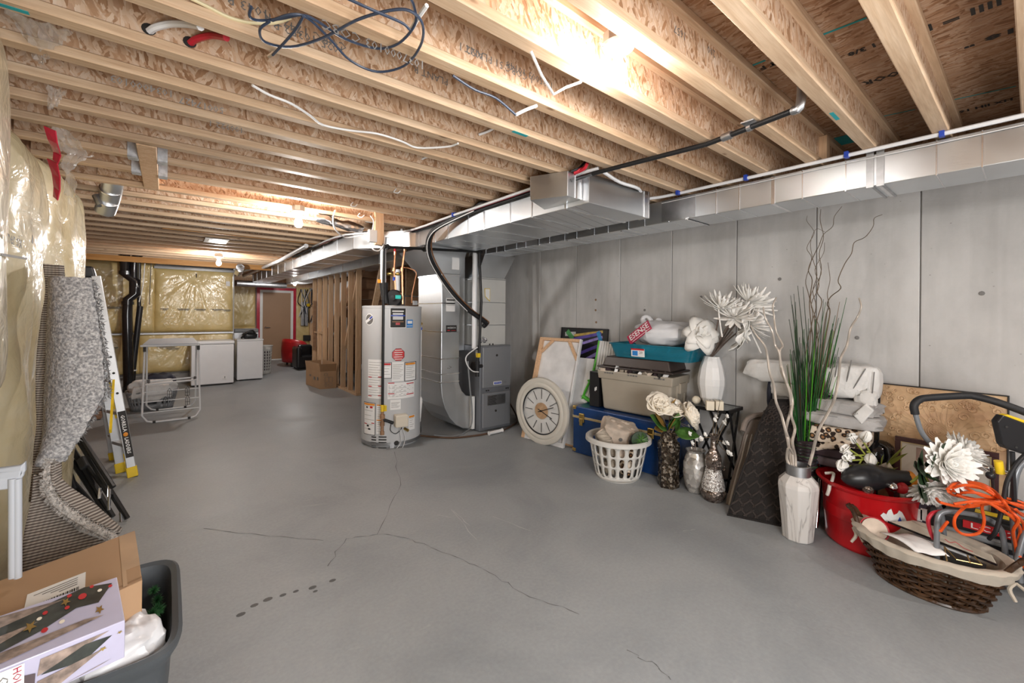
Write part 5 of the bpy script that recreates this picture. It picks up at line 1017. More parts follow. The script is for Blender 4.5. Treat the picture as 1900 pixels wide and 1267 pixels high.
for dx, dy, s_ in ((-.08, .03, .02), (-.02, -.03, .024), (.05, .04, .022), (.1, -.03, .02), (.02, .05, .018)):
    mb = MB(); mb.ball((dx, dy, .085), s_, 8, (1.3, 1, .6)); mb.v = [M @ v for v in mb.v]; mb.build('bud', 'stone_beige', o, smooth=True)
o = thing('driftwood_log', 'weathered driftwood roll standing at the left of the white basket', 'ornament', bl(-.16, -.05, .2)); MB().tube([bl(-.06, -.12, .22), bl(-.12, -.08, .33), bl(-.175, -.05, .41)], [.045, .05, .05], 12).build('log', 'driftwood', o, smooth=True); MB().tube([bl(-.172, -.053, .405), bl(-.178, -.048, .413)], [.047, .04], 12).build('end_grain', 'stone_beige', o)
o = thing('grass_bowl', 'black bowl with a round tuft of green grass in the white basket', 'plant', bl(.13, -.12, .3)); c = bl(.14, -.13, .36)
blob(MB(), c - UP * .02 + FW * .03, (.075, .07, .07), .9).build('bowl', 'black_gloss', o, smooth=True); MB().lathe([(.072, 0), (.07, .006), (0, .012)], n=24, M=frame(c - FW * .05 + UP * .02, RT, UP)).build('face', 'leaf_dark', o)
mb = MB(); rr = random.Random(2)
for k in range(46):
    a = rr.uniform(0, 6.28); q = c - FW * .062 + UP * .02 + RT * .01; e = q + (RT * cos(a) + UP * sin(a)) * rr.uniform(.035, .068) - FW * rr.uniform(.0, .02); mb.tube([q + (RT * cos(a) + UP * sin(a)) * .008, e], [.003, .001], 4)
mb.build('grass', 'leaf_green', o, kind='stuff')
for k, (x, y, z, s, m_) in enumerate(((-.08, -.1, .12, .07, 'driftwood'), (.04, -.12, .12, .07, 'leopard'), (.1, -.05, .2, .06, 'leopard'), (-.1, .0, .22, .07, 'stone_beige'), (.0, .05, .12, .08, 'ink_black'), (.1, -.1, .07, .05, 'ink_black'), (-.02, -.12, .24, .05, 'stone_beige'))):
    o = thing('pebble_ornament', ['grey driftwood lump low in the white basket', 'speckled brown stone seen through the basket slots at centre', 'speckled brown stone higher through the basket slots', 'beige rock against the left basket wall', 'black pot deep inside the white basket', 'small black pot low at the right of the basket', 'beige pebble under the stone lantern'][k], 'ornament', bl(x, y, z)); blob(MB(), bl(x, y, z), (s, s * .8, s), .8, 14, 8, .15, 3, k).build('lump', m_, o, smooth=True)
# ------------------------------------------------------------------ hexagonal vase with roses
p = onfloor(1240, 908, .085); hv = thing('mosaic_vase', 'tall hexagonal brown mosaic vase with cream roses', 'vase', p)
zt = hz(p, 1240, 818); MB(hv).lathe([(.088, 0), (.09, .02), (.082, zt * .5), (.092, zt - .03), (.085, zt), (.07, zt + .002), (.06, zt + .08), (.05, zt + .08), (.05, zt)], n=6, M=Matrix.Rotation(.9, 4, 'Z')).build('body', 'mosaic_brown', hv)
bq = thing('rose_bouquet', 'cream artificial roses with green leaves in the hexagonal vase', 'flowers', p + UP * (zt + .05)); rr = random.Random(4)
V = lambda px, py, d=0.0: fd(px, py, p.dot(FW) + d)
RING = [(7, .13, .16, .30, .25, .55), (7, .12, .155, .55, .55, .6), (7, .105, .135, .8, .75, .7), (6, .085, .11, 1.0, .9, .8), (6, .065, .085, 1.2, .9, .9), (5, .045, .06, 1.4, .7, .9)]
for c, n_ in ((V(1222, 757, -.04), (-.4, -.5, .7)), (V(1243, 766, -.02), (0, -.5, .8)), (V(1270, 772, -.08), (.25, -.9, .35))):
    mb = MB(); flower(mb, c, Vector(n_), RING, rr); mb.build('rose', 'rose_cream', bq, smooth='all', solid=.0012); MB().tube([p + UP * (zt + .03), (p + UP * (zt + .1)).lerp(c, .5), c], .005, 6).build('stem', 'stem_brown', bq)
for (a, b, w_, m_) in (((1238, 795), (1199, 783), .1, 'leaf_green'), ((1252, 800), (1288, 817), .1, 'leaf_green'), ((1243, 795), (1246, 763), .1, 'leaf_green'), ((1235, 790), (1207, 775), .07, 'leaf_rust'), ((1240, 800), (1240, 776), .08, 'leaf_rust'), ((1230, 795), (1212, 802), .05, 'leaf_rust'), ((1252, 797), (1268, 786), .07, 'leaf_green'), ((1245, 752), (1256, 747), .05, 'leaf_rust')):
    A, B = V(*a, -.04), V(*b, -.1); mb = MB(); leafy(mb, A, B - A, (B - A).length * 1.25, w_ * 1.5, (-.3, -.6, .75), .7); mb.build('leaf', m_, bq, smooth='all', solid=.001)
for k, q in enumerate(((1253, 748), (1270, 752), (1280, 755), (1284, 765), (1276, 790), (1282, 800), (1265, 757))):
    mb = MB(); flower(mb, V(*q, -.05), (rr.uniform(-1, 1), -1, .5), [(5, .02, .018, .5, .4, .3)], rr); mb.build('small_blossom', 'petal_white', bq); MB().tube([V(1256, 782), V(q[0], q[1], -.045)], .002, 5).build('stem', 'stem_brown', bq)
# ------------------------------------------------------------------ mercury glass vase, mosaic vase with blossom twigs
p = onfloor(1290, 919, .088); mv = thing('glass_vase', 'silvery mottled glass vase between the mosaic vases', 'vase', p); k = 3.518 / FPX
H_ = hz(p, 1290, 834); MB(mv).lathe([(.05, 0), (.062, .006), (.085, H_ * .2), (.098, H_ * .45), (.094, H_ * .7), (.072, H_ * .9), (.066, H_ * .95), (.078, H_), (.07, H_), (.058, H_ * .94)], n=32).build('body', 'mercury_glass', mv, smooth=True)
tw = thing('twig_bundle', 'short twigs and white blossoms in the silvery glass vase', 'flowers', p + UP * H_)
for a in ((1283, 822), (1278, 805), (1290, 815)): MB().tube([p + UP * (H_ * .8), fd(*a, 3.5)], .004, 5).build('twig', 'stem_brown', tw); mb = MB(); flower(mb, fd(a[0], a[1], 3.48), (-.2, -1, .5), [(5, .026, .02, .4, .3, .3)], rr); mb.build('blossom', 'petal_white', tw)
p = onfloor(1323, 935, .085); ms = thing('mosaic_vase', 'slender bronze and silver mosaic vase with blossom branches', 'vase', p); H_ = hz(p, 1323, 806)
z = lambda y: hz(p, 1323, y); px_ = 3.364 / FPX * sec(p)
prof = [(11, 933), (16, 930), (21, 920), (24, 908), (22, 895), (18, 880), (15, 868)]; MB(ms).lathe([(r * px_ * .95, max(0, z(y))) for r, y in prof], n=32).build('body', 'mosaic_silver', ms, smooth=True)
MB(ms).lathe([(r * px_, max(.0, z(y))) for r, y in ((13, 935), (17, 931), (22.5, 920), (24.8, 910), (22.5, 905))], n=32).build('base', 'bronze_relief', ms, smooth=True)
MB(ms).lathe([(r * px_, z(y)) for r, y in ((14, 868), (15.5, 858), (15, 846), (10, 838), (6.5, 830), (5.5, 820), (6.5, 811), (9.5, 806), (8, 806), (5, 812))], n=32).build('neck', 'bronze_relief', ms, smooth=True)
MB().prism([p + RT * (x - 1323) * px_ - FW * .066 + UP * z(y) for x, y in ((1313, 858), (1318, 864), (1316, 872), (1320, 868), (1327, 862), (1333, 859), (1328, 850), (1317, 850))], FW * .01).build('scroll', 'bronze_relief', ms)
MB().tube([p + RT * (x - 1323) * px_ - FW * .075 + UP * z(y) for x, y in ((1334, 858), (1337, 861), (1335, 866), (1332, 863))], .004, 6, smooth=3).build('curl', 'bronze_relief', ms)
br = thing('blossom_branches', 'dark twigs with small white blossoms in the slender mosaic vase', 'flowers', p + UP * H_)
for tip, mids in (((1336, 742), [(1330, 780)]), ((1346, 773), [(1335, 795)]), ((1350, 783), [(1338, 800)]), ((1295, 825), [(1307, 812)]), ((1351, 820), [(1336, 818)]), ((1325, 770), [(1323, 795)]), ((1355, 842), [(1340, 832)])):
    MB().tube([p + UP * (H_ * .75 if tip[1] < 800 else H_ - .02)] + [fd(*m_, 3.34) for m_ in mids] + [fd(*tip, 3.3)], [.004, .0035, .0015], 5).build('branch', 'twig_dark', br)
for q in ((1326, 773), (1346, 772), (1341, 786), (1343, 780), (1306, 808), (1299, 815), (1340, 822), (1347, 823), (1352, 843), (1348, 840), (1324, 780)):
    mb = MB(); flower(mb, fd(q[0], q[1], 3.29), (rr.uniform(-.6, .6), -1, rr.uniform(0, 1)), [(5, .028, .024, .4, .5, .4), (4, .018, .016, .8, .5, .4)], rr); mb.build('blossom', 'petal_white', br)
# ------------------------------------------------------------------ glass-topped side table with its vase and candles
tb = thing('side_table', 'small black metal side table with a glass top', 'table', (3.69, 1.745, 0)); x0, x1, y0, y1, zt = 3.545, 3.83, 1.565, 1.925, .67
pm('table_glass', (0.6, 0.66, 0.66), 0.05, trans=0.8, var=0.02)
MB().box(x0 + .012, x1 - .012, y0 + .012, y1 - .012, zt - .006, zt).build('glass_top', 'table_glass', tb)
for a in ((x0, x1, y0, y0 + .016), (x0, x1, y1 - .016, y1), (x0, x0 + .016, y0, y1), (x1 - .016, x1, y0, y1)): MB().box(*a, zt - .025, zt + .002).build('top_rail', 'black_metal', tb)
for (ax, ay), (bx_, by) in ((((x0 + .01), y0 + .06), (x0 + .01, y1 - .01)), ((x0 + .01, y1 - .06), (x0 + .01, y0 + .01)), ((x1 - .01, y0 + .06), (x1 - .01, y1 - .01)), ((x1 - .01, y1 - .06), (x1 - .01, y0 + .01)), ((x0 + .06, y0 + .01), (x1 - .01, y0 + .01)), ((x1 - .06, y0 + .01), (x0 + .02, y0 + .01)), ((x0 + .06, y1 - .01), (x1 - .01, y1 - .01)), ((x1 - .06, y1 - .01), (x0 + .02, y1 - .01))):
    MB().beam((ax, ay, zt - .02), (bx_, by, .0), .014, .014).build('leg', 'black_metal', tb)
MB().box(x0, x1, y0, y0 + .012, .10, .112).box(x0, x1, y1 - .012, y1, .10, .112).box(x0, x0 + .012, y0, y1, .10, .112).build('lower_rail', 'black_metal', tb)
p = Vector((3.70, 1.775, zt)); k = p.dot(FW) / FPX; z = lambda y: hz(p, 1322, y) - 0
fv = thing('faceted_vase', 'white faceted ceramic vase on the glass side table', 'vase', p); zv = z(661) - zt
MB(fv).lathe([(.062, .002), (.09, zv * .16), (.112, zv * .42), (.112, zv * .55), (.095, zv * .78), (.066, zv * .97), (.064, zv), (.055, zv), (.058, zv * .9)], n=12).build('body', 'white_plastic', fv)
lf = thing('lily_bouquet', 'white foam lilies and spiky blooms in the faceted vase', 'flowers', p + UP * zv); top = p + UP * (zv - .01); D_ = p.dot(FW)
LIL = [(6, .20, .13, .95, -2.0, .3), (5, .16, .11, 1.2, -1.8, .4), (5, .12, .05, 1.35, -.6, .5)]; SP = [(18, .18, .03, .15, .5, .2), (16, .155, .028, .55, .4, .2), (11, .11, .024, .95, .25, .2)]
for q, n_, kind, mt in (((1300, 622), (-.7, -.6, .3), LIL, 'petal_white'), ((1367, 618), (.4, -.8, -.25), LIL, 'petal_white'), ((1338, 572), (-.2, -.35, .95), SP, 'petal_white'), ((1388, 560), (.25, -.45, .9), SP, 'petal_white'), ((1362, 588), (-.5, -.3, .5), SP, 'petal_pale'), ((1391, 603), (.4, -.8, .5), SP, 'petal_pale'), ((1395, 570), (.8, -.3, .5), SP, 'petal_pale')):
    c = fd(*q, D_ - (.10 if q[0] < 1320 else .32)); mb = MB(); flower(mb, c, Vector(n_), kind, rr); mb.build('bloom', mt, lf, smooth='all', solid=.002)
    MB().tube([top, top.lerp(c, .5) + UP * .03, c - Vector(n_).normalized() * .03], .006, 6, smooth=3).build('stem', 'stem_brown', lf, smooth=True)
for pts in ([(1378, 575), (1386, 600), (1398, 625), (1405, 640), (1412, 655)], [(1332, 565), (1336, 600), (1340, 625)]): MB().tube([fd(*q, D_ - .34) for q in pts], .006, 6, smooth=3).build('tendril', 'petal_pale', lf, smooth=True)
q = fz(1297, 752, zt); q = Vector((3.62, 1.87, zt)); cb = thing('ball_candle', 'round cream candle at the table edge left of the pillar candles', 'candle', q); MB(cb).ball((0, 0, .036), .036, 18).build('wax', 'candle_cream', cb, smooth=True)
for k, (dx, lab) in enumerate(((1317, 'square cream candle in front of the faceted vase, beside the ball candle'), (1334, 'square cream candle nearer the table corner'))):
    q = fz(dx, 760, zt); c = thing('pillar_candle', lab, 'candle', q, .6, 'pillar candles on the side table'); MB(c).box(-.035, .035, -.03, .03, 0, .075).build('wax', 'candle_cream', c, bevel=.004); MB(c).cyl((0, 0, .075), (0, 0, .085), .002, n=5).build('wick', 'ink_black', c)
# ------------------------------------------------------------------ mats
m1 = thing('floor_mat', 'taupe and cream patterned mat leaning behind the dark doormat', 'mat', (3.5, 1.35, 0))
def sheet(name, mat, parent, A, B, th, nu=14, nv=14, amp=.01, seed=0, smooth=True):
    def f(u, v):
        n = len(A) - 1; i = min(int(v * n), n - 1); k = v * n - i; a = Vector(A[i]).lerp(Vector(A[i + 1]), k); b = Vector(B[i]).lerp(Vector(B[i + 1]), k); q = a.lerp(b, u)
        return q + Vector((amp * nz(q.y * 6 + seed, q.z * 5, 1), amp * nz(q.x * 6, q.z * 5 + seed, 4), 0))
    return MB().grid(nu, nv, f).build(name, mat, parent, smooth=smooth, solid=th)
A = [fz(1346, 935), fx(1362, 870, 3.5), fx(1384, 800, 3.55), fx(1394, 775, 3.6)]; B = [fz(1400, 945), fx(1420, 870, 3.62), fx(1430, 800, 3.7), fx(1425, 765, 3.72)]
sheet('mat', 'mat_taupe', m1, A, B, .02)
for s in (.12, .3): sheet('stripe', 'mat_cream', m1, [a.lerp(b, s) + Vector((-.012, 0, 0)) for a, b in zip(A, B)], [a.lerp(b, s + .07) + Vector((-.012, 0, 0)) for a, b in zip(A, B)], .004, 2, 14)
MB().tube([fx(1378, 800, 3.5), fx(1384, 782, 3.55), fx(1398, 772, 3.6), fx(1425, 768, 3.68)], .02, 8, smooth=3).build('rolled_edge', 'mat_taupe', m1, smooth=True)
m2 = thing('doormat', 'large dark brown textured doormat leaning behind the marble vase', 'mat', (3.3, 1.25, 0))
A = [fz(1350, 955), fx(1366, 905, 3.30), fx(1390, 840, 3.40), fx(1412, 780, 3.48), fx(1432, 742, 3.52)]; B = [fz(1447, 975), fx(1475, 905, 3.42), fx(1478, 840, 3.48), fx(1476, 780, 3.52), fx(1462, 742, 3.54)]
sheet('mat', 'door_mat', m2, A, B, .014, 16, 16, .004)
for k in range(12):
    v = (k + .5) / 12; n = 4; i = min(int(v * n), 3); kk = v * n - i
for i in range(9):
    for j in range(12):
        v = (j + .6) / 13; n = 4; ii = min(int(v * n), 3); kk = v * n - ii; a = A[ii].lerp(A[ii + 1], kk); b = B[ii].lerp(B[ii + 1], kk); c = a.lerp(b, (i + .6) / 9.6) + Vector((-.010, -.006, .004))
        dx = (b - a).normalized(); dz = (A[ii + 1] - A[ii]).normalized(); s = .026
        MB().beam(c - (dx * s + dz * s * (1 if (i + j) % 2 else -1)), c + (dx * s + dz * s * (1 if (i + j) % 2 else -1)), .010, .004, dx.cross(dz)).build('rib', 'door_mat_rib', m2)
MB().tube([a + Vector((-.01, -.004, .004)) for a in A] + [b + Vector((-.01, -.004, .004)) for b in reversed(B)], .008, 6, closed=True).build('border', 'door_mat', m2)
# ------------------------------------------------------------------ marble vase with silver branches
p = onfloor(1480, 1009, .09); va = thing('marble_vase', 'tall white marbled vase with a silver neck in front of the doormat', 'vase', p); k = p.dot(FW) / FPX * sec(p) * 1.03; z = lambda y: max(0, hz(p, 1481, y))
MB(va).lathe([(27 * k, 0), (29 * k, .006), (39 * k, z(900)), (38 * k, z(893)), (24.5 * k, z(880))], n=10, M=Matrix.Rotation(.3, 4, 'Z')).build('body', 'marble', va, bevel=.006); MB(va).lathe([(23 * k, z(886)), (23 * k, z(862)), (21 * k, z(861)), (21 * k, z(878))], n=28).build('neck', 'steel_dull', va, smooth=True)
sb = thing('curly_branches', 'champagne silver curly branches in the marbled vase', 'branches', p + UP * z(862)); D_ = p.dot(FW)
for pts in ([(1472, 870), (1468, 830), (1458, 800), (1450, 770), (1440, 745), (1436, 715), (1428, 690), (1424, 660), (1418, 640), (1402, 620), (1393, 604)], [(1476, 870), (1475, 845), (1470, 820), (1475, 795), (1468, 770), (1470, 740), (1456, 700), (1448, 670), (1447, 650), (1452, 640), (1440, 615), (1436, 585), (1434, 568), (1440, 552)],
            [(1470, 870), (1466, 845), (1462, 818), (1458, 800), (1462, 780), (1468, 755), (1463, 720), (1450, 690), (1446, 655), (1438, 640), (1433, 615), (1420, 590), (1416, 570)], [(1500, 868), (1508, 840), (1518, 800), (1540, 760), (1550, 735), (1556, 700), (1560, 665), (1572, 640), (1578, 610), (1590, 590), (1598, 570), (1594, 553)], [(1468, 872), (1460, 850), (1464, 830), (1475, 850)]):
    P_ = [fd(x, y, D_ + (.03 if i % 2 else -.0)) for i, (x, y) in enumerate(pts)]; n = len(P_); MB().tube(P_, [.0105 - .006 * i / n for i in range(n)], 7, smooth=4).build('branch', 'twig_silver', sb, smooth=True)
# ------------------------------------------------------------------ woven vase of grass and willow
p = fd(1498, 700, 2.98); p.z = 0; D_ = 2.98; k = D_ / FPX * sec(p); z = lambda y: hz(p, 1498, y)
p = Vector(fd(1498, 700, D_).to_tuple()); p.z = 0
wv = thing('woven_vase', 'dark woven cylinder vase of green grass behind the marbled vase', 'vase', p)
MB(wv).lathe([(18 * k, 0), (20 * k, z(815)), (18 * k, z(815)), (17 * k, z(830))], n=24).build('core', 'cloth_dark', wv, smooth=True)
for i in range(26): y = z(818) * (i + .5) / 26; r = (18.4 + 2 * i / 26) * k; MB(wv).tube([(r * cos(2 * pi * j / 20), r * sin(2 * pi * j / 20), y + .003 * sin(j * 3 + i)) for j in range(20)], .0065, 5, closed=True).build('cane', 'leaf_dark' if i % 3 == 0 else 'black_plastic', wv, smooth=True)
gr = thing('tall_grass', 'tall green artificial grass stems in the woven vase', 'plant', p + UP * z(815)); rr = random.Random(9)
pm('grass_green', (0.012, 0.085, 0.016), 0.35, var=0.5, scale=25); pm('grass_dark', (0.02, 0.035, 0.02), 0.5); pm('grass_brown', (0.16, 0.10, 0.04), 0.5); pm('grass_bright', (0.06, 0.26, 0.015), 0.4)
gtips = [(1473, 545), (1480, 530), (1490, 532), (1464, 592), (1470, 565), (1476, 560), (1467, 548), (1528, 555), (1532, 560), (1536, 570), (1550, 585), (1558, 560), (1571, 552), (1556, 590), (1545, 600), (1540, 580)]
for i in range(90):
    b = (1481 + rr.random() * 34, 818); t_ = gtips[i] if i < len(gtips) else (1464 + (b[0] - 1481) / 34 * 95 + rr.uniform(-8, 8), rr.uniform(590, 700)); d0 = rr.uniform(-.05, .05)
    MB().tube([fd(b[0], b[1], D_ + d0 * .8), fd((b[0] + t_[0]) / 2 + rr.uniform(-2, 2), (b[1] + t_[1]) / 2, D_ + d0 * 1.4), fd(t_[0], t_[1], D_ + d0 * 2)], [.0042, .0036, .0016], 4).build('stem', ('grass_green', 'grass_dark', 'grass_green', 'grass_brown', 'grass_green', 'grass_dark', 'grass_green', 'grass_bright')[i % 8] if i >= 8 else 'grass_dark', gr)
wi = thing('curly_willow', 'dark curly willow twigs rising above the grass', 'branches', p + UP * z(800))
for j, (pts, r) in enumerate((([(1495, 790), (1500, 700), (1508, 640), (1505, 600), (1502, 560), (1507, 520), (1500, 500), (1512, 470), (1520, 455), (1528, 435), (1545, 420), (1548, 402), (1562, 383)], .004), ([(1500, 790), (1512, 700), (1518, 640), (1515, 600), (1525, 560), (1516, 540), (1524, 500), (1520, 470), (1528, 440), (1522, 410), (1523, 388)], .004), ([(1490, 790), (1494, 660), (1508, 590), (1500, 545), (1495, 520), (1506, 480), (1497, 460), (1510, 435), (1508, 425), (1497, 410), (1498, 400)], .003),
        ([(1510, 790), (1530, 640), (1540, 580), (1535, 565), (1542, 550), (1560, 535), (1555, 520), (1567, 490), (1580, 470), (1585, 450), (1605, 440), (1620, 420), (1622, 405), (1637, 398)], .004), ([(1508, 780), (1530, 600), (1538, 570), (1535, 545), (1540, 520), (1538, 500), (1536, 487)], .003), ([(1498, 780), (1504, 620), (1514, 570), (1508, 540), (1516, 510), (1508, 480), (1504, 450), (1514, 425), (1530, 430)], .003), ([(1503, 760), (1512, 600), (1505, 565), (1520, 530), (1512, 500), (1528, 470), (1530, 450)], .003), ([(1496, 760), (1512, 640), (1520, 610), (1510, 580), (1504, 550), (1518, 520), (1524, 505), (1518, 480)], .003))):
    P_ = [fd(x, y, D_ + .04 * sin(i * 1.3 + j) - max(0, x - 1510) * .0028) for i, (x, y) in enumerate(pts)]; n = len(P_); MB().tube(P_, [r * (1 - .65 * i / n) for i in range(n)], 5, smooth=4).build('twig', 'twig_dark', wi, smooth=True)
# ------------------------------------------------------------------ chair heaped with throws and towels
p = fx(1510, 900, 3.6); ch = thing('folding_chair', 'navy and silver folding chair under the heap of throws and towels', 'chair', (3.62, 1.0, 0))
for a, b in (((3.47, .935, .0), (3.66, .95, .44)), ((3.80, .96, 0), (3.52, .95, .44)), ((3.47, 1.28, 0), (3.66, 1.28, .44)), ((3.80, 1.28, 0), (3.52, 1.28, .44))): MB().tube([a, b], .014, 10).build('leg', 'chrome', ch, smooth=True)
MB().box(3.48, 3.80, .93, 1.30, .43, .455).build('seat', 'navy', ch, bevel=.008)
MB().tube([(3.80, 1.30, .44), fx(1428, 745, 3.74), fx(1431, 705, 3.74), fx(1440, 694, 3.74), fx(1475, 690, 3.76), fx(1530, 694, 3.78), fx(1570, 735, 3.78), (3.82, .93, .44)], .02, 8, smooth=3).build('back_frame', 'navy', ch, smooth=True)
def pile(name, label, cat, px, py, x, sy, sz, sx, mat, e=.35, amp=.12, fr=3, rot=0, group=None, seed=0):
    c = fx(px, py, x); t = thing(name, label, cat, c, 0, group); blob(MB(), c, (sx, sy, sz), e, 28, 16, amp, fr, rot, seed).build('cloth', mat, t, smooth=True); return t, c
pile('blanket', 'stack of dark plum folded cloth at the bottom of the heap', 'blanket', 1545, 850, 3.62, .19, .035, .13, 'cloth_plum', .3, .08, 4)
pile('blanket', 'dark brown folded cloth under the leopard blanket', 'blanket', 1548, 832, 3.62, .19, .035, .14, 'cloth_dark', .3, .1, 4, 0, None, 3)
pile('blanket', 'leopard print blanket folded in the heap, upper layer', 'blanket', 1553, 803, 3.6, .18, .062, .14, 'leopard', .35, .1, 3)
MB().tube([fx(1510, 832, 3.5), fx(1535, 826, 3.48), fx(1575, 828, 3.46)], [.022, .026, .02], 10, smooth=3).build('rolled_hem', 'leopard', C.objects['blanket.002'], smooth=True)
pile('towel', 'grey towel folded over the leopard blanket', 'towel', 1560, 775, 3.6, .23, .045, .14, 'towel_grey', .4, .14, 3, .1)
t_, c_ = pile('towel', 'pale grey towel with a printed hem near the top of the heap', 'towel', 1565, 752, 3.62, .20, .045, .13, 'towel_grey', .45, .16, 3, -.1, None, 5)
q = fx(1590, 765, 3.45); MB().prism([fx(1582, 770, 3.46), fx(1606, 748, 3.46), fx(1622, 762, 3.46), fx(1598, 788, 3.46)], (.02, 0, 0)).build('hem', 'throw_white', t_, bevel=.008); lettering('sh', .03, frame(fx(1587, 767, 3.455), (0, -1, .5), (-.1, .5, 1)), 'lettering', 'ink_grey', t_)
t_, c_ = pile('throw', 'white quilted throw draped over the top of the heap', 'throw', 1580, 706, 3.66, .16, .115, .12, 'throw_white', .45, .10, 3, .1)
for a, b in (((1556, 662), (1547, 712)), ((1580, 668), (1568, 720)), ((1606, 684), (1580, 726)), ((1622, 690), (1618, 735))): MB().tube([fx(*a, 3.545), fx((a[0] + b[0]) / 2, (a[1] + b[1]) / 2, 3.535), fx(*b, 3.55)], .0035, 5).build('fringe', 'ink_grey', t_)
pile('throw', 'white crinkled throw hanging over the left of the navy chair frame', 'throw', 1462, 690, 3.74, .30, .085, .07, 'throw_white', .5, .16, 3, 0, None, 2)
pile('pillow', 'white cushion with dark print showing behind the chair frame', 'pillow', 1462, 718, 3.76, .13, .08, .05, 'throw_white', .6, .08, 3, 0, None, 6)
pile('cloth', 'crumpled white and grey patterned cloth hanging from the heap', 'cloth', 1606, 740, 3.58, .06, .07, .05, 'throw_white', .7, .3, 3, 0, None, 8)
pile('cushion', 'dark oval cushion end behind the leopard blanket', 'cushion', 1602, 795, 3.72, .06, .10, .05, 'cloth_dark', .9, .05, 3)
# ------------------------------------------------------------------ pictures leaning on the wall
def picture(name, label, BL, BR, H, lean, fw, fmat, face, th=.02):
    t, W, L = leaner(name, label, 'picture', BL, BR, H, lean); MB(t).box(fw * .5, W - fw * .5, fw * .5, L - fw * .5, -th, -.004).build('panel', face, t)
    for a in ((0, W, 0, fw), (0, W, L - fw, L), (0, fw, fw, L - fw), (W - fw, W, fw, L - fw)): MB(t).box(*a, -th, .004).build('frame', fmat, t, bevel=.002)
    return t, W, L
pm('picture_dark', (0.05, 0.015, 0.018), 0.35); pm('print_pale', (0.62, 0.58, 0.52), 0.6); pm('print_tint', (0.34, 0.24, 0.21), 0.6, var=.3, scale=20)
pc, W, L = picture('picture', 'large embossed copper toned picture with a thin black frame', (3.70, .665, 0), (3.70, .085, 0), 1.0, .10, .008, 'black_plastic', 'copper_relief')
rr = random.Random(12)
for k in range(70):
    u = rr.random(); x, y = (rr.uniform(.03, W - .03), L - rr.uniform(.03, .2) * (1.4 if u < .35 else .8)) if u < .75 else (rr.choice([rr.uniform(.02, .12), W - rr.uniform(.02, .12)]), L - rr.uniform(.1, .45)); r = rr.uniform(.012, .034)
    MB(pc).tube([(x + r * (1 - i / 14) * cos(i * .9), y + r * (1 - i / 14) * sin(i * .9), -.003) for i in range(12)], .003, 4).build('relief_scroll', 'copper_relief', pc, smooth=True)
for k in range(46):
    a = 2 * pi * k / 46; MB(pc).tube([(W * .5 + .10 * cos(a), L - .33 + .10 * sin(a), -.003), (W * .5 + (.19 + .03 * sin(k * 3)) * cos(a + .15), L - .33 + (.19 + .03 * sin(k * 3)) * sin(a + .15), -.003), (W * .5 + .27 * cos(a + .1), L - .33 + .24 * sin(a + .1), -.003)], .0022, 4).build('relief_ray', 'copper_relief', pc, smooth=True)
for k in range(5): MB(pc).tube([(W * .5 + .012 * (k + 1) * cos(t * .6), L - .27 + .010 * (k + 1) * sin(t * .6), -.003) for t in range(11)], .0025, 4).build('relief_ring', 'copper_relief', pc, smooth=True)
for k in range(4): MB(pc).tube([(W * .40 + .05 * t, L - .36 - .02 * k + .012 * sin(t * 1.3 + k), -.003) for t in range(5)], .003, 4, smooth=3).build('relief_wave', 'copper_relief', pc, smooth=True)
pf, W, L = picture('picture', 'smaller dark framed print in front of the copper picture', (3.605, .56, 0), (3.605, .118, 0), .685, .05, .028, 'picture_dark', 'print_pale')
MB(pf).box(.028, W - .028, .028, .033, -.004, .002).box(.028, .033, .033, L - .033, -.004, .002).box(W - .033, W - .028, .033, L - .033, -.004, .002).box(.028, W - .028, L - .033, L - .028, -.004, .002).build('fillet', 'trunk_gold', pf)
for a in ((.10, .2, L - .13, L - .05), (.25, .36, L - .22, L - .12), (.12, .3, L - .3, L - .2)): MB(pf).box(*a, -.004, -.003).build('print_shape', 'print_tint', pf)
# ------------------------------------------------------------------ red tub
p = onfloor(1612, 1033, .20); D_ = p.dot(FW); tu = thing('tub', 'large red plastic tub with rope handles between the vase and pictures', 'tub', p); r0, r1, h = .205, .26, .40
MB(tu).lathe([(r0, 0), (r0 + .008, .01), (r0 + .03, h * .45), (r0 + .034, h * .46), (r1 - .02, h * .9), (r1 + .012, h * .96), (r1 + .02, h), (r1, h + .004), (r1 - .012, h * .97), (r0 + .02, .02), (0, .015)], n=56).build('shell', 'tub_red', tu, smooth=True)
DP = Vector((p.x, p.y, 0)).normalized(); TG = Vector((DP.y, -DP.x, 0))
TB = lambda a, r, z: p + TG * r * cos(a) - DP * r * sin(a) + UP * z
MB().tube([TB(2.75, r1 - .02, h + .02), TB(2.6, r1 - .05, h + .035), TB(2.4, r1 - .02, h + .03), TB(2.3, r1 + .012, h + .012)], .009, 7, smooth=4).tube([TB(2.36, r1 + .012, h - .02), TB(2.37, r1 + .014, h - .05), TB(2.43, r1 + .012, h - .09)], .010, 7, smooth=4).build('rope_handle', 'rope_white', tu, smooth=True)
def onTub(px, py):                                  # angle and height on the tub wall for an image point
    s_ = (px - 1613) / 90.; a = math.asin(max(-.95, min(.95, s_))); r = r0 + (r1 - r0) * .6; z = hz(p - DP * r * cos(a), px, py); rr_ = r0 + .03 + (r1 - r0 - .05) * (z / h); return p + TG * rr_ * sin(a) - DP * rr_ * cos(a) + UP * z
S1 = [onTub(x, y) - DP * .012 for x, y in ((1632, 950), (1637, 944), (1642, 946), (1645, 938), (1650, 934), (1654, 944), (1660, 940), (1663, 934), (1668, 936), (1672, 942), (1676, 950), (1673, 958), (1668, 962), (1655, 962), (1640, 958))]
MB().prism(S1, DP * .006).build('torn_sticker', 'paper_white', tu)
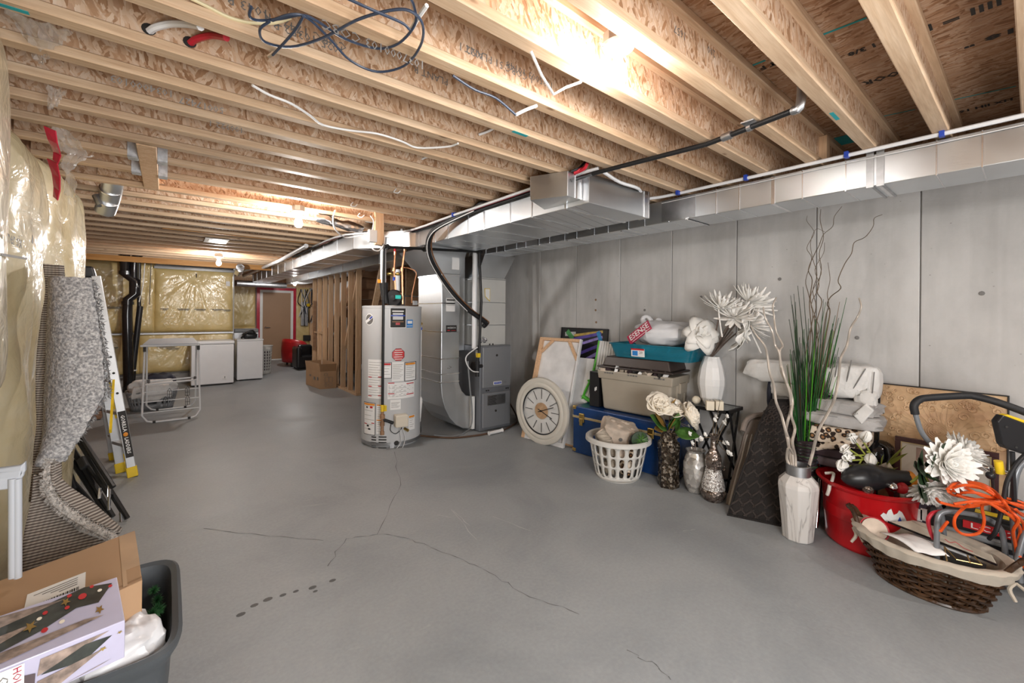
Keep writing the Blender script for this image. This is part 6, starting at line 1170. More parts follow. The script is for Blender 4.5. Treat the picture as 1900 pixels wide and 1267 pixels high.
MB().prism([onTub(x, y) - DP * .015 for x, y in ((1663, 950), (1665, 945), (1667, 950), (1672, 958), (1666, 963), (1661, 958))], FW * .003).build('sticker_print', 'clip_blue', tu); MB().prism([onTub(x, y) - DP * .017 for x, y in ((1664, 955), (1669, 955), (1668, 960), (1665, 960))], FW * .002).build('sticker_print', 'yellow_plastic', tu)
zr = h
v = thing('vase', 'black satin vase with a gold neck band lying in the red tub', 'vase', p + UP * .3)
A_, B_ = fd(1562, 888, D_ - .12), fd(1690, 888, D_ - .14); ax = (B_ - A_)
MB().tube([A_.lerp(B_, f) + UP * (.012 * sin(f * 3)) for f in (0, .08, .25, .45, .65, .85, .97)], [.01, .045, .075, .078, .055, .042, .043], 20, smooth=3).build('body', 'black_plastic', v, smooth=True)
MB().tube([A_.lerp(B_, .93), A_.lerp(B_, 1.0)], .046, 20).build('gold_band', 'orange_paint', v, smooth=True)
tp_ = thing('tulip_bouquet', 'drooping white tulips with pale green stems in the red tub', 'flowers', p + UP * .35); rr = random.Random(21)
TLP = [(3, .085, .06, 1.15, .55, .5), (3, .08, .055, 1.3, .4, .5)]
base = fd(1640, 885, D_ - .02)
for q, n_ in (((1568, 855), (-.8, 0, -.5)), ((1575, 833), (-.9, 0, .1)), ((1586, 818), (-.7, 0, .5)), ((1574, 865), (-.5, 0, -.9)), ((1592, 865), (.1, 0, -1)), ((1602, 820), (0, -.2, 1)), ((1580, 845), (-.8, -.3, 0)), ((1616, 840), (-.4, -.3, -.9))):
    nn = RT * n_[0] - FW * .45 + UP * n_[2]; c = fd(*q, D_ - .06); mb = MB(); flower(mb, c, nn, TLP, rr); mb.build('tulip', 'petal_white', tp_, smooth='all', solid=.0015)
    MB().tube([base, fd(1612 + rr.uniform(-6, 6), 850 + rr.uniform(-10, 14), D_ - .04), c], .005, 6, smooth=3).build('stem', 'stem_olive', tp_, smooth=True)
for a, b in (((1642, 870), (1667, 815)), ((1640, 868), (1676, 832)), ((1635, 865), (1628, 840)), ((1648, 875), (1662, 862)), ((1618, 858), (1633, 862))):
    A2, B2 = fd(*a, D_ - .04), fd(*b, D_ - .08); mb = MB(); leafy(mb, A2, B2 - A2, (B2 - A2).length, .035, (-.3, -.8, .3), .5); mb.build('leaf', 'stem_olive', tp_, smooth='all', solid=.001)
o = thing('gloss_bowl', 'black glossy bowl standing on edge behind the tulips', 'bowl', p + UP * .35); c = fd(1632, 845, D_ + .14)
MB().lathe([(.105, 0), (.1, .03), (.07, .06), (0, .075)], n=28, M=frame(c, RT, UP)).build('bowl', 'black_gloss', o, smooth=True); MB().cyl(c - UP * .1, c - UP * .2, .02).build('foot', 'black_gloss', o)
o = thing('paper_wrap', 'folded grey and cream paper wrap around the tulip stems', 'paper', p + UP * .32)
for k, (pts, m_) in enumerate((([(1602, 858), (1625, 866), (1612, 876)], 'tote_taupe'), ([(1625, 866), (1645, 858), (1648, 878), (1630, 880)], 'stone_beige'), ([(1640, 876), (1650, 858), (1660, 872), (1655, 880)], 'candle_cream'), ([(1606, 880), (1640, 868), (1640, 884)], 'ink_grey'))): MB().prism([fd(x, y, D_ - .05 - .01 * (i % 2)) for i, (x, y) in enumerate(pts)], FW * .004).build('fold', m_, o)
for k, (x, y, r, m_) in enumerate(((1655, 903, .03, 'chrome'), (1672, 905, .035, 'red_paint'), (1610, 908, .03, 'bronze_relief'))): o = thing('bauble', ['small silver bauble at the front rim inside the red tub', 'dark red bauble in the red tub under the chrysanthemums', 'bronze bauble under the black vase in the tub'][k], 'ornament', p + UP * .28); MB().ball(fd(x, y, D_ - .18), r, 14).build('ball', m_, o, smooth=True)
cm = thing('chrysanthemum_bouquet', 'three big white chrysanthemums with dark leaves beside the red tub', 'flowers', p + RT * .2 + UP * .3); Dm = 2.27
CH = [(20, .135, .042, .0, .45, .45), (20, .125, .042, .28, .5, .45), (18, .105, .038, .55, .6, .45), (16, .085, .034, .8, .6, .5), (12, .06, .028, 1.05, .5, .5), (8, .035, .02, 1.3, .3, .5)]
for q, n_, s, d in (((1755, 860), (-.1, -.9, .3), 1.0, -.05), ((1785, 842), (.5, -.5, .7), .92, .04), ((1728, 905), (-.2, -.7, -.55), .85, .02)):
    nn = RT * n_[0] + FW * n_[1] + UP * n_[2]; c = fd(*q, Dm + d); mb = MB(); flower(mb, c, nn, [(n, L * s, W * s, u, b, cu) for n, L, W, u, b, cu in CH], rr); mb.build('flower_head', 'petal_white', cm, smooth='all', solid=.0012); MB().tube([fd(1690, 895, Dm + .05), fd(1712, 880, Dm + .04), c - nn.normalized() * .02], .006, 6, smooth=3).build('stem', 'stem_olive', cm, smooth=True)
for a, b, w_ in (((1712, 862), (1692, 838), .07), ((1712, 865), (1688, 868), .08), ((1715, 862), (1722, 842), .07), ((1712, 875), (1692, 895), .06), ((1716, 884), (1738, 896), .055), ((1714, 882), (1708, 902), .04), ((1705, 900), (1698, 922), .06), ((1712, 905), (1704, 930), .05), ((1740, 845), (1738, 822), .04), ((1706, 870), (1680, 862), .05)):
    A2, B2 = fd(*a, Dm), fd(*b, Dm - .06); mb = MB(); leafy(mb, A2, B2 - A2, (B2 - A2).length * 1.15, w_ * 1.3, (-.2, -.9, .3), .5); mb.build('leaf', 'leaf_dark', cm, smooth='all', solid=.001)
nb = thing('tote_bag', 'dark purple bag with two white squares between tub and mower', 'bag', fd(1718, 1000, D_ - .02)); 
pm('bag_purple', (0.05, 0.045, 0.07), 0.7); c = fx(1722, 985, 3.46); MB().box(3.44, 3.56, c.y - .09, c.y + .075, 0, .36).build('body', 'bag_purple', nb, bevel=.02)
for x in (1704, 1715): q = fx(x, 955, 3.438); MB().box(q.x - .002, q.x + .003, q.y - .016, q.y + .016, q.z - .035, q.z + .035).build('square', 'throw_white', nb)
# ------------------------------------------------------------------ electric mower with its orange cord
mw = thing('lawn_mower', 'black electric garden machine with grey tubes and yellow trim beside pictures', 'mower', (3.5, .1, 0)); T = 2.32
f1, f2 = fx(1728, 965, 3.43), fx(1862, 1030, 3.43)
MB().box(3.43, 3.59, -.32, .40, .07, .36).build('housing', 'black_plastic', mw, bevel=.03); MB().box(3.415, 3.44, -.25, .34, .24, .275).build('guard', 'grey_plastic', mw, bevel=.01)
for z0, z1 in ((.20, .23),): MB().tube([(3.42, -.3, .2), (3.42, .38, .2)], .016, 8).build('roller', 'grey_plastic', mw, smooth=True)
MB().box(3.42, 3.43, -.12, .24, .295, .335).build('label_band', 'red_paint', mw)
lettering('LC9 2CS35', .04, frame((3.4185, .06, .315), (0, -1, 0), (0, 0, 1)), 'lettering', 'paper_white', mw, .30)
MB().box(3.46, 3.56, -.05, .25, .355, .375).build('top_label', 'ink_black', mw); MB().box(3.48, 3.54, .02, .2, .374, .377).build('top_print', 'yellow_plastic', mw)
for y in (.36, -.26): MB().tube([(3.40, y, .085), (3.40, y - .03, .085)], .085, 16).build('wheel', 'rubber_black', mw)
tt = [(1738, 1058), (1738, 1000), (1740, 962), (1750, 950), (1775, 950), (1820, 958), (1852, 975), (1862, 1000), (1868, 1060)]
MB().tube([fd(x, y, 2.17) for x, y in tt], .012, 10, smooth=3).build('lower_bar', 'tube_grey', mw, smooth=True)
MB().tube([fd(1757, 1060, 2.3), fd(1748, 960, 2.3), fd(1738, 925, 2.3), fd(1738, 860, 2.3), fd(1742, 842, 2.3), fd(1735, 832, 2.3), fd(1712, 805, 2.3), fd(1702, 780, 2.3), fd(1698, 764, 2.3)], .0125, 10, smooth=4).build('handle_tube', 'tube_grey', mw, smooth=True)
MB().tube([fd(1698, 768, 2.3), fd(1696, 752, 2.3), fd(1705, 742, 2.3), fd(1722, 738, 2.3), fd(1790, 734, 2.27), fd(1812, 736, 2.25), fd(1850, 746, 2.2), fd(1905, 766, 2.15), fd(1960, 790, 2.1)], .0185, 12, smooth=4).build('grip', 'rubber_black', mw, smooth=True)
MB().tube([fd(1960, 790, 2.1), fd(1930, 900, 2.1), fd(1895, 1010, 2.1), fd(1880, 1075, 2.1)], .0125, 10, smooth=3).build('handle_tube', 'tube_grey', mw, smooth=True)
MB().tube([fd(1905, 850, 2.15), fd(1885, 880, 2.15), fd(1880, 960, 2.15), fd(1893, 1080, 2.12)], .014, 10, smooth=3).build('side_tube', 'tube_grey', mw, smooth=True)
MB().tube([fd(1775, 858, 2.28), fd(1830, 868, 2.25), fd(1868, 878, 2.2), fd(1885, 890, 2.17)], .011, 10, smooth=3).build('cross_tube', 'chrome', mw, smooth=True)
P4 = [fd(x, y, 2.12) for x, y in ((1852, 782), (1862, 770), (1915, 790), (1915, 848), (1868, 832), (1862, 825))]; MB().prism(P4, FW * .035).build('switch_box', 'black_plastic', mw, bevel=.006)
MB().prism([fd(x, y, 2.125) for x, y in ((1863, 771), (1871, 769), (1915, 784), (1915, 790))], FW * .03).build('yellow_trim', 'yellow_plastic', mw, bevel=.003)
for x, y in ((1868, 792), (1886, 830)): MB().tube([fd(x, y, 2.119), fd(x, y, 2.115)], .005, 8).build('screw', 'ink_black', mw)
q0, q1 = fd(1852, 855, 2.15), fd(1856, 878, 2.15); MB().tube([q0, q1], [.017, .018], 10).build('yellow_knob', 'yellow_plastic', mw, smooth=True); q = fd(1838, 882, 2.15); MB().ball(q, .02, 10).tube([fd(1840, 868, 2.15), fd(1842, 900, 2.16), fd(1848, 950, 2.18)], .006, 6).build('clamp', 'black_plastic', mw, smooth=True)
MB().box(0, .001, 0, .001, 0, .001) 
q = fd(1883, 935, 2.14); MB().tube([q - UP * .02, q + UP * .02], .03, 12).build('collar', 'black_plastic', mw)
MB().tube([fd(1905, 840, 2.1), fd(1885, 862, 2.1), fd(1868, 895, 2.1), fd(1860, 940, 2.1), fd(1848, 985, 2.1), fd(1835, 1000, 2.14)], .009, 8, smooth=4).build('power_cable', 'rubber_black', mw, smooth=True)
MB().tube([fd(1878, 838, 2.12), fd(1880, 890, 2.12), fd(1882, 930, 2.12)], .01, 8).build('strut', 'black_plastic', mw, smooth=True)
oc = thing('extension_cord', 'tangled orange extension cord looped over the black garden machine', 'cord', fd(1800, 930, 2.2))
for k, lp in enumerate(([(1765, 905), (1775, 899), (1800, 897), (1830, 905), (1848, 920), (1860, 930), (1830, 930), (1790, 922), (1768, 918), (1760, 912)], [(1762, 915), (1770, 905), (1790, 900), (1815, 903), (1840, 915), (1850, 928)], [(1738, 925), (1745, 932), (1770, 938), (1800, 940), (1830, 935), (1870, 932), (1905, 940)], [(1800, 935), (1785, 945), (1772, 960), (1772, 978), (1785, 990), (1805, 992), (1820, 985), (1826, 965), (1822, 940), (1830, 930)],
        [(1835, 930), (1860, 940), (1880, 952), (1890, 965), (1880, 985), (1884, 1010), (1890, 1040), (1903, 1055)], [(1838, 934), (1865, 950), (1885, 968), (1893, 985), (1888, 1010), (1893, 1035)], [(1745, 985), (1752, 975), (1758, 968)], [(1790, 915), (1788, 905), (1802, 910), (1830, 922), (1870, 925), (1905, 935)], [(1770, 935), (1810, 930), (1850, 935), (1880, 945), (1905, 960)], [(1890, 960), (1900, 975), (1898, 1000), (1905, 1020)], [(1768, 912), (1785, 903), (1820, 906), (1850, 922), (1880, 935), (1905, 945)], [(1775, 918), (1800, 926), (1840, 928), (1870, 940), (1900, 955)], [(1758, 908), (1770, 898), (1792, 894), (1822, 898), (1846, 912), (1862, 930), (1872, 945)], [(1780, 908), (1776, 920), (1786, 914), (1815, 915), (1845, 925)], [(1800, 938), (1830, 932), (1860, 948), (1895, 965)], [(1885, 945), (1895, 955), (1905, 958)])):
    MB().tube([fd(x, y, 2.10 + .04 * sin(i * 1.1 + k * 2) + (.05 if y < 930 else -.02)) for i, (x, y) in enumerate(lp)], .0068, 7, smooth=5).build('loop', 'cord_orange', oc, smooth=True)
rc = thing('dark_red_hose', 'dark red hose bent between the purple bag and garden machine', 'hose', fd(1725, 985, 2.35)); MB().tube([fd(1748, 948, 2.2), fd(1730, 952, 2.2), fd(1722, 965, 2.2), fd(1726, 985, 2.2), fd(1732, 1000, 2.2)], .009, 8, smooth=4).build('hose', 'pex_red', rc, smooth=True)
# ------------------------------------------------------------------ wicker basket with cloth liner
wc = Vector((3.17, .35, 0)); wb_ = thing('wicker_basket', 'oval dark wicker basket with a cream cloth liner nearest the viewer', 'basket', wc)
WR = lambda z: (.20 + .10 * (z / .25), .135 + .09 * (z / .25)); wrot = -.08
def wp(a, z, d=0.0):
    ry, rx = WR(z); ry += d; rx += d; x, y = rx * cos(a), ry * sin(a); return Vector((wc.x + x * cos(wrot) - y * sin(wrot), wc.y + x * sin(wrot) + y * cos(wrot), z))
n = 30
for r_ in range(13):
    z = .012 + .018 * r_; MB().tube([wp(2 * pi * k / 120, z + .002 * sin(k * .9), .011 * cos(pi * k / 4 + pi * (r_ % 2))) for k in range(120)], .0082, 6, closed=True).build('weaver', 'wicker', wb_, smooth=True)
for k in range(n): a = 2 * pi * k / n; MB().tube([wp(a, .0), wp(a, .12), wp(a, .245)], .0045, 5).build('stake', 'wicker', wb_, smooth=True)
MB().tube([wp(2 * pi * k / 48, .01, .006) for k in range(48)], .01, 6, closed=True).build('base_band', 'wicker', wb_, smooth=True); MB().add([wp(2 * pi * k / 30, .012, -.01) for k in range(30)], [tuple(range(30))]).build('base', 'wicker', wb_)
def liner(u, v):
    a = 2 * pi * u; s = v * 3
    if s < 1: z, d = .10 + .15 * s, -.028
    elif s < 2: z, d = .25 + .012 * sin(pi * (s - 1)), -.028 + .055 * (s - 1)
    else: z, d = .25 - (.05 + .01 * sin(a * 5)) * (s - 2), .027 + .004 * sin(a * 23)
    q = wp(a, min(z, .262), d); q.z = z + .004 * nz(a * 5, v * 9, 1); return q
MB().grid(96, 18, liner, True).build('liner', 'liner', wb_, smooth=True)
MB().add([wp(2 * pi * k / 40, .12, -.03) for k in range(40)], [tuple(range(40))]).build('liner_floor', 'liner', wb_)
for a, s in ((pi / 2 + .1, 1), (-pi / 2 - .1, -1)):
    H1, H2 = wp(a - .28, .235, .0), wp(a + .28, .235, .0); md = wp(a, .31, .02 if s > 0 else .035)
    MB().tube([H1, H1.lerp(md, .55) + UP * .03, md + UP * .01, H2.lerp(md, .55) + UP * .03, H2], .0125, 8, smooth=5).build('handle', 'wicker', wb_, smooth=True)
    hp = [H1, H1.lerp(md, .55) + UP * .03, md + UP * .01, H2.lerp(md, .55) + UP * .03, H2]; hc = catmull(hp, 14)
    MB().tube([q + Vector((.013 * cos(i * 1.1), .0, .013 * sin(i * 1.1))) for i, q in enumerate(hc)], .004, 5).build('handle_wrap', 'wicker', wb_, smooth=True)
    t0 = wp(a + .12 * s, .21, .035); MB().tube([t0, t0 + Vector((-.02, -.02 * s, -.03)), t0 + Vector((-.03, .0, -.075))], [.006, .009, .007], 6, smooth=3).tube([t0, t0 + Vector((-.02, -.035, -.02)), t0 + Vector((-.01, -.05, -.06))], [.006, .009, .007], 6, smooth=3).build('tie', 'liner', wb_, smooth=True)
o = thing('coaster_stack', 'round brown rimmed coaster stack in the wicker basket', 'coasters', wp(2.2, .2, -.1)); c = wp(1.85, .235, -.07)
M = frame(c, (.3, -1, 0), (.5, .2, .9)); MB().lathe([(0, .0), (.055, 0), (.058, .006), (.055, .012), (0, .012)], n=24, M=M).lathe([(0, .014), (.055, .014), (.057, .02), (0, .022)], n=24, M=M).build('disc', 'stone_beige', o, smooth=True); MB().lathe([(.058, -.004), (.066, -.002), (.066, .008), (.06, .008)], n=24, M=M, ring=True).build('rim', 'pex_red', o, smooth=True)
o = thing('paper_roll', 'white paper sheets lying in the wicker basket', 'paper', wp(0, .2, -.1)); P4 = [fz(x, y, z) for x, y, z in ((1632, 988, .25), (1690, 992, .26), (1762, 1038, .245), (1700, 1030, .235))]; MB().grid(10, 6, lambda u, v: P4[0].lerp(P4[1], u).lerp(P4[3].lerp(P4[2], u), v) + UP * (.025 * sin(v * 2.6) + .004 * sin(u * 9))).build('sheet', 'paper_white', o, smooth=True, solid=.003)
o = thing('tray', 'black edged cream tray standing along the back of the wicker basket', 'tray', wp(.3, .2, -.05)); P4 = [fz(1648, 968, .262), fz(1850, 1048, .262), fz(1840, 1030, .30), fz(1690, 966, .30)]
MB().prism([P4[0], P4[1], P4[2], P4[3]], (.012, 0, -.004)).build('face', 'liner', o, bevel=.002); MB().tube([P4[0], P4[1]], .006, 6).build('edge', 'black_gloss', o)
q = P4[0].lerp(P4[2], .72); MB().tube([q + Vector((-.012, .05, .012)), q + Vector((-.014, .03, .002)), q + Vector((-.012, .01, .012)), q + Vector((-.014, -.02, -.006)), q + Vector((-.012, -.05, -.01))], .0015, 5, smooth=3).build('scribble', 'pex_red', o)
o = thing('photo_box', 'grey box with dark pictures beside the gold wire in the basket', 'box', wp(-.5, .18, -.08)); MB().cbox(fz(1745, 1015, .215), (.16, .22, .05), (.1, .2, .05)).build('box', 'steel_dull', o, bevel=.003); MB().cbox(fz(1790, 1042, .225), (.09, .14, .03), (.1, .1, 0)).build('picture', 'ink_black', o)
o = thing('wire_rack', 'gold wire geometric rack near the right of the wicker basket', 'rack', wp(-1.1, .22, -.08)); G = lambda x, y, z=.262: fz(x, y, z)
for pts in ([(1752, 1014), (1775, 1038), (1822, 1048)], [(1752, 1014), (1757, 1040)], [(1808, 1032), (1822, 1048)], [(1795, 1030), (1800, 1044)]): MB().tube([G(*q) for q in pts], .003, 6).build('wire', 'gold_wire', o, smooth=True)
# ------------------------------------------------------------------ far end: freezer, white cabinet, laundry things
pm('appliance_white', (0.74, 0.75, 0.77), 0.35, var=0.02); pm('red_leather', (0.38, 0.012, 0.015), 0.35, var=.15); pm('black_leather', (0.014, 0.014, 0.016), 0.3); pm('cardboard', (0.40, 0.25, 0.14), 0.75, var=0.06, scale=4); pm('cardboard_dark', (0.28, 0.165, 0.085), 0.8, var=0.06); pm('tape_tan', (0.46, 0.31, 0.19), 0.4)
fr = thing('chest_freezer', 'white chest freezer with a round dial in front of the yellow insulation', 'freezer', (.7, 10.4, 0))
MB().box(.36, 1.04, 10.05, 10.62, .03, .80).build('cabinet', 'appliance_white', fr, bevel=.012); MB().box(.35, 1.05, 10.04, 10.64, .805, .865).build('lid', 'appliance_white', fr, bevel=.015)
MB().cyl((.89, 10.05, .15), (.89, 10.035, .15), .04, n=18).build('dial', 'white_plastic', fr, smooth=True); MB().box(.885, .895, 10.03, 10.036, .13, .17).build('dial_mark', 'ink_grey', fr); MB().box(.38, 1.02, 10.07, 10.6, 0, .03).build('base', 'ink_black', fr)
wc_ = thing('white_cabinet', 'white square appliance right of the chest freezer', 'appliance', (1.35, 10.6, 0)); MB().box(1.13, 1.60, 10.4, 10.85, .025, .83).build('cabinet', 'appliance_white', wc_, bevel=.01); MB().box(1.125, 1.605, 10.39, 10.86, .832, .865).build('top', 'appliance_white', wc_, bevel=.008)
for x in (1.16, 1.57): MB().cyl((x, 10.43, 0), (x, 10.43, .03), .015, n=8).build('foot', 'ink_grey', wc_)
ga = thing('grey_appliance', 'grey appliance with a slanted control top behind the white one', 'appliance', (1.4, 11.2, 0)); MB().box(1.14, 1.62, 11.1, 11.6, 0, .98).build('cabinet', 'steel_dull', ga, bevel=.01); MB().box(1.14, 1.62, 11.1, 11.35, .98, 1.06).build('control_top', 'grey_plastic', ga, bevel=.02)
bk = thing('handbag', 'black bundled bag on the white appliance', 'bag', (1.38, 10.6, .865)); blob(MB(), (1.38, 10.6, .93), (.14, .1, .065), .6, 18, 10, .2, 3).build('body', 'black_leather', bk, smooth=True); MB().tube([(1.22, 10.55, .88), (1.3, 10.5, .99), (1.42, 10.5, 1.04), (1.47, 10.55, .95)], .02, 8, smooth=3).build('strap', 'black_leather', bk, smooth=True)
hp_ = thing('hamper', 'tall pale laundry hamper with slots beside the white appliance', 'hamper', (1.78, 11.3, 0)); f_ = lambda u, v: (1.78 + (.11 + .035 * v) * cos(2 * pi * u), 11.3 + (.11 + .035 * v) * sin(2 * pi * u), .64 * v)
mb = MB(); slots(mb, f_, 16, 7, .5, .75, 0, .12, 1, .85, 3); mb.grid(32, 1, lambda u, v: f_(u, v * .12), True); mb.grid(32, 1, lambda u, v: f_(u, .85 + .15 * v), True); mb.build('shell', 'basket_white', hp_, smooth=True, solid=.005); MB().lathe([(.145, .64), (.16, .645), (.16, .66), (.145, .665)], (1.78, 11.3, 0), 28, ring=True).build('rim', 'basket_white', hp_, smooth=True); MB().lathe([(.095, .05), (.12, .58), (0, .6)], (1.78, 11.3, 0), 20).build('laundry', 'cloth_plum', hp_, smooth=True)
rc_ = thing('tub_chair', 'red leather tub chair partly hidden by the stud wall', 'chair', (2.85, 12.6, 0))
blob(MB(), (2.82, 12.55, .27), (.36, .36, .17), .4, 24, 12).build('seat', 'red_leather', rc_, smooth=True)
def back(u, v):
    a = pi * (1.08 * u + .46); r = .40 + .03 * sin(v * pi); return (2.84 + r * cos(a) * 1.0, 12.6 + r * sin(a), .12 + (.45 + .22 * sin(pi * u) ** .5 * (0.35 + .65 * u)) * v)
MB().grid(24, 6, back).build('backrest', 'red_leather', rc_, smooth=True, solid=.1)
for x, y in ((2.55, 12.3), (3.1, 12.3), (2.55, 12.85), (3.1, 12.85)): MB().tube([(x, y, 0), (x, y, .14)], [.02, .028], 8).build('leg', 'ink_black', rc_)
bc = thing('ottoman_chair', 'black leather armchair in front of the red tub chair', 'chair', (2.8, 11.75, 0)); MB().box(2.53, 3.0, 11.5, 12.0, .03, .34).build('seat', 'black_leather', bc, bevel=.04, seg=3); MB().box(2.50, 2.62, 11.5, 12.05, .03, .57).build('armrest', 'black_leather', bc, bevel=.05, seg=3); MB().box(2.95, 3.07, 11.5, 12.05, .03, .57).build('armrest', 'black_leather', bc, bevel=.05, seg=3); MB().box(2.62, 2.95, 11.9, 12.05, .03, .6).build('backrest', 'black_leather', bc, bevel=.05, seg=3); MB().box(2.54, 3.03, 11.53, 12.0, 0, .03).build('base', 'ink_black', bc)
cb = thing('cardboard_box', 'open brown cardboard box on the floor beside the studs', 'box', (2.36, 8.8, 0)); A, B, Cc = Vector((2.235, 8.44, 0)), Vector((2.165, 9.18, 0)), Vector((2.515, 8.40, 0)); Dd = Cc + (B - A)
for P_, Q_ in ((A, B), (A, Cc), (Cc, Dd), (B, Dd)): MB().prism([P_, Q_, Q_ + UP * .33, P_ + UP * .33], (Q_ - P_).cross(UP).normalized() * .006).build('side', 'cardboard', cb)
MB().prism([A, B, Dd, Cc], UP * .005).build('bottom', 'cardboard_dark', cb)
for P_, Q_, o_ in ((A, B, (-.02, 0, .15)), (A, Cc, (0, -.01, .14)), (Cc, Dd, (.03, 0, .15)), (B, Dd, (0, .05, .14))): MB().prism([P_ + UP * .33, Q_ + UP * .33, Q_ + UP * .33 + Vector(o_), P_ + UP * .33 + Vector(o_)], (Q_ - P_).cross(UP).normalized() * .006).build('flap', 'cardboard_dark' if o_[1] else 'cardboard', cb)
for u0, u1, z0, z1 in ((.25, .45, .25, .29), (.3, .5, .12, .22), (.56, .76, .12, .22), (.3, .4, .05, .1), (.5, .75, .05, .09)):
    P_, Q_ = A.lerp(Cc, u0), A.lerp(Cc, u1); n_ = Vector((-.02, -.99, 0)) * .0085
    MB().beam(P_ + UP * z0 + n_, Q_ + UP * z0 + n_, .004, .004).beam(P_ + UP * z1 + n_, Q_ + UP * z1 + n_, .004, .004).beam(P_ + UP * z0 + n_, P_ + UP * z1 + n_, .004, .004).beam(Q_ + UP * z0 + n_, Q_ + UP * z1 + n_, .004, .004).build('print', 'ink_grey', cb)
for u0, u1, z0, z1 in ((.32, .42, .15, .21), (.1, .18, .16, .22), (.6, .7, .2, .23)):
    P_, Q_ = A.lerp(B, u0), A.lerp(B, u1); n_ = Vector((-1, -.1, 0)) * .0085; MB().prism([P_ + UP * z0 + n_, Q_ + UP * z0 + n_, Q_ + UP * z1 + n_, P_ + UP * z1 + n_], n_ * .1).build('print', 'ink_grey', cb)
# ------------------------------------------------------------------ clothes airer and grey laundry basket
pm('airer_white', (0.72, 0.73, 0.74), 0.35, var=.02); pm('airer_board', (0.42, 0.45, 0.49), 0.5, var=.03)
ai = thing('drying_rack', 'white folding clothes airer with a grey top board', 'drying rack', (.05, 7.5, 0)); x0, x1 = -.25, .35
def U(yt, yb, zt, xl, xr): return [(xl, yt, zt), (xl - .01, yb + (yt - yb) * .1, .1), (xl + .04, yb, .03), (xl + .1, yb - .0, .012), (xr - .1, yb, .012), (xr - .04, yb, .03), (xr + .01, yb + (yt - yb) * .1, .1), (xr, yt, zt)]
MB().tube(U(7.55, 7.15, .985, x0 + .02, x1), .0115, 8).build('front_frame', 'airer_white', ai, smooth=True); MB().tube(U(7.6, 8.0, .985, x0 + .04, x1 - .02), .0115, 8).build('rear_frame', 'airer_white', ai, smooth=True)
MB().prism([(x0, 7.4, .985), (x1, 7.4, .98), (x1 - .04, 7.85, 1.035), (x0 + .06, 7.85, 1.035)], (0, 0, .018)).build('top_board', 'airer_board', ai, bevel=.006); MB().tube([(x0 - .02, 7.4, .98), (x1 + .01, 7.4, .975)], .013, 8).build('rail', 'airer_white', ai, smooth=True)
for z in (.13, .26, .38): y = 7.15 + (z / .985) * .4; MB().tube([(x0 + .015, y, z), (x1, y, z)], .007, 6).build('rod', 'airer_white', ai)
for z, y in ((.45, 7.82), (.44, 7.6)): MB().tube([(x0 + .03, y, z), (x1 - .01, y, z + .02)], .011, 8).build('rod', 'airer_white', ai)
for x in (x0 + .06, x1 - .03):
    for dz in (0, .03): MB().ball((x, 7.7 - .06 * (dz > 0), .46 + dz), .018, 8).build('joint', 'ink_grey', ai, smooth=True)
for x in (x0 + .02, x1): MB().box(x - .015, x + .015, 7.46, 7.5, .9, .985).build('bracket', 'ink_black', ai)
for x, y in ((-.12, 7.15), (.24, 7.15), (-.1, 8.0), (.22, 8.0)): MB().box(x - .015, x + .015, y - .014, y + .014, 0, .028).build('foot_pad', 'ink_black', ai)
for x, z in ((.01, .29), (.20, .30), (.20, .18), (-.03, .19)):
    y = 7.15 + z / .985 * .4 - .02; q = MB()
    for a in ((0, 0, 0, .09), (.045, 0, .045, .09), (0, 0, .045, 0), (0, .045, .045, .045), (0, .09, .045, .09), (.022, 0, .022, .09), (0, .09, .022, .13), (.045, .09, .022, .13)): q.tube([(x + a[0], y, z + a[1]), (x + a[2], y, z + a[3])], .003, 4)
    q.build('sock_hanger', 'ink_black', ai)
gb_ = thing('laundry_basket', 'grey slotted laundry basket of clothes behind the airer', 'basket', (-.16, 8.25, 0)); fb = lambda u, v: tuple(Vector((-.16, 8.25, 0)) + Vector(((.24 + .055 * v) * math.copysign(abs(cos(2 * pi * u)) ** .5, cos(2 * pi * u)), (.17 + .05 * v) * math.copysign(abs(sin(2 * pi * u)) ** .5, sin(2 * pi * u)), .27 * v)))
mb = MB(); slots(mb, fb, 30, 2, .4, .6, 0, .28, 1, .72, 3); mb.grid(60, 1, lambda u, v: fb(u, v * .28), True); mb.grid(60, 1, lambda u, v: fb(u, .72 + v * .28), True); mb.build('shell', 'grey_plastic', gb_, smooth=True, solid=.006); MB().tube([fb(k / 48, 1) for k in range(48)], .014, 6, closed=True).build('rim', 'grey_plastic', gb_, smooth=True)
o = thing('laundry', 'rumpled beige sheet heaped in the grey laundry basket', 'laundry', (-.16, 8.25, .1)); blob(MB(), (-.16, 8.2, .28), (.27, .19, .15), .6, 26, 14, .22, 2.6).build('cloth', 'stone_beige' if False else 'throw_white', o, smooth=True)
o = thing('laundry', 'navy garment on top of the beige sheet in the basket', 'laundry', (-.1, 8.3, .4)); blob(MB(), (-.08, 8.33, .36), (.2, .14, .14), .8, 20, 12, .25, 2.4, 0, 4).build('cloth', 'navy', o, smooth=True)
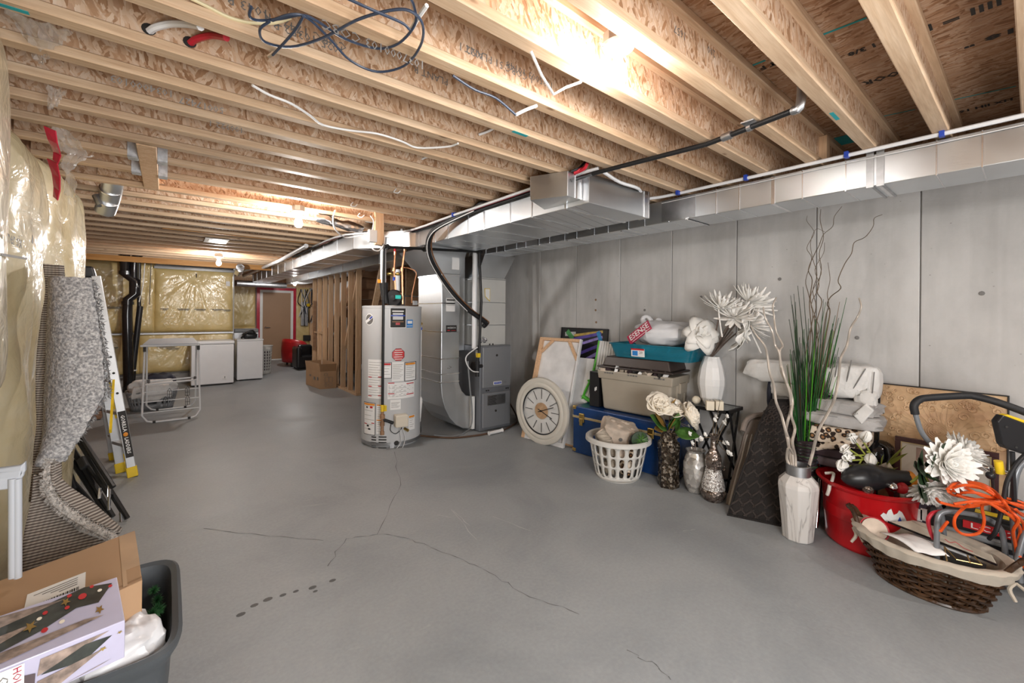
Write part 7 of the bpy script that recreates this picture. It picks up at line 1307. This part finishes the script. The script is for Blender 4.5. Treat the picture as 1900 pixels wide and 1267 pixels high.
# ------------------------------------------------------------------ ladder against the far side of the left wall
pm('ladder_alu', (0.55, 0.56, 0.58), 0.38, 0.7, 0.06)
ld = thing('ladder', 'aluminium folding ladder with yellow feet leaning by the rug', 'ladder', (-.35, 5.1, 0))
TP = fy(160, 505, 5.2)
def rail(foot, top, w_=.085, d_=.035):
    a, b = Vector(foot), Vector(top); MB().beam(a + (b - a) * .03, b, w_, d_, (0, 1, 0)).build('rail', 'ladder_alu', ld, bevel=.004)
    MB().beam(a, a + (b - a) * .05, w_ + .012, d_ + .014, (0, 1, 0)).build('foot', 'yellow_plastic', ld, bevel=.006); return a, b
R1 = rail(fz(247, 884), fy(178, 512, 5.1), .06); R2 = rail(fz(225, 876), fy(160, 512, 5.2), .06); R3 = rail(fz(212, 852), fy(165, 560, 5.55), .06); R4 = rail(fz(230, 856), fy(180, 560, 5.5), .06)
for f in (.16, .32, .48, .64, .8): MB().beam(R1[0].lerp(R1[1], f), R2[0].lerp(R2[1], f), .06, .025).build('rung', 'ladder_alu', ld); MB().beam(R3[0].lerp(R3[1], f), R4[0].lerp(R4[1], f), .05, .02).build('rung', 'ladder_alu', ld)
MB().prism([fy(140, 492, 5.15), fy(172, 494, 5.15), fy(179, 516, 5.15), fy(140, 514, 5.15)], (0, .12, 0)).build('top_cap', 'black_plastic', ld, bevel=.015); MB().beam(fz(205, 800, .55), fz(212, 690, .9), .015, .03).beam(R2[0].lerp(R2[1], .28) + Vector((.03, 0, 0)), R2[0].lerp(R2[1], .48) + Vector((.03, 0, 0)), .012, .05, (0, 1, 0)).build('lock_lever', 'yellow_plastic', ld)
a = R1[0].lerp(R1[1], .10); b = R1[0].lerp(R1[1], .33); d = (b - a); MB().beam(a + Vector((.004, -.02, 0)), b + Vector((.004, -.02, 0)), .052, .003, (0, 1, 0)).build('label', 'ink_black', ld)
for txt, f, w_ in (('GORILLA', .74, .145), ('LADDERS', .26, .14)): lettering(txt, .035, frame(a.lerp(b, f) + Vector((.004, -.0235, 0)), -d, Vector((d.z, 0, -d.x)) * 1.0), 'lettering', 'paper_white', ld, w_, .0008)
c = a.lerp(b, .5) + Vector((.004, -.023, 0)); MB().ball(c, .016, 8, (1, .1, 1.2)).build('logo', 'orange_paint', ld)
for f in (.42, .52, .6): q = R1[0].lerp(R1[1], f) + Vector((0, -.02, 0)); MB().cyl(q, q - Vector((0, .006, 0)), .01, n=8).build('rivet', 'ink_black', ld)
o = thing('wooden_crate', 'small reddish brown wooden crate behind the ladder', 'crate', fz(182, 782)); q = fz(176, 780); MB().box(q.x - .2, q.x + .06, q.y, q.y + .3, .01, .36).build('body', 'plank_brown', o, bevel=.004)
for z in (.12, .24): MB().box(q.x - .205, q.x + .065, q.y - .006, q.y + .3, z, z + .012).build('slat_joint', 'ink_black', o)
# ------------------------------------------------------------------ folded chairs
for nm, lab, tubes, pads, rods in (
    ('folding_chair', 'black folded metal chair nearest the rug curl', [((132, 828), (209, 963)), ((126, 842), (202, 964)), ((112, 868), (180, 950))], [((118, 858), (136, 908))], [((186, 905), (184, 925))]),
    ('folding_chair', 'black folded metal chair leaning nearer the ladder', [((145, 803), (210, 908)), ((141, 808), (236, 966)), ((160, 860), (205, 925))], [((150, 850), (158, 868))], [((203, 900), (202, 946)), ((224, 950), (225, 986))])):
    t = thing(nm, lab, 'chair', fz(*tubes[1][1]))
    bl_ = fz(*tubes[1][1]).dot(FW)
    for a, b in tubes: q = fz(*b) if b[1] > 940 else fd(*b, bl_); MB().tube([fd(*a, bl_ + .12), q + UP * .016], .0165, 8).build('leg', 'black_metal', t, smooth=True)
    for a, b in pads: MB().beam(fd(*a, bl_ + .02), fd(*b, bl_ - .02), .05, .03, (0, 1, .3)).build('arm_pad', 'rubber_black', t, bevel=.01)
    for a, b in rods: MB().tube([fd(*a, bl_), fd(*b, bl_ - .02)], .009, 8).build('rod', 'chrome', t, smooth=True)
    A2, B2 = fd(*tubes[0][0], bl_ + .14), fd(*tubes[1][0], bl_ + .14)
    MB().prism([A2, B2, fz(*tubes[1][1]).lerp(B2, .45) + FW * .05, fd(*tubes[0][1], bl_ + .1).lerp(A2, .45)], FW * .012).build('seat', 'cloth_plum' if 'curl' in lab else 'black_plastic', t)
# ------------------------------------------------------------------ carpet standing rolled against the wall
def rug_mat():
    m, t, p = _new('rug_pile'); p.inputs['Roughness'].default_value = 1.0
    n = _nd(t, 'ShaderNodeTexNoise', Scale=95.0, Detail=4.0, Distortion=0.3); t.links.new(_coord(t), n.inputs['Vector'])
    t.links.new(_ramp(t, n.outputs['Fac'], [(0.33, (0.20, 0.20, 0.21)), (0.5, (0.38, 0.375, 0.38)), (0.66, (0.62, 0.61, 0.605))]), p.inputs['Base Color']); _bump(t, p, n.outputs['Fac'], 0.5, 0.008)
    m, t, p = _new('rug_back'); p.inputs['Roughness'].default_value = 0.95
    wv_ = _nd(t, 'ShaderNodeTexWave', Scale=28.0, Distortion=0.6); wv_.bands_direction = 'Z'; t.links.new(_coord(t), wv_.inputs['Vector']); w2 = _nd(t, 'ShaderNodeTexWave', Scale=22.0, Distortion=0.4); w2.bands_direction = 'X'; t.links.new(_coord(t, (1, 1, 1), (0, 0, .6)), w2.inputs['Vector'])
    c = _ramp(t, wv_.outputs['Fac'], [(0.2, (0.14, 0.11, 0.095)), (0.55, (0.42, 0.37, 0.32)), (0.8, (0.52, 0.47, 0.42))]); c = _mix(t, .45, c, _ramp(t, w2.outputs['Fac'], [(0.25, (0.55, 0.55, 0.55)), (0.6, (1, 1, 1))]), 'MULTIPLY'); t.links.new(c, p.inputs['Base Color']); _bump(t, p, wv_.outputs['Fac'], .6, .01)
rug_mat(); pm('rug_edge', (0.56, 0.53, 0.50), 1.0, var=.3, scale=70, bump=1.0, bscale=90)
ru = thing('rug', 'grey shag rug standing folded against the left wall', 'rug', (-.4, 3.0, 0))
A = [fy(86, 490, 3.15), fy(83, 570, 3.12), fy(76, 660, 3.1), fy(70, 760, 3.05), fy(66, 850, 3.0), fy(62, 930, 2.95)]; B = [fy(116, 492, 3.12), fy(112, 570, 3.1), fy(108, 660, 3.08), fy(104, 760, 3.02), fy(100, 850, 2.98), fy(92, 930, 2.92)]
sheet('backing', 'rug_back', ru, A, B, .03, 8, 30, .015)
A = [fy(106, 514, 3.02), fy(104, 580, 3.0), fy(101, 660, 2.98), fy(98, 740, 2.96), fy(96, 810, 2.94), fy(92, 862, 2.9)]; B = [fy(171, 517, 2.86), fy(183, 585, 2.84), fy(193, 660, 2.82), fy(196, 730, 2.8), fy(160, 790, 2.82), fy(116, 848, 2.86)]
def pilef(u, v):
    n = len(A) - 1; i = min(int(v * n), n - 1); k = v * n - i; q = A[i].lerp(A[i + 1], k).lerp(B[i].lerp(B[i + 1], k), u); q = q + FW * (-.05 * sin(pi * u) + .004 * nz(q.x * 40, q.y * 40, q.z * 40)); return q + RT * (.006 * nz(q.z * 90, 3, 1) if u > .97 else 0)
MB().grid(46, 90, pilef).build('pile', 'rug_pile', ru, smooth=True, solid=.03, offset=1)
rr = random.Random(8); mb = MB()
for k in range(5200):
    u, v = rr.random(), rr.random(); q = Vector(pilef(u, v)) - FW * .004; d = (-FW + RT * rr.uniform(-.9, .9) + UP * rr.uniform(-.9, .7)).normalized(); s = RT * rr.uniform(-.003, .003) + UP * .0016
    mb.add([q - s, q + s, q + d * rr.uniform(.01, .022)], [(0, 1, 2)])
for k in range(900):
    v = rr.random(); q = Vector(pilef(1.0, v)); d = (RT * rr.uniform(.3, 1) - FW * rr.uniform(0, .8) + UP * rr.uniform(-.8, .4)).normalized(); s = UP * .004 + RT * rr.uniform(-.003, .003); q = q - FW * rr.uniform(-.02, .01); mb.add([q - s, q + s, q + d * rr.uniform(.014, .03)], [(0, 1, 2)])
mb.build('pile_tufts', 'rug_pile', ru, kind='stuff')
A = [fy(62, 880, 2.86), fy(56, 940, 2.8), fy(48, 1000, 2.76), fy(40, 1060, 2.72), Vector((-.44, 2.72, .0))]; B = [fy(98, 890, 2.86), fy(108, 945, 2.8), fy(150, 985, 2.76), fy(212, 1008, 2.72), Vector((-.16, 2.72, .0))]
sheet('lower_backing', 'rug_back', ru, A, B, .02, 14, 16, .01)
A = [fy(93, 860, 2.80), fy(98, 900, 2.76), fy(120, 930, 2.74), fy(165, 962, 2.72), fy(222, 990, 2.70)]; B = [fy(112, 850, 2.84), fy(112, 888, 2.82), fy(130, 905, 2.80), fy(175, 935, 2.78), fy(226, 982, 2.74)]
sheet('curl', 'rug_back', ru, A, B, .012, 6, 20, .002)
E_ = [fy(94, 852, 2.82), fy(88, 885, 2.79), fy(92, 915, 2.75), (fy(118, 945, 2.73)), fy(165, 975, 2.71), fy(214, 1000, 2.69)]
MB().tube(E_, .017, 8, smooth=6).build('edge', 'rug_edge', ru, smooth=True); ec = catmull(E_, 12); mb = MB()
for k in range(900):
    i = rr.randrange(len(ec)); q = ec[i]; d = Vector((rr.uniform(-1, 1), rr.uniform(-1, .2), rr.uniform(-1, 1))).normalized(); s = d.orthogonal().normalized() * .005; q = q + d * .012; mb.add([q - s, q + s, q + d * .018], [(0, 1, 2)])
mb.build('edge_tufts', 'rug_edge', ru, kind='stuff')
# ------------------------------------------------------------------ white folded gate at the left edge of the blanket
wg = thing('folded_gate', 'white folded tube rack hung on the insulation at the left edge', 'rack', fy(25, 900, 1.98)); Yg = 1.98
pm('gate_white', (0.44, 0.47, 0.52), 0.35, var=.02)
for x in (23, 33): MB().tube([fy(x, 888, Yg), fy(x, 1072, Yg)], .0095, 10).build('tube', 'gate_white', wg, smooth=True)
for dy, dx in ((0, 0), (-12, 6), (-20, 9)): MB().prism([fy(-40 + dx, 893 + dy, Yg - .005 * dy / 5), fy(28 + dx, 884 + dy, Yg), fy(38 + dx, 876 + dy, Yg), fy(38 + dx, 894 + dy, Yg), fy(30 + dx, 906 + dy, Yg), fy(-40 + dx, 915 + dy, Yg)], (0, .02, 0)).build('bracket', 'gate_white', wg, bevel=.004)
# ------------------------------------------------------------------ grey tote of Christmas things
gt = thing('storage_tote', 'dark grey tote full of boxes in the lower left corner', 'tote', (-.17, 1.93, 0))
cx, cy_, dz_ = -.185, 1.91, .44; mb = MB(); sgn = lambda v, p: math.copysign(abs(v) ** p, v)
prof = [(.17, .25, 0), (.175, .255, .01), (.20, .285, .30), (.205, .29, .38), (.215, .30, .40), (.228, .312, .425), (.232, .316, dz_), (.222, .306, dz_ + .008), (.205, .29, dz_), (.195, .28, .39), (.165, .24, .02)]
vs = [(cx + a * sgn(cos(2 * pi * k / 40), .3), cy_ + b * sgn(sin(2 * pi * k / 40), .3), z) for a, b, z in prof for k in range(40)]; fs = [(i * 40 + k, i * 40 + (k + 1) % 40, (i + 1) * 40 + (k + 1) % 40, (i + 1) * 40 + k) for i in range(len(prof) - 1) for k in range(40)] + [tuple(range(40)), tuple(reversed(range((len(prof) - 1) * 40, len(prof) * 40)))]
pm('tote_grey', (0.075, 0.085, 0.095), 0.38, var=.05); mb.add(vs, fs); mb.build('shell', 'tote_grey', gt, smooth=True)
def quadbox(name, label, cat, R, F, L, down, mat, parent_end=None):
    R, F, L = Vector(R), Vector(F), Vector(L); t = thing(name, label, cat, F + Vector(down)); FLft = F + (L - R); MB().prism([R, L, FLft, F], down).build('carton', mat, t, bevel=.002)
    nrm = (L - R).cross(F - R).normalized(); nrm = nrm if nrm.z > 0 else -nrm
    return t, (lambda u, v, h=0.001: R + (L - R) * u + (F - R) * v + nrm * h), (lambda u, v, h=.001: F + (L - R) * u + Vector(down) * v - (F - R).normalized() * -h)
bx1, qt, qf = quadbox('cardboard_box', 'long brown cardboard box with a white barcode label in the tote', 'box', fz(250, 984, .60), fz(264, 1076, .585), fz(-30, 1088, .60), (0, -.012, -.17), 'cardboard')
MB().prism([qt(.10, .02), qt(.13, .02), qt(.13, .98), qt(.10, .98)], UP * .0005).prism([qt(.0, .02), qt(.12, .02), qt(.12, .72), qt(.0, .74)], UP * .0004).build('tape', 'tape_tan', bx1)
MB().prism([qt(.0, .94), qt(1, .94), qt(1, .96), qt(0, .96)], UP * .0004).build('fold_line', 'cardboard_dark', bx1)
lb_ = MB().prism([qt(.37, .46), qt(.72, .44), qt(.72, 1.0), qt(.37, 1.0)], UP * .0006).build('shipping_label', 'paper_white', bx1); rr = random.Random(3); u = .41
while u < .68:
    w_ = rr.choice([.004, .006, .01]); MB().prism([qt(u, .66, .002), qt(u + w_, .66, .002), qt(u + w_, .82, .002), qt(u, .82, .002)], UP * .0002).build('barcode', 'ink_black', lb_); u += w_ + rr.choice([.004, .007])
for k in range(4): MB().prism([qt(.42, .50 + .035 * k, .002), qt(.68 - .05 * k, .50 + .035 * k, .002), qt(.68 - .05 * k, .51 + .035 * k, .002), qt(.42, .51 + .035 * k, .002)], UP * .0002).build('print', 'ink_grey', lb_)
xL = (qt(1, 0) - qt(0, 0)); xF = qt(0, 1) - qt(0, 0)
lettering('LBC IAC 1', .018, frame(qt(.45, .90, .002), -xL, -xF), 'lettering', 'ink_black', lb_)
pm('xmas_lilac', (0.50, 0.49, 0.66), 0.3, var=.1, coat=.4); pm('xmas_dark', (0.03, 0.035, 0.03), 0.3, var=.5, scale=30, coat=.4); pm('xmas_bark', (0.26, 0.20, 0.17), 0.35, var=.6, scale=40, coat=.4)
xb, xt, xf = quadbox('gift_box', 'glossy holiday box printed with trees and gold stars on the tote', 'box', fz(217, 1070, .625), fz(232, 1150, .605), fz(-30, 1152, .64), (0, -.004, -.10), 'xmas_lilac')
def poly(f, pts, mat, h=.001, par=xb, nm='print'): MB().add([f(u, v, h) for u, v in pts], [tuple(range(len(pts)))]).build(nm, mat, par)
def star(f, u, v, s, h=.003, asp=2.4):
    P_ = []
    for k in range(10): r = s if k % 2 == 0 else s * .42; a = 2 * pi * k / 10 + .3; P_.append((u + r * cos(a) / 1.0, v + r * sin(a) * asp))
    MB().add([f(u, v, h)] + [f(a, b, h) for a, b in P_], [(0, 1 + k, 1 + (k + 1) % 10) for k in range(10)]).build('star', 'brass', xb)
poly(xt, [(.05, .12), (.28, .0), (.55, .1), (1.0, .28), (1.0, .78), (.6, .6), (.35, .4), (.18, .45)], 'xmas_dark', .0012)
poly(xt, [(.42, .12), (1, .02), (1, .3)], 'xmas_bark', .0016); poly(xt, [(.62, .40), (1, .44), (1, .66)], 'xmas_bark', .0018); poly(xt, [(.15, .75), (.3, .7), (1, .74), (1, .95), (.5, .84)], 'xmas_bark', .0016)
for u, v, r in ((.07, .18, .018), (.22, .05, .018), (.40, .09, .02), (.30, .2, .035), (.42, .33, .02), (.58, .28, .02), (.58, .62, .025)): poly(xt, [(u + r * cos(k * .7), v + r * 1.9 * sin(k * .7)) for k in range(9)], 'red_paint', .0022, nm='berry')
for u, v, r in ((.16, .2, .02), (.62, .36, .02), (.46, .58, .022), (.95, .25, .02)): poly(xt, [(u + r * cos(k * .7), v + r * 1.7 * sin(k * .7)) for k in range(9)], 'rose_cream', .0024, nm='berry')
star(xt, .43, .2, .04); star(xt, .18, .62, .04); star(xt, .68, .46, .05)
poly(xf, [(.12, .1), (.6, .12), (.62, .5)], 'xmas_bark', .002); poly(xf, [(.1, .25), (.3, .2), (.6, .5), (.3, .6)], 'xmas_dark', .0026); poly(xf, [(.16, .5), (.62, .62), (.62, 1.0), (.5, .95)], 'xmas_bark', .0028); poly(xf, [(.2, .9), (.1, .85), (.5, .98)], 'xmas_bark', .0028)
star(xf, .04, .25, .025, .004, 1.6); star(xf, .17, .5, .035, .004, 1.6)
poly(xf, [(.70, .05), (.92, .05), (.92, 1), (.70, 1)], 'paper_white', .003); poly(xf, [(.92, .05), (1.05, .05), (1.05, 1), (.92, 1)], 'red_paint', .003); poly(xf, [(.63, .4), (.7, .35), (.7, .9), (.64, .95)], 'cloth_plum', .003)
a_ = xf(0, 0) - xf(0, 1); lettering('HOLIDAY', .02, frame(xf(.745, .5, .0045), -a_, -xL), 'lettering', 'bag_red', xb, .085); lettering('GLASS', .026, frame(xf(.83, .55, .0045), -a_, -xL), 'lettering', 'ink_grey', xb, .075)
o = thing('plastic_bag', 'crumpled white plastic bag tucked in the corner of the grey tote', 'bag', (-.06, 1.72, .3)); blob(MB(), (-.108, 1.745, .415), (.105, .11, .075), .7, 36, 22, .2, 3.2, .2, 3).build('film', 'bag_white', o, smooth=True); blob(MB(), (-.22, 1.70, .39), (.10, .05, .06), .7, 24, 14, .2, 3.2, .0, 9).build('film', 'bag_white', o, smooth=True)
pm('garland_green', (0.012, 0.06, 0.016), 0.5, var=.4, scale=40)
o = thing('garland', 'green tinsel garland poking out beside the cardboard box', 'garland', fz(290, 1130, .44)); rr = random.Random(14); mb = MB()
for c, r in ((fz(283, 1140, .45), .024), (fz(292, 1132, .43), .026), (fz(285, 1095, .42), .02), (fz(292, 1112, .40), .02)):
    for k in range(220): d = Vector((rr.gauss(0, 1), rr.gauss(0, 1), rr.gauss(0, 1))).normalized(); s = d.orthogonal().normalized() * .0016; mb.add([c - s, c + s, c + d * r * rr.uniform(.7, 1.15)], [(0, 1, 2)])
mb.build('tinsel', 'garland_green', o, kind='stuff')
